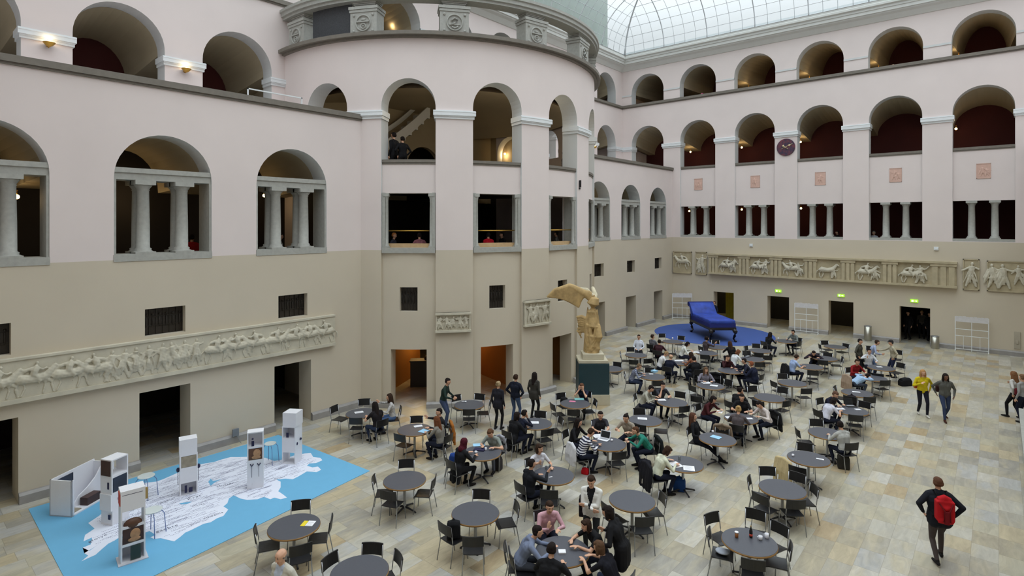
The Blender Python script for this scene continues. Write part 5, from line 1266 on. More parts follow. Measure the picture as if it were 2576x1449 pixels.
    for s, key in ((-1, 'hl'), (1, 'hr')):
        sh = nb + X * 0.178 * s - U2 * 0.065
        tgt = P.get(key) or (V((0.235 * s, 0.05, pz - 0.075)) if not sit else V((0.13 * s, 0.26, 0.66)))
        tgt = V(tgt); hint = V(P.get('eh' + key[1], (0.8 * s, -0.7, -0.4) if sit or P.get(key) else (0.35 * s, -1, 0)))
        el, wr = ik(sh, tgt, 0.285, 0.255, hint)
        ft = 1 if slv == 'long' else 0; k = bulk
        G.append((sh, sh * 0.35 + el * 0.65, 0.054 * k, 0.044 * k, 1)); G.append((sh * 0.35 + el * 0.65, el, 0.044 * (k if ft else 1), 0.038 * (k if ft else 1), 1 if slv != 'none' and ft else 0))
        G.append((el, el * 0.3 + wr * 0.7, 0.039 * (k if ft else 1), 0.031 * (k if ft else 1), ft)); G.append((el * 0.3 + wr * 0.7, wr, 0.031 * (k if ft else 1), 0.026 * (k if ft else 1), ft))
        fd = V(P.get('d' + key[1], 0) or (wr - el)); nrm = V(P.get('n' + key[1], (0, 0, -1) if sit else (-s, 0, 0)))
        G.append((wr, wr + fd.normalized() * 0.02, 0.022, 0.02, 0)); G += hand_segs(wr, fd, nrm, s, P.get('curl', 0.16 if sit else 0.45))
    # legs
    for s, key in ((-1, 'fl'), (1, 'fr')):
        hj = pel + V((0.095 * s, 0, -0.03)); ft = V(P.get(key) or ((0.11 * s, 0.29, 0.085) if sit else (0.10 * s, 0.0, 0.085)))
        kh = V(P.get('k' + key[1], (0.15 * s, 0.6, 1.0) if sit else (0.05 * s, 1, 0.1)))
        kn, an = ik(hj, ft, 0.44, 0.425, kh)
        G += [(hj, hj * 0.5 + kn * 0.5, 0.092 * slim, 0.076 * slim, 2), (hj * 0.5 + kn * 0.5, kn, 0.076 * slim, 0.056, 2), (kn, kn * 0.6 + an * 0.4, 0.055, 0.053, 2), (kn * 0.6 + an * 0.4, an, 0.053, 0.040, 2)]
        fdir = V(P.get('t' + key[1], (0.12 * s, 1, 0))).normalized(); dn = V((0, 0, -1))
        hl_ = an + dn * 0.045 - fdir * 0.045
        G += [(an, an + dn * 0.03, 0.042, 0.040, 3), (hl_, an + dn * 0.045 + fdir * 0.06, 0.036, 0.038, 3), (an + dn * 0.045 + fdir * 0.06, an + dn * 0.055 + fdir * 0.165, 0.040, 0.028, 3)]
        if P.get('skirt'): G.append((hj, hj * 0.2 + kn * 0.8, 0.11, 0.10, 1))
    if P.get('coat'):
        L = P['coat']
        if sit:
            for s in (-1, 1): G.append((pel + V((0.1 * s, -0.05, 0.05)), pel + V((0.14 * s, -0.12, -L)), 0.10, 0.06, 1))
            G.append((pel + V((0, -0.1, 0.05)), pel + V((0, -0.16, -L)), 0.10, 0.06, 1))
        else:
            for s in (-1, 0, 1): G.append((pel + V((0.07 * s, -0.01, 0.03)), pel + V((0.09 * s, -0.02, -L)), 0.115 * bulk, 0.105 * bulk, 1))
    if P.get('skirtlong'):
        for s in (-1, 0, 1): G.append((pel + V((0.07 * s, 0, 0)), pel + V((0.13 * s, 0.02, -P['skirtlong'])), 0.12, 0.13, 1))
    return G, (hc, Rm), eyes, lips, brows
def seg_arr(G):
    A = np.array([tuple(g[0]) for g in G]); B = np.array([tuple(g[1]) for g in G]); ra = np.array([g[2] for g in G]); rb = np.array([g[3] for g in G]); t = np.array([g[4] for g in G])
    return A, B, ra, rb, t
def add_capsule(b, a, c, ra, rb, seg=10):
    d = c - a; L = d.length; n = d.normalized() if L > 1e-5 else V((0, 0, 1)); u = n.orthogonal().normalized(); v = n.cross(u); rr = []
    for k in range(4):
        t = -pi / 2 + pi / 2 * k / 3; q = max(cos(t), 0.03); rr.append([a + n * ra * sin(t) + (u * cos(2 * pi * j / seg) + v * sin(2 * pi * j / seg)) * ra * q for j in range(seg)])
    for k in range(4):
        t = pi / 2 * k / 3; q = max(cos(t), 0.03); rr.append([c + n * rb * sin(t) + (u * cos(2 * pi * j / seg) + v * sin(2 * pi * j / seg)) * rb * q for j in range(seg)])
    b.ring(rr, 0)
BODY = {}
def body_mesh(key, P, vox):
    G, head, eyes, lips, brows = skeleton(P)
    b = MB()
    for g in G: add_capsule(b, g[0], g[1], g[2], g[3])
    me = remesh(b, 'person_body', vox, 1)
    n = len(me.polygons); c = np.empty(n * 3, np.float32); me.polygons.foreach_get('center', c); c = c.reshape(-1, 3)
    A, B, ra, rb, t = seg_arr(G); best = np.full(n, 9.0); tag_ = np.zeros(n, np.int32)
    for i in range(len(G)):
        d = B[i] - A[i]; L2 = float(d @ d) + 1e-9; q = np.clip(((c - A[i]) @ d) / L2, 0, 1); dist = np.linalg.norm(c - A[i] - q[:, None] * d, axis=1) - (ra[i] + (rb[i] - ra[i]) * q)
        if t[i] == 1: dist -= 0.004
        m_ = dist < best; best[m_] = dist[m_]; tag_[m_] = t[i]
    if P.get('vee'):      # open jacket over a shirt
        w0 = P['vee']; Ui = (V(G[7][1]) - V(G[7][0])).normalized(); pl = V(G[7][0]); Fd = np.array(V((1, 0, 0)).cross(Ui)); rel = c - np.array(pl); hgt = rel @ np.array(Ui); fwd = rel @ Fd; fwd = -fwd if Fd[1] < 0 else fwd
        lim = np.clip(0.018 + (hgt - 0.02) * w0, 0.0, 0.09)
        tag_[(tag_ == 1) & (fwd > 0.03) & (np.abs(c[:, 0]) < lim) & (hgt > -0.1)] = 6
    for e in eyes:
        tag_[(np.linalg.norm((c - np.array(e)) * np.array((1, 1, 1.35)), axis=1) < 0.0105) & (tag_ == 0)] = 4
    for a, e in brows:
        a, e = np.array(a), np.array(e); d = e - a; q = np.clip(((c - a) @ d) / (d @ d), 0, 1); tag_[(np.linalg.norm(c - a - q[:, None] * d, axis=1) < 0.0055) & (tag_ == 0)] = 4
    a, e = np.array(lips[0]), np.array(lips[1]); d = e - a; q = np.clip(((c - a) @ d) / (d @ d), 0, 1)
    tag_[(np.linalg.norm(c - a - q[:, None] * d, axis=1) < 0.0125) & (tag_ == 0)] = 5
    for k in range(7): me.materials.append(M['skin0'])
    me.polygons.foreach_set('material_index', tag_); me.update()
    BODY[key] = (me, head); return BODY[key]
M['skin0'] = mat('fair_skin', (206, 160, 132), 0.6, 0.04, 12); M['skin1'] = mat('tan_skin', (172, 122, 92), 0.6, 0.04, 12); M['skin2'] = mat('brown_skin', (106, 70, 52), 0.6, 0.04, 12)
M['eye'] = mat('eye_dark', (84, 62, 50), 0.4, 0.0); M['lip'] = mat('lip', (158, 92, 82), 0.5, 0.02)
CM = {}
def cloth(c):
    if isinstance(c, str): return M[c]
    if c not in CM: CM[c] = mat('cloth_%d_%d_%d' % c, c, 0.85, 0.12, 5, spec=0.2, bump=0.5); CM[c].node_tree.nodes['Noise Texture'].inputs['Distortion'].default_value = 0.8
    return CM[c]
def stripes(name, c1, c2, sc=60, axis='Z'):
    m, n, b = node_mat(name); g = n.nodes.new('ShaderNodeTexCoord'); w_ = n.nodes.new('ShaderNodeTexWave'); w_.bands_direction = axis; w_.inputs['Scale'].default_value = sc
    rp = n.nodes.new('ShaderNodeValToRGB'); rp.color_ramp.interpolation = 'CONSTANT'; rp.color_ramp.elements[0].color = lin(c1); rp.color_ramp.elements[1].position = 0.5; rp.color_ramp.elements[1].color = lin(c2)
    n.links.new(g.outputs['Object'], w_.inputs['Vector']); n.links.new(w_.outputs['Color'], rp.inputs[0]); n.links.new(rp.outputs[0], b.inputs['Base Color']); b.inputs['Roughness'].default_value = 0.85; M[name] = m
stripes('navy_white_stripes', (34, 36, 60), (216, 216, 222), 5.0); stripes('thin_navy_stripes', (40, 44, 70), (150, 156, 176), 9.0)
M['patch'] = mat('black_white_pattern', (170, 168, 166), 0.8, 0.45, 22)
# hair
HAIR = {}
def hair_mesh(style):
    if style in HAIR: return HAIR[style]
    b = MB(); cap = lambda a, c, r1, r2: add_capsule(b, V(a), V(c), r1, r2)
    if style == 'bald': 
        for s in (-1, 1): cap((0.066 * s, 0.0, 0.0), (0.045 * s, -0.065, -0.005), 0.026, 0.03)
        cap((0.04, -0.08, -0.01), (-0.04, -0.08, -0.01), 0.03, 0.03)
    else:
        cap((0, -0.032, 0.043), (0, 0.006, 0.055), 0.088, 0.074); cap((0.03, -0.045, 0.0), (-0.03, -0.045, 0.0), 0.064, 0.064)
        for s in (-1, 1): cap((0.062 * s, -0.02, 0.03), (0.068 * s, -0.01, 0.0), 0.028, 0.018)
    if style in ('long', 'vlong'):
        L = -0.30 if style == 'long' else -0.42
        cap((0, -0.06, 0), (0, -0.10, L), 0.075, 0.055)
        for s in (-1, 1): cap((0.06 * s, -0.03, 0.02), (0.075 * s, -0.05, L * 0.8), 0.042, 0.035); cap((0.05 * s, 0.03, 0.06), (0.082 * s, 0.015, -0.05), 0.03, 0.024); cap((0.08 * s, 0.01, -0.05), (0.085 * s, 0.02, L * 0.7), 0.026, 0.026)
    if style == 'bob':
        cap((0, -0.05, 0), (0, -0.065, -0.09), 0.078, 0.06)
        for s in (-1, 1): cap((0.062 * s, -0.01, 0.04), (0.078 * s, -0.01, -0.09), 0.036, 0.034)
        cap((-0.04, 0.05, 0.07), (0.04, 0.05, 0.07), 0.034, 0.034)
    if style == 'curly':
        rq = random.Random(2)
        for k in range(26):
            a = rq.uniform(0, 2 * pi); z_ = rq.uniform(-0.05, 0.11); p = (0.092 * cos(a) * sqrt(max(0.1, 1 - (z_ / 0.14) ** 2)), -0.03 + 0.085 * sin(a), z_)
            if p[1] < 0.03 or z_ > 0.06: cap(p, p, 0.034, 0.03)
    if style == 'bun': cap((0, -0.10, 0.075), (0, -0.12, 0.08), 0.042, 0.038)
    if style == 'pony': cap((0, -0.10, 0.04), (0, -0.16, -0.10), 0.036, 0.022)
    if style == 'scarf':
        cap((0, -0.02, 0.03), (0, 0.0, 0.03), 0.10, 0.09)
        for s in (-1, 1): cap((0.07 * s, 0.01, 0.0), (0.05 * s, 0.03, -0.10), 0.03, 0.03)
        cap((0, -0.03, -0.02), (0, -0.04, -0.13), 0.085, 0.085); cap((0, 0.02, -0.13), (0, -0.05, -0.16), 0.08, 0.11)
    if style == 'cap':
        cap((0, -0.015, 0.05), (0, 0.0, 0.055), 0.094, 0.088); cap((-0.03, 0.10, 0.055), (0.03, 0.10, 0.055), 0.014, 0.014); cap((-0.02, 0.13, 0.05), (0.02, 0.13, 0.05), 0.012, 0.012)
    me = remesh(b, 'hair_' + style, 0.010, 2 if style != 'curly' else 1); me.materials.append(M['seat']); HAIR[style] = me; return me
T = 0.785   # height of a wrist resting on a table
POSES = {
 'rest': dict(lean=14, hp=12, hl=(-0.16, 0.42, T + .02), hr=(0.16, 0.42, T + .02), dl=(0.5, 1, .06), dr=(-0.5, 1, .06)),
 'read': dict(lean=24, hp=34, hl=(-0.20, 0.44, T + .02), hr=(0.14, 0.46, T + .02), td=0.76, dl=(0.7, 1, .06), dr=(-0.4, 1, .04)),
 'chin': dict(lean=20, hp=10, hl=(-0.14, 0.40, T + .02), hr=(0.09, 0.30, 1.02), dr=(-0.3, -0.1, 1), nr=(0, -1, 0), ehr=(0.5, 0.3, -1), dl=(0.6, 1, 0)),
 'back': dict(lean=-9, hp=4, hl=(-0.14, 0.24, 0.67), hr=(0.14, 0.24, 0.67), fl=(-0.12, 0.62, .085), fr=(0.10, 0.55, .085)),
 'talk': dict(lean=8, hp=4, hy=15, hl=(-0.15, 0.40, T + .02), hr=(0.22, 0.40, 0.98), dr=(0.1, 0.7, 0.6), nr=(-1, 0, 0), dl=(0.4, 1, 0)),
 'bent': dict(lean=44, hp=30, hl=(-0.22, 0.50, T + .02), hr=(0.18, 0.52, T + .02), td=0.86, dl=(0.6, 1, .06), dr=(-0.6, 1, .06)),
 'cross': dict(lean=-4, hp=5, hy=-20, hl=(-0.08, 0.26, 0.70), hr=(0.10, 0.30, 0.70), fl=(-0.06, 0.42, 0.085), fr=(0.02, 0.68, 0.26), kr=(0.1, 0.3, 1.2)),
 'face': dict(lean=22, hp=16, hl=(-0.075, 0.33, 1.045), hr=(0.075, 0.33, 1.045), dl=(0.05, 0.05, 1), dr=(-0.05, 0.05, 1), nl=(0, -1, 0), nr=(0, -1, 0), ehl=(-0.7, 0.2, -1), ehr=(0.7, 0.2, -1), curl=0.25),
 'reach': dict(lean=30, hp=6, hl=(-0.10, 0.60, T + .02), hr=(0.16, 0.58, T + .02), td=0.80, dl=(0.5, 1, .06), dr=(-0.8, 0.6, .06)),
 'stretch': dict(lean=-12, hp=-2, hl=(-0.2, 0.18, 0.68), hr=(0.2, 0.18, 0.68), fl=(-0.05, 0.62, .085), fr=(0.22, 0.92, .09), kr=(0.1, 0.2, 1)),
 'stand': dict(sit=False, lean=1, hp=4, fl=(-0.10, -0.02, .085), fr=(0.11, 0.04, .085)),
 'hike': dict(sit=False, lean=4, hp=8, pz=0.92, hl=(-0.27, 0.06, 0.97), hr=(0.27, 0.0, 0.97), ehl=(-1, -0.6, 0), ehr=(1, -0.6, 0), dl=(0.5, 0.1, -1), dr=(-0.5, 0.1, -1), curl=0.5, fl=(-0.11, -0.20, 0.11), fr=(0.11, 0.22, .085)),
 'walk': dict(sit=False, lean=4, hp=8, pz=0.92, hl=(-0.24, 0.12, 0.92), hr=(0.24, -0.10, 0.94), fl=(-0.09, -0.24, 0.12), fr=(0.09, 0.26, .085)),
 'stroll': dict(sit=False, lean=2, hp=6, pz=0.925, hl=(-0.25, -0.08, 0.93), hr=(0.12, 0.20, 1.22), dr=(-0.6, 0.2, 0.5), fl=(-0.08, 0.2, .085), fr=(0.09, -0.16, 0.10)),
 'arms': dict(sit=False, lean=3, hp=22, hl=(0.08, 0.24, 1.16), hr=(-0.06, 0.26, 1.10), dl=(1, 0.2, 0), dr=(-1, 0.2, -0.2), nl=(0, -1, 0), nr=(0, -1, 0), ehl=(-1, -0.2, -0.7), ehr=(1, -0.2, -0.7), fl=(-0.12, 0, .085), fr=(0.12, 0.02, .085)),
 'stoop': dict(sit=False, lean=38, hp=20, py=-0.25, pz=0.93, hl=(-0.22, 0.36, 0.80), hr=(0.20, 0.38, 0.80), dl=(0.2, 1, -0.3), dr=(-0.2, 1, -0.3), fl=(-0.12, -0.18, .085), fr=(0.12, -0.12, .085)),
 'lean': dict(sit=False, lean=22, hp=12, py=-0.12, pz=0.93, hl=(-0.24, 0.20, 1.0), hr=(0.22, 0.30, 1.05), dr=(-0.2, 1, 0.3), fl=(-0.12, -0.1, .085), fr=(0.12, 0.02, .085)),
 'pockets': dict(sit=False, lean=2, hp=10, hl=(-0.19, 0.08, 0.97), hr=(0.19, 0.08, 0.97), ehl=(-1, -0.5, 0), ehr=(1, -0.5, 0), dl=(0.1, 0.2, -1), dr=(-0.1, 0.2, -1), fl=(-0.12, 0.0, .085), fr=(0.13, 0.03, .085)),
 'point': dict(sit=False, lean=6, hp=14, hl=(-0.22, 0.05, 0.95), hr=(0.25, 0.50, 1.15), dr=(0, 1, 0), fl=(-0.11, -0.05, .085), fr=(0.12, 0.10, .085)),
}
K, N_, G_, W_, J_ = (24, 24, 27), (28, 32, 48), (90, 92, 96), (214, 214, 210), (48, 58, 82)
npers = [0]
def person(label, pose, head=None, foot=None, face=None, top=K, legs=N_, shoes=(30, 28, 28), hair='short', hc=(38, 28, 22), skin=0, table=None, tf=None, scale=1.0, chair=True, loc=None, under=(214, 214, 218), group=None, vox=0.0115, **mod):
    P = dict(POSES[pose]); P.update(mod); key = (pose,) + tuple(sorted((k, str(v)) for k, v in mod.items()))
    me, (hc_, Rm) = BODY.get(key) or body_mesh(key, P, vox)
    sit = P.get('sit', True); zh = hc_.z * scale
    tp = TABLES[table][0] if table else None
    if loc is not None: root = V(loc); rz = R(face or 0)
    else:
        if head is not None: hp_ = at(head[0], head[1], zh)
        else: hp_ = at(foot[0], foot[1], 0)
        off = hc_.xy * scale if head is not None else V((0, 0))
        if face is not None: rz = R(face)
        else:
            tgt = at(*tf) if tf else tp; rz = atan2(-(tgt.x - hp_.x), tgt.y - hp_.y)
        root = None
        for q in range(2):
            o_ = Matrix.Rotation(rz, 2) @ off; root = V((hp_.x - o_.x, hp_.y - o_.y, 0))
            if face is None and (root.xy - tgt.xy).length > 0.1: rz = atan2(-(tgt.x - root.x), tgt.y - root.y)
        if tp is not None and tf is None:      # never closer than the table edge allows
            d = root.xy - tp.xy; td = P.get('td', 0.72 if sit else 0.62)
            if d.length < td: d = d.normalized() * td; root = V((tp.x + d.x, tp.y + d.y, 0))
    o = bpy.data.objects.new('person', me); COL.objects.link(o); o.location = root; o.rotation_euler = (0, 0, rz); o.scale = (scale,) * 3
    for i, m_ in enumerate((M['skin%d' % skin], cloth(top), cloth(legs), cloth(shoes), M['eye'], M['lip'], cloth(under))):
        o.material_slots[i].link = 'OBJECT'; o.material_slots[i].material = m_
    if hair:
        h = bpy.data.objects.new('hair' if hair not in ('scarf', 'cap') else ('headscarf' if hair == 'scarf' else 'flat_cap'), hair_mesh(hair)); COL.objects.link(h); h.parent = o
        h.matrix_local = Matrix.Translation(hc_) @ Rm.to_4x4(); h.material_slots[0].link = 'OBJECT'; h.material_slots[0].material = cloth(hc)
    tag(o, label, 'person'); npers[0] += 1
    if group: o['group'] = group
    if sit and chair and table:
        add_chair(table, root + Matrix.Rotation(rz, 3, 'Z') @ V((0, -0.03, 0)), rz, occ=' '.join(label.replace('person', 'the person').replace('the the', 'the').split()[:13]))
    return o
# ---------------------------------------------------------------- the people on the floor
Pn = person
HB, HD, HL, HR_ = (30, 22, 20), (52, 36, 26), (176, 142, 92), (104, 62, 38)
Bt = (150, 170, 200)
# front table
a7 = 'a7'
Pn('person in a pink shirt sitting at the busy front table', 'chin', (1383, 1276), table=a7, top=(204, 160, 170), legs=N_, hc=HD, hl=(-0.12, 0.46, T + .02), hr=(0.10, 0.44, T + .03), bulk=1.04)
Pn('person in a grey blue hooded sweatshirt leaning on the front table', 'reach', (1353, 1338), table=a7, top=(118, 128, 152), legs=(70, 74, 84), hc=HB, bulk=1.1, hoodie=1)
Pn('person in a black jacket seated with back to us at the front table', 'rest', (1388, 1382), table=a7, top=K, hc=HB, bulk=1.12)
Pn('person in a black t-shirt with clasped hands at the front table', 'reach', (1474, 1322), table=a7, top=K, sleeve='short', hc=HD, hair='bob')
Pn('person with brown hair and black top, arm across the front table', 'reach', (1506, 1376), table=a7, top=(22, 22, 30), legs=J_, sleeve='short', hair='bob', hc=(88, 64, 46))
Pn('person in a white cardigan standing with folded arms', 'arms', (1487, 1211), top=(222, 222, 218), legs=(40, 42, 44), hc=HD, face=-160, bulk=1.16, vee=0.26, under=(30, 30, 34), coat=0.04)
Pn('person in a long black coat bending towards the front table', 'lean', (1528, 1288), tf=(1440, 1370, .7), top=K, legs=K, hair='bob', hc=HB, coat=0.28, bulk=1.12)
Pn('balding person in a beige jacket walking in at the bottom edge', 'walk', (706, 1400), face=-165, top=(190, 186, 174), legs=(70, 72, 80), hair='bald', hc=(120, 112, 104), bulk=1.22, belly=1, vee=0.3, under=(190, 200, 220), coat=0.05)
Pn('person seen from behind wearing a black jacket and red backpack', 'hike', foot=(2363, 1412), face=24, top=(26, 28, 36), legs=(70, 62, 60), hc=(92, 62, 46), bulk=1.3, slim=1.08, coat=0.07, scale=1.02)
# a5
Pn('person in a white t-shirt gesturing at the table with two glasses', 'talk', (1366, 1134), table='a5', top=(206, 206, 214), sleeve='short', hc=HD, hair='bob')
Pn('person in a black leather jacket seated at the two glass table', 'talk', (1338, 1167), table='a5', top=(26, 28, 34), hc=HB, bulk=1.14, hy=-10)
# a11, a12
Pn('person with dark bob in a cream top writing on white sheets', 'read', (1680, 1134), table='a11', top=(206, 208, 186), hc=HD, hair='bob')
Pn('person with long brown hair and black cardigan, legs stretched out', 'stretch', (1744, 1048), table='a12', tf=(1835, 1168, 0), top=K, legs=(22, 24, 36), hair='long', hc=(84, 54, 40))
# a28
Pn('person in a dark red top holding a sheet at the readers table', 'read', (1795, 1005), table='a28', top=(66, 26, 30), hc=HB, hair='bob', hp=20)
Pn('person in a black t-shirt facing us at the readers table', 'rest', (1866, 1000), table='a28', top=(28, 28, 32), sleeve='short', hc=HB, bulk=1.1)
Pn('blond person in grey with back to us, brown coat behind', 'rest', (1858, 1030), table='a28', top=(86, 78, 80), hc=HL, hair='bun')
Pn('person in a white hooded top bent over the readers table', 'read', (1910, 1018), table='a28', top=(200, 190, 186), hc=HB, bulk=1.08)
Pn('person with dark hair seated behind the black t-shirt reader', 'chin', (1862, 982), table='a17', top=K, hc=HB)
# laptop table a21
Pn('person in a dark tee on the far side of the laptop table', 'reach', (1511, 1045), table='a21', top=(50, 50, 56), legs=N_, sleeve='short', hc=HB, bulk=1.16, lean=20)
Pn('person in a black and white striped jumper at the laptop', 'read', (1487, 1088), table='a21', top='navy_white_stripes', hc=HD)
Pn('person in a beige camisole leaning on the laptop table', 'rest', (1574, 1052), table='a21', top=(160, 150, 136), legs=N_, sleeve='none', hc=HB, hair='bun', lean=22)
Pn('person in a teal shirt reaching across the laptop table', 'reach', (1598, 1084), table='a21', top=(40, 120, 104), hc=(84, 56, 38), lean=36)
Pn('person with long black hair, back to us, left of the laptop', 'rest', (1456, 1062), table='a21', top=K, hair='long', hc=HB)
# a22, a23
Pn('person in a long black coat seated left of a white paper', 'rest', (1301, 1046), table='a22', top=K, hc=HB, hair='bob', coat=0.30, bulk=1.12)
Pn('person in a navy top holding up a phone beside the black coat', 'chin', (1334, 1036), table='a22', top=N_, hc=HB, chair=True)
Pn('person in a navy tee holding the face before the teal pedestal', 'face', (1463, 973), table='a23', top=(30, 36, 56), sleeve='short', hc=(96, 64, 46))
# a24 and standing trio
Pn('person in a dark green jumper standing beside an empty table', 'lean', (1127, 960), face=-60, top=(34, 50, 44), legs=(64, 76, 104), hc=HB, lean=12)
Pn('blond person in black standing leftmost of the back view trio', 'stand', (1254, 967), face=14, top=(34, 34, 42), legs=K, hc=(156, 136, 104), hair='bun', scale=0.96, coat=0.1)
Pn('person in a navy jacket and jeans in the middle of the back view trio', 'pockets', (1298, 950), face=10, top=(24, 28, 42), legs=(66, 84, 116), hc=HD, bulk=1.12)
Pn('person with long black hair and grey jacket, right of the back view trio', 'stand', (1345, 944), face=6, top=(58, 56, 52), legs=K, hc=HB, hair='long', coat=0.12, scale=0.98)
# a25
Pn('person with dark hair waving at the orange coat table', 'talk', (1104, 1037), table='a25', top=(30, 28, 32), hc=HB, bulk=1.05)
Pn('person with fair long hair, back to us, beside an orange coat', 'rest', (1098, 1057), table='a25', top=(120, 116, 108), hc=HR_, hair='long')
# a26
Pn('person with long black hair seated at the leftmost table', 'rest', (943, 1020), table='a26', top=(28, 24, 26), legs=J_, hair='long', hc=HB, sleeve='short')
Pn('person in a black and white patterned top drinking at the leftmost table', 'talk', (979, 999), table='a26', top='patch', legs=(74, 98, 138), hair='long', hc=HD)
# a27
Pn('person in a dark red headscarf and black dress, back to us', 'rest', (1168, 1113), table='a27', top=K, legs=K, hair='scarf', hc=(74, 22, 34), coat=0.3, bulk=1.08)
Pn('person with short brown hair and grey tee reading blue sheets', 'read', (1230, 1092), table='a27', top=(140, 148, 142), legs=(92, 98, 112), sleeve='short', hc=(92, 64, 44), hair='pony')
# a29, a19
Pn('person in a thin striped navy jumper left of the back tables', 'read', (1608, 922), table='a29', top='thin_navy_stripes', legs=J_, hc=(110, 90, 70))
Pn('person in a pale grey jacket reading with a dark haired friend', 'read', (1638, 978), table='a19', top=(160, 158, 146), hc=HB)
Pn('person in a dark tee with hand on chin beside pale grey jacket', 'chin', (1668, 970), table='a19', top=(58, 60, 68), sleeve='short', hc=HB)
# a30
Pn('person in a white shirt and sandy hair bent over papers', 'read', (1676, 890), table='a30', top=(214, 214, 216), hc=(150, 124, 90), bulk=1.05)
Pn('balding person in a navy suit, back to us, among back tables', 'rest', (1688, 898), table='a30', top=(26, 30, 48), hair='bald', hc=(150, 132, 100), bulk=1.12)
Pn('person with an orange brown scarf beside the navy suit', 'rest', (1727, 890), table='a30', top=(128, 82, 60), hc=HD, hair='long')
Pn('person in a black coat hunched right of the white papers', 'rest', (1745, 903), table='a30', top=K, hc=HB, coat=0.3, bulk=1.15)
Pn('person with long hair and grey cardigan facing us behind papers', 'rest', (1776, 931), table='a18', top=(132, 128, 140), hc=(96, 72, 52), hair='long')
# a33, a34
Pn('person with dark bob and white top reading a magazine', 'read', (1730, 866), table='a33', top=(206, 208, 204), hc=HB, hair='bob')
Pn('person with dark curly hair before the round blue rug', 'talk', (1784, 852), table='a34', top=(72, 62, 66), hc=HB, hair='curly', bulk=1.05)
Pn('person with long brown hair and black top before the blue rug', 'rest', (1836, 864), table='a34', top=K, hc=(64, 42, 30), hair='vlong')
# a32 and left back group
Pn('person in a white shirt and tie near the blue rug', 'back', (1607, 848), table='a31', top=(206, 210, 222), hc=HD, legs=(34, 34, 40))
Pn('person in a grey jacket right of the white shirt and tie', 'cross', (1642, 847), table='a32', top=(104, 104, 112), hc=HD)
Pn('person in a maroon jacket with back to the rug', 'rest', (1659, 860), table='a32', top=(58, 30, 38), hc=HB, bulk=1.05)
# a42, a43
Pn('person with short hair and dark red shirt, left of three jackets', 'chin', (1831, 901), table='a42', top=(60, 30, 34), hc=HD)
Pn('person in a charcoal jacket, back to us, middle of three jackets', 'rest', (1848, 907), table='a42', top=(36, 38, 52), hc=HB, bulk=1.14)
Pn('person with reddish hair in a navy blazer, right of three jackets', 'rest', (1889, 916), table='a42', top=(28, 32, 52), hc=(130, 74, 50), bulk=1.12)
Pn('person in a white blouse typing on a small laptop', 'read', (1857, 886), table='a43', top=(206, 210, 214), hc=(110, 70, 48), hair='bob')
# a37
Pn('person with long black hair in black at the pair table', 'rest', (1938, 841), table='a37', top=K, hc=HB, hair='long', coat=0.2)
Pn('person in a grey jumper facing left at the pair table', 'rest', (1991, 836), table='a37', top=(112, 118, 116), hc=HB, bulk=1.08)
# a40
Pn('person in a light blue t-shirt seen from behind at a back table', 'read', (2004, 899), table='a40', top=(150, 168, 204), hc=HD, sleeve='short', bulk=1.05, lean=16)
Pn('person in a dark maroon jumper hunched low over a back table', 'bent', (2047, 889), table='a40', top=(46, 38, 46), hc=HB, bulk=1.15)
# standing trio at a41
Pn('person in an olive grey jacket standing apart at the back', 'pockets', (2164, 859), face=-100, top=(72, 70, 62), legs=K, hc=HB, bulk=1.08)
Pn('person in a pale blue shirt leaning in the standing group', 'lean', (2207, 862), face=-75, top=(148, 158, 184), legs=(96, 116, 156), hc=HD)
Pn('person in a beige jumper and flat cap standing at the back', 'point', (2241, 862), face=110, top=(172, 164, 142), legs=(36, 42, 66), hair='cap', hc=(44, 42, 42), bulk=1.06)
Pn('person in a white shirt and dark hair seated below the standing group', 'talk', (2187, 884), table='a41', top=(206, 208, 214), hc=HB)
# a44
Pn('person in a red top seated at the sprawling table', 'rest', (2157, 911), table='a44', top=(128, 24, 28), hc=HD)
bl_ = at(2148, 966, 0.5); tb_ = TABLES['a44'][0]
Pn('person in a light blue shirt bent flat across the sprawling table', 'bent', loc=(bl_.x, bl_.y, 0), face=math.degrees(atan2(-(tb_.x - bl_.x), tb_.y - bl_.y)), table='a44', top=(150, 176, 206), legs=(60, 66, 80), hc=HB, lean=62, bulk=1.08)
# a15
Pn('person in a navy jumper, farther of the two bent readers', 'read', (2102, 993), table='a15', top=(26, 28, 46), hc=(96, 70, 56))
Pn('person in a pale tee and dark hair, nearer of the bent readers', 'read', (2098, 1009), table='a15', top=(196, 196, 208), sleeve='short', hc=HB, hair='bob', lean=28)
Pn('person with black hair and a light grey shirt, back to us', 'rest', (2113, 1069), table='a13', top=(168, 168, 164), hc=HB, hy=-40, bulk=1.1)
# walkers
Pn('blond person in a yellow top walking with an orange shoulder bag', 'stroll', (2322, 938), face=-157, top=(200, 180, 30), legs=(26, 26, 36), shoes=(196, 192, 184), hair='vlong', hc=(172, 128, 82))
Pn('person in a grey jacket and scarf walking beside the yellow top', 'walk', (2379, 948), face=-157, top=(88, 88, 84), legs=(52, 62, 88), shoes=(66, 36, 28), hair='long', hc=HB, skin=2, bulk=1.1)
Pn('person with a white jacket and shoulder bag at the right edge', 'stroll', (2549, 942), face=60, top=(190, 188, 184), legs=K, hair='long', hc=(120, 84, 56))
Pn('person in a grey jacket cut off by the right edge', 'stand', (2571, 950), face=50, top=(150, 150, 150), legs=N_, hair='short', hc=(112, 84, 62))
Pn('person in a dark suit standing behind the blue chaise', 'stand', (1797, 762), face=150, top=(30, 34, 48), legs=K, hc=(80, 48, 36), bulk=1.05)
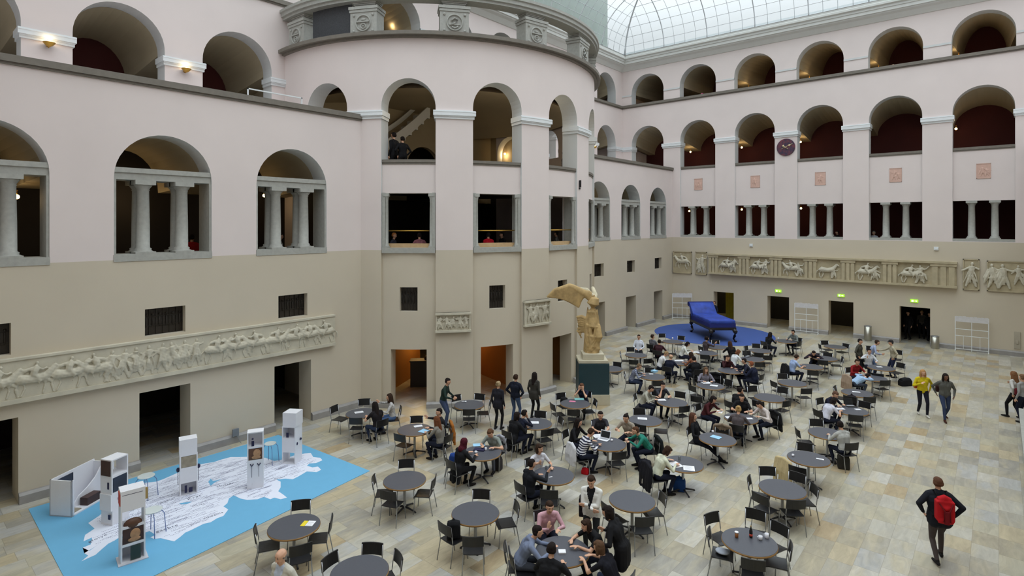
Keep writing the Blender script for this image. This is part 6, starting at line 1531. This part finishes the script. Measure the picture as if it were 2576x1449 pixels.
# doorway and galleries
def gal(label, px, py, plane, coord, floor, pose='stand', face=0, **k):
    zt = 1.60 if POSES[pose].get('sit') is False else 1.2
    if plane == 'c':
        u = (px - CX) / FPX; d_ = V((-S_ + C_ * u, C_ + S_ * u)); a_ = d_.dot(d_); b__ = -2 * (d_.x * RCX + d_.y * RCY); c_ = RCX ** 2 + RCY ** 2 - coord ** 2
        t_ = (-b__ - sqrt(b__ * b__ - 4 * a_ * c_)) / 2 / a_; p = V((d_.x * t_, d_.y * t_, 0))
    else: p = at_y(px, py, coord) if plane == 'y' else at_x(px, py, coord)
    me, (hc_, Rm) = BODY.get((pose,)) or body_mesh((pose,), dict(POSES[pose]), 0.0115)
    off = Matrix.Rotation(R(face), 3, 'Z') @ hc_
    loc = V((p.x - off.x, p.y - off.y, min(floor + 0.0, p.z - hc_.z) if False else floor))
    return Pn(label, pose, loc=loc, face=face, **k)
gal('person with short dark hair looking over the upper left ledge', 186, 157, 'x', -24.4, 10.9, 'stand', -80, top=K)
gal('blond person seated behind the upper left ledge', 272, 172, 'x', -24.6, 10.5, 'stand', -120, top=K, hc=HL, hair='bob')
gal('person in black leaning in the tower arch, taller silhouette', 990, 350, 'c', 7.2, 8.85, 'stand', 100, scale=1.12, top=K, legs=K, hc=HB)
gal('person in black leaning in the tower arch, shorter silhouette', 1012, 368, 'c', 7.2, 8.85, 'pockets', 80, scale=1.02, top=K, legs=K, hc=HB)
gal('person in a dark jacket in the third tower arch', 1420, 386, 'c', 7.0, 8.85, 'stand', -60, top=(60, 60, 66), legs=K, hc=HB)
gal('person in a dark top in the third floor corner arch', 1526, 242, 'x', -24.35, 15.32, 'stand', -90, top=(60, 34, 36), legs=K, skin=1)
gal('person in a white top on the third floor near the corner', 1617, 247, 'y', 41.8, 15.2, 'stand', 170, top=W_, hc=HL)
gal('person in pink on the third floor above the clock row', 1766, 228, 'y', 41.6, 15.2, 'stand', 150, top=(220, 120, 160), hc=(210, 110, 150), hair='long')
gal('person in white leaning on the third floor ledge', 2090, 186, 'y', 41.95, 15.2, 'lean', 180, top=W_, hc=(190, 188, 186))
gal('person on the third floor second arch from the right', 2247, 158, 'y', 41.6, 15.2, 'stand', 180, top=K, hc=HB)
gal('person in a light cap in the second right far window', 2198, 560, 'y', 41.9, 4.9, 'stand', 160, top=(190, 194, 204), hc=(120, 120, 112))
gal('person seen behind the third far first floor window', 2106, 555, 'y', 42.2, 4.9, 'stand', 120, top=K, hc=HB)
gal('person in a red jumper behind the middle left window', 483, 580, 'x', -21.2, 5.0, 'stand', 60, top=(170, 30, 34), hc=HB)
gal('person in white behind the third left window', 706, 583, 'x', -21.0, 5.0, 'stand', -30, top=W_, hc=HB)
gal('person with fair hair behind the first tower window rail', 992, 578, 'c', 6.9, 5.0, 'pockets', -60, top=(56, 56, 66), hc=(170, 110, 60))
gal('person in pink sleeves behind the first tower window rail', 1055, 582, 'c', 6.9, 5.0, 'pockets', 60, top=(150, 96, 104), hc=HB)
gal('person in a red top behind the second tower window rail', 1228, 566, 'c', 6.8, 5.0, 'stand', 60, top=(190, 20, 40), hc=HB)
gal('tall person in black behind the second tower window rail', 1262, 545, 'c', 6.3, 5.0, 'stand', 160, top=K, hc=HB)
gal('person in a grey shirt behind the narrow tower window', 1399, 552, 'c', 6.8, 5.0, 'stand', 120, top=(120, 116, 110), hc=HB)
for k, (x, dy) in enumerate(((-4.2, 1.6), (-3.6, 2.4), (-3.2, 1.9))):
    Pn('person standing in the rightmost far doorway, %s' % ('nearer the left jamb', 'in the middle', 'nearer the right jamb')[k], 'stand', loc=(x, YF + dy, 0), face=150 + 30 * k, top=K if k != 1 else (70, 66, 62), legs=K, hc=HB if k != 1 else HL)

# ---------------------------------------------------------------- things worn, carried, hung and laid down
def thing(mb, name, mats, label, cat, loc=(0, 0, 0), rz=0, group=None, bevel=0):
    o = mb.build(name, mats, loc=loc, bevel=bevel); o.rotation_euler = (0, 0, rz); tag(o, label, cat, group); return o
def soft(b, name, vox, m_, label, cat, loc, rz=0, sm=3):
    me = remesh(b, name, vox, sm); me.materials.append(m_ if not isinstance(m_, tuple) else cloth(m_)); o = bpy.data.objects.new(name, me); COL.objects.link(o); o.location = loc; o.rotation_euler = (0, 0, rz); return tag(o, label, cat)
# backpack on the walking man
p = at(2363, 1412); rz = R(24)
bk = empty('backpack', p, rz, 'red backpack with dark pockets on the walker at the lower right', 'backpack')
q = 1.02
b = MB(); b.box((0, -0.25, 1.17 * q), (0.33, 0.15, 0.40)); b.tube([(-0.10, -0.23, 1.38), (0, -0.24, 1.44), (0.10, -0.23, 1.38)], 0.075, 8); b.tube([(-0.13, -0.28, 1.0), (0, -0.30, 1.0), (0.13, -0.28, 1.0)], 0.07, 8); b.tube([(-0.12, -0.27, 1.3), (0, -0.31, 1.25), (0.12, -0.27, 1.3)], 0.06, 8)
me = remesh(b, 'main_bag', 0.014, 9); me.materials.append(cloth((178, 26, 34))); o = bpy.data.objects.new('main_bag', me); COL.objects.link(o); o.parent = bk
b = MB(); b.box((0.0, -0.352, 1.08), (0.09, 0.06, 0.26)); b.tube([(-0.12, -0.33, 1.36), (-0.04, -0.375, 1.22), (-0.06, -0.38, 1.0)], 0.016, 6); b.tube([(0.12, -0.33, 1.36), (0.05, -0.375, 1.22), (0.06, -0.38, 1.0)], 0.016, 6)
b.build('front_pocket', cloth((112, 20, 28)), bk, bevel=0.015)
for s in (-1, 1):
    b = MB(); b.tube([(s * 0.09, -0.17, 1.40), (s * 0.105, -0.06, 1.515), (s * 0.11, 0.08, 1.45), (s * 0.13, 0.15, 1.25), (s * 0.19, 0.0, 1.08), (s * 0.16, -0.17, 1.02)], 0.017, 6); b.build('strap', cloth(K), bk)
def hangcoat(px, py, tk, c, label, L=0.62, z=0.84, wide=0.22, off=0.0):
    tp = TABLES[tk][0]; bp = at(px, py, 0.62); d = V((tp.x - bp.x, tp.y - bp.y)); rz = atan2(-d.x, d.y) + off
    best = min((c_ for t_, c_ in CHAIRS), key=lambda c_: (c_.location.xy - bp.xy).length)
    rz = best.rotation_euler[2]; q_ = Matrix.Rotation(rz, 3, 'Z') @ V((0, -0.255, 0)) + best.location; bp = V((q_.x, q_.y, 0))
    b = MB()
    b.tube([(-wide, 0, z - 0.02), (0, 0, z + 0.02), (wide, 0, z - 0.02)], [0.05, 0.05, 0.05], 8)
    for k in range(7):
        x = -wide + 2 * wide * k / 6; yy = -0.06 - 0.02 * (k % 2)
        b.tube([(x, -0.01, z), (x * 1.06, yy, z - L * 0.5), (x * 1.14, yy - 0.01, z - L)], [0.045, 0.05, 0.04], 7)
    for s in (-1, 1): b.tube([(s * (wide + 0.01), -0.01, z - 0.04), (s * (wide + 0.06), -0.03, z - 0.34), (s * (wide + 0.05), -0.03, z - 0.5)], [0.05, 0.045, 0.035], 7)
    b.tube([(-0.08, 0.03, z), (0, 0.02, z + 0.06), (0.08, 0.03, z)], 0.03, 6)
    return soft(b, 'hanging_coat', 0.016, c, label, 'coat', bp, rz)
hangcoat(1108, 1088, 'a25', (150, 92, 38), 'orange brown coat hung on a chair beside the fair haired person')
hangcoat(1971, 1176, 'a10', (190, 172, 132), 'cream trench coat draped over a chair by an empty table')
hangcoat(1858, 1096, 'a28', (128, 112, 96), 'brown grey coat hung behind the blond person', 0.68)
hangcoat(1648, 1190, 'a11', (24, 24, 30), 'black jacket hung behind the person writing')
hangcoat(1604, 1120, 'a21', (24, 28, 30), 'dark coat hung behind the teal shirt')
hangcoat(1262, 1130, 'a27', (150, 150, 158), 'pale grey coat hung behind the person with blue sheets', 0.5, wide=0.12)
hangcoat(2060, 1000, 'a15', (26, 26, 30), 'black jacket behind the two bent readers') if False else None
hangcoat(1997, 925, 'a40', K, 'black coat hung behind the light blue t-shirt', 0.55)
hangcoat(2137, 950, 'a44', (150, 130, 112), 'beige coat hung behind the red top', 0.55)
hangcoat(1465, 1120, 'a21', (196, 196, 200), 'white jacket hung behind the striped jumper', 0.5)
hangcoat(1845, 962, 'a18', K, 'black coat over a chair by the white papers', 0.5)
hangcoat(1930, 1050, 'a28', K, 'black coat hung behind the white hooded top', 0.6)
def bag(px, py, z, c, label, s=(0.36, 0.2, 0.3), rz=0.3, pxz=None, handle=True):
    p = at(px, py, z + s[2] / 2); b = MB(); x, y, h_ = s[0] / 2, s[1] / 2, s[2]
    for k in (0.25, 0.5, 0.75): b.tube([(-x * 0.75, 0, h_ * k), (0, 0.01, h_ * k * 1.03), (x * 0.75, 0, h_ * k)], [y * 0.8, y, y * 0.8], 9)
    b.box((0, 0, h_ * 0.4), (s[0] * 0.85, s[1] * 0.8, h_ * 0.75))
    if handle: b.tube([(-x * 0.4, 0, h_ * 0.85), (0, 0, h_ * 1.2), (x * 0.4, 0, h_ * 0.85)], 0.018, 6)
    if 0.4 < z < 0.5:
        best = min((c_ for t_, c_ in CHAIRS), key=lambda c_: (c_.location.xy - p.xy).length); p = best.location.copy()
    return soft(b, 'bag', 0.014, c, label, 'bag', (p.x, p.y, z), rz, 4)
bag(1131, 1338, 0.46, K, 'black rucksack on the chair left of an empty table', (0.34, 0.22, 0.34), 0.8)
bag(1593, 1200, 0.0, (26, 26, 32), 'black open handbag on the floor behind the writing person') if False else bag(1622, 1172, 0.0, (28, 28, 36), 'black handbag on the floor behind the writing person', (0.42, 0.24, 0.32))
bag(1709, 1218, 0.0, (34, 70, 130), 'blue and red rucksack on the floor under the writing table', (0.36, 0.24, 0.34))
bag(1472, 1186, 0.0, (190, 22, 34), 'small red bag on the floor near the striped jumper', (0.24, 0.16, 0.14), handle=False)
bag(1251, 1165, 0.0, (56, 52, 52), 'grey cloth bag on the floor beside the blue sheets table', (0.3, 0.26, 0.38))
bag(2277, 962, 0.0, K, 'large black holdall on the floor right of the standing group', (0.62, 0.3, 0.28), 0.9)
bag(2170, 1096, 0.0, K, 'tall black rucksack on the floor behind the light grey shirt', (0.3, 0.3, 0.45)) if False else bag(2122, 1160, 0.0, (44, 42, 38), 'dark rucksack on the floor below the light grey shirt', (0.36, 0.28, 0.42))
bag(2161, 1010, 0.46, (30, 24, 28), 'dark bag on the chair by the two bent readers', (0.34, 0.2, 0.36))
bag(1422, 1000, 0.46, K, 'black bag on the chair left of the pedestal table', (0.3, 0.2, 0.28))
bag(1128, 1133, 0.46, (40, 70, 140), 'blue and red bag on the chair by the headscarf', (0.28, 0.2, 0.26))
bag(1211, 1112, 0.0, (104, 34, 30), 'small dark red bag below the black coat') if False else bag(1277, 1124, 0.0, (92, 34, 30), 'small dark red bag on the floor below the black coat', (0.22, 0.14, 0.2))
bag(1655, 1000, 0.0, K, 'black bag under the table of two young men', (0.3, 0.2, 0.3)) if False else None
bag(1746, 1075, 0.62, (58, 54, 42), 'olive brown handbag on the lap of the stretched out person', (0.24, 0.14, 0.2), handle=False)
for px, py, z, c, l_, rz in ((2308, 968, 0.93, (170, 78, 40), 'orange leather shoulder bag carried by the yellow top', 0.6), (2363, 977, 0.9, (52, 30, 26), 'brown handbag carried by the grey jacket walker', 0.6), (2563, 985, 0.95, (92, 22, 30), 'dark red shoulder bag at the right edge', 0.6), (1468, 1270, 0.72, (34, 28, 34), 'black jacket and bag over the arm of the white cardigan', 0.4)):
    bag(px, py, z, c, l_, (0.28, 0.14, 0.26) if z > .8 else (0.22, 0.2, 0.5), rz)
# sheets, books and tableware. z is the table top
ZT = 0.7485
M['paper'] = mat('white_paper', (232, 232, 236), 0.7, 0.01); M['paleblue'] = mat('pale_blue_paper', (150, 196, 226), 0.7, 0.02); M['yellow'] = mat('yellow_print', (226, 204, 40), 0.6, 0.03)
M['greyprint'] = mat('grey_print', (150, 152, 158), 0.7, 0.15, 30); M['pinkp'] = mat('pink_print', (206, 120, 150), 0.7, 0.05); M['mintp'] = mat('mint_folder', (130, 190, 190), 0.6, 0.03)
def sheet(px, py, w_, h_, rz, label, m_='paper', th=0.004, name='sheet', cat='paper', lines=True, dz=0):
    p = at(px, py, ZT); o = empty(name, (p.x, p.y, ZT + dz), rz, label, cat)
    b = MB(); b.bx(-w_ / 2, w_ / 2, -h_ / 2, h_ / 2, 0, th); b.build('page', M[m_], o)
    if lines:
        b = MB(); n = max(3, int(h_ / 0.035))
        for k in range(n): b.bx(-w_ * 0.38, w_ * (0.38 - 0.1 * (k % 3)), -h_ * 0.4 + h_ * 0.8 * k / n, -h_ * 0.4 + h_ * 0.8 * k / n + 0.006, th, th + 0.0008)
        b.build('print', M['greyprint'], o)
    return o
sheet(766, 1317, 0.10, 0.21, TH - 0.1, 'yellow half of a leaflet on the front left table', 'yellow', lines=False, name='leaflet'); sheet(781, 1317, 0.16, 0.21, TH - 0.1, 'white and grey leaflet beside the yellow one', 'paper', name='leaflet')
sheet(1700, 1169, 0.26, 0.34, TH + 0.35, 'large white sheet nearer the writing person'); sheet(1733, 1178, 0.28, 0.30, TH - 0.25, 'white printed sheets on the right of the writing table')
sheet(1801, 1100, 0.22, 0.28, TH + 0.8, 'pale blue folder on the table of the stretched out person', 'paleblue', 0.012, 'folder', 'folder', False)
sheet(1616, 1053, 0.30, 0.2, TH - 0.2, 'white magazine on the bare table', name='magazine', cat='magazine')
sheet(1345, 1063, 0.26, 0.2, TH, 'white paper on the table of the black coat'); sheet(1457, 1004, 0.34, 0.22, TH, 'mint folder in front of the pedestal', 'mintp', 0.01, 'folder', 'folder', False); sheet(1440, 1010, 0.22, 0.14, TH - 0.3, 'pink magazine in front of the pedestal', 'pinkp', 0.006, 'magazine', 'magazine', False)
sheet(1052, 1072, 0.26, 0.16, TH + 0.4, 'white paper on the orange coat table'); sheet(1066, 1084, 0.24, 0.28, TH - 0.5, 'pale blue sheet on the orange coat table', 'paleblue', lines=False); sheet(903, 1037, 0.28, 0.18, TH + 0.5, 'white paper on the leftmost table')
sheet(1205, 1119, 0.34, 0.2, TH + 0.15, 'open pale blue brochure on the headscarf table', 'paleblue', lines=False, name='brochure', cat='brochure'); sheet(1206, 1132, 0.3, 0.18, TH - 0.2, 'dark blue book on the headscarf table', 'navy', 0.03, 'book', 'book', False)
sheet(1777, 963, 0.34, 0.26, TH + 0.1, 'heap of white papers before the grey cardigan'); sheet(1796, 970, 0.28, 0.2, TH - 0.5, 'second sheet of the heap before the grey cardigan', dz=0.001)
sheet(1708, 907, 0.4, 0.26, TH, 'open newspaper before the navy suit', name='newspaper', cat='newspaper'); sheet(1638, 941, 0.16, 0.12, TH, 'white paper beside the striped navy jumper'); sheet(1646, 936, 0.22, 0.2, TH + 0.6, 'pale blue bag of papers beside the striped navy jumper', 'paleblue', 0.08, 'paper_bag', 'bag', False)
sheet(1664, 1006, 0.3, 0.2, TH, 'open book of the two young men', name='book', cat='book'); sheet(1833, 1050, 0.18, 0.2, TH, 'white sheet left of the blond person'); sheet(1886, 1053, 0.18, 0.14, TH, 'white sheet right of the blond person'); sheet(1810, 1036, 0.2, 0.28, TH - 0.6, 'white sheet before the dark red top')
sheet(2154, 986, 0.26, 0.12, TH - 0.3, 'single paper slip on a bare table'); sheet(2158, 1030, 0.18, 0.14, TH, 'white sheet beside the dark bag'); sheet(2113, 1028, 0.28, 0.2, TH, 'white book under the nearer bent reader', name='book', cat='book')
sheet(2212, 923, 0.22, 0.14, TH, 'white paper before the standing group'); sheet(2064, 1155, 0.2, 0.08, TH - 0.5, 'torn white slip on the table by the cream coat') if False else sheet(2063, 1155, 0.18, 0.08, TH - 0.5, 'small white slip on the table by the cream coat')
sheet(1750, 886, 0.34, 0.24, TH, 'open magazine of the white top reader', name='magazine', cat='magazine'); sheet(1503, 1098, 0.26, 0.26, TH + 0.3, 'crumpled white sheets beside the laptop', th=0.02); sheet(1385, 1200, 0.10, 0.03, TH + 0.4, 'pair of thin wrappers on the two glass table', lines=False)
sheet(2055, 896, 0.16, 0.16, TH, 'white paper beside the hunched person'); sheet(1414, 1390, 0.14, 0.12, TH, 'crumpled napkin before the black jacket at the front table', th=0.03, name='napkin', cat='napkin', lines=False)
def laptop(px, py, rz, label, c='white'):
    p = at(px, py, ZT); o = empty('laptop', (p.x, p.y, ZT), rz, label, 'laptop')
    b = MB(); b.bx(-0.16, 0.16, -0.11, 0.11, 0, 0.018); b.build('base', M['board'] if c == 'white' else M['black'], o, bevel=0.004)
    b = MB(); b.box((0, 0.15, 0.115), (0.32, 0.012, 0.22), 0, (-0.35, 0, 0)); b.build('lid', M['board'] if c == 'white' else M['black'], o, bevel=0.003)
    b = MB(); b.box((0, 0.142, 0.113), (0.28, 0.004, 0.18), 0, (-0.35, 0, 0)); b.build('screen', mat('laptop_screen', (24, 28, 34), 0.2, 0.02), o)
    b = MB(); b.bx(-0.13, 0.13, -0.02, 0.09, 0.018, 0.0195); b.build('keyboard', M['greyprint'], o)
laptop(1518, 1106, TH - 0.6, 'open white laptop on the busy middle table'); laptop(1882, 897, TH + 0.6, 'small dark laptop before the white blouse', 'k'); laptop(2140, 1022, TH, 'dark laptop on the table of the bent readers', 'k')
def cup(px, py, label, c='white', r_=0.04, h_=0.08, name='mug', cat='cup', hd=True):
    p = at(px, py, ZT); o = empty(name, (p.x, p.y, ZT), random.uniform(0, 6), label, cat)
    b = MB(); b.lathe([(r_ * 0.7, 0), (r_ * 0.9, 0.01), (r_, h_), (r_ * 0.88, h_), (r_ * 0.8, 0.015), (0.003, 0.012)], (0, 0, 0), 18); b.build('body', M[c], o)
    if hd: b = MB(); b.tube([(r_ * 0.95, 0, h_ * 0.75), (r_ + 0.022, 0, h_ * 0.6), (r_ + 0.02, 0, h_ * 0.35), (r_ * 0.9, 0, h_ * 0.2)], 0.006, 6); b.build('handle', M[c], o)
    return o
M['amber'] = mat('amber_card', (150, 92, 44), 0.5, 0.1); M['cleargl'] = mat('clear_drinking_glass', (190, 198, 204), 0.08, 0.0); M['cleargl'].node_tree.nodes['Principled BSDF'].inputs['Transmission Weight'].default_value = 0.85
o = cup(1853, 1352, 'brown takeaway cup with a white lid, left on the bottle table', 'amber', 0.036, 0.10, 'takeaway_cup', 'cup', False); b = MB(); b.lathe([(0.04, 0.10), (0.039, 0.115), (0.03, 0.118), (0.004, 0.118)], (0, 0, 0), 18); b.build('lid', M['paper'], o)
p = at(1889, 1352, ZT); o = empty('bottle', (p.x, p.y, ZT), 0, 'dark bottle with a red label on the front right table', 'bottle'); b = MB(); b.lathe([(0.03, 0), (0.033, 0.01), (0.033, 0.13), (0.026, 0.16), (0.013, 0.19), (0.013, 0.225)], (0, 0, 0), 18); b.build('glass_body', M['black'], o)
b = MB(); b.lathe([(0.0338, 0.03), (0.0338, 0.075)], (0, 0, 0), 18); b.build('paper_label', M['red2'], o); b = MB(); b.lathe([(0.0145, 0.222), (0.0145, 0.235), (0.004, 0.236)], (0, 0, 0), 12); b.build('bottle_cap', M['tan'], o)
cup(1913, 1358, 'white mug nearer the bottle', 'board'); cup(1929, 1354, 'white mug farther right of the bottle', 'board', 0.042, 0.095)
cup(1374, 1183, 'drinking glass nearer the leather jacket', 'cleargl', 0.03, 0.11, 'glass', 'glass', False); cup(1384, 1180, 'second drinking glass on the two glass table', 'cleargl', 0.03, 0.11, 'glass', 'glass', False)
cup(1539, 1110, 'white cup beside the open laptop', 'board', 0.034, 0.06); cup(1793, 1088, 'white cup on the blue folder table', 'board', 0.034, 0.06); cup(1197, 1140, 'white cup on the headscarf table', 'board', 0.036, 0.06); cup(1222, 1133, 'white cup by the short haired reader', 'board', 0.03, 0.08, hd=False); cup(1995, 1148, 'small white cup on the table by the cream coat', 'board', 0.032, 0.06)
cup(1692, 853, 'white paper cup on the table touching the blue rug', 'board', 0.034, 0.1, 'paper_cup', 'cup', False); cup(1958, 853, 'white cup on the pair table', 'board', 0.036, 0.08); cup(1763, 884, 'white cup on the white top reader table', 'board', 0.034, 0.07); cup(1709, 1158, 'clear tumbler above the white sheets', 'cleargl', 0.028, 0.10, 'glass', 'glass', False)
p = at(1180, 1010, ZT); b = MB(); b.tube([(-0.06, 0, 0.01), (0, 0.02, 0.03), (0.06, 0, 0.01)], 0.012, 6); b.lathe([(0.03, 0), (0.035, 0.04), (0.03, 0.04), (0.025, 0.005)], (0.09, 0, 0), 12); thing(b, 'ashtray', M['paper'], 'small white dish on the empty table by the green jumper', 'dish', (at(1165, 1012, ZT).x, at(1165, 1012, ZT).y, ZT), TH)
p = min((c_ for t_, c_ in CHAIRS), key=lambda c_: (c_.location.xy - at(1812, 1372, 0.47).xy).length).location; cs = MB(); cs.ball((0, 0, 0.03), 0.13, 0, 14, 8, (1.1, 0.9, 0.3)); 
sm = soft(cs, 'cushion', 0.012, (170, 176, 188), 'pale round cushion on the chair left of the bottle table', 'cushion', (p.x, p.y, 0.455))
p = at(1752, 226, 0)
b = MB(); b.lathe([(0.35, 0), (0.35, 0.04), (0.3, 0.04)], (0, 0, 0), 24)
# white sign frame leaning on the upper left ledge
q0 = at_x(622, 236, XL - 0.3); q1 = at_x(760, 262, XL - 0.3)
b = MB(); L = abs(q1.y - q0.y)
for (y0, y1, z0, z1) in ((0, L, 0.28, 0.32), (0, L, 0, 0.03), (0, 0.04, 0, 0.32), (L - 0.04, L, 0, 0.32)): b.bx(-0.02, 0.02, y0, y1, z0, z1)
o = b.build('white_frame', M['white'], loc=(XL - 0.3, q0.y, 11.34)); o.rotation_euler = (0, 0, 0); tag(o, 'low white metal frame standing on the upper left ledge', 'frame')
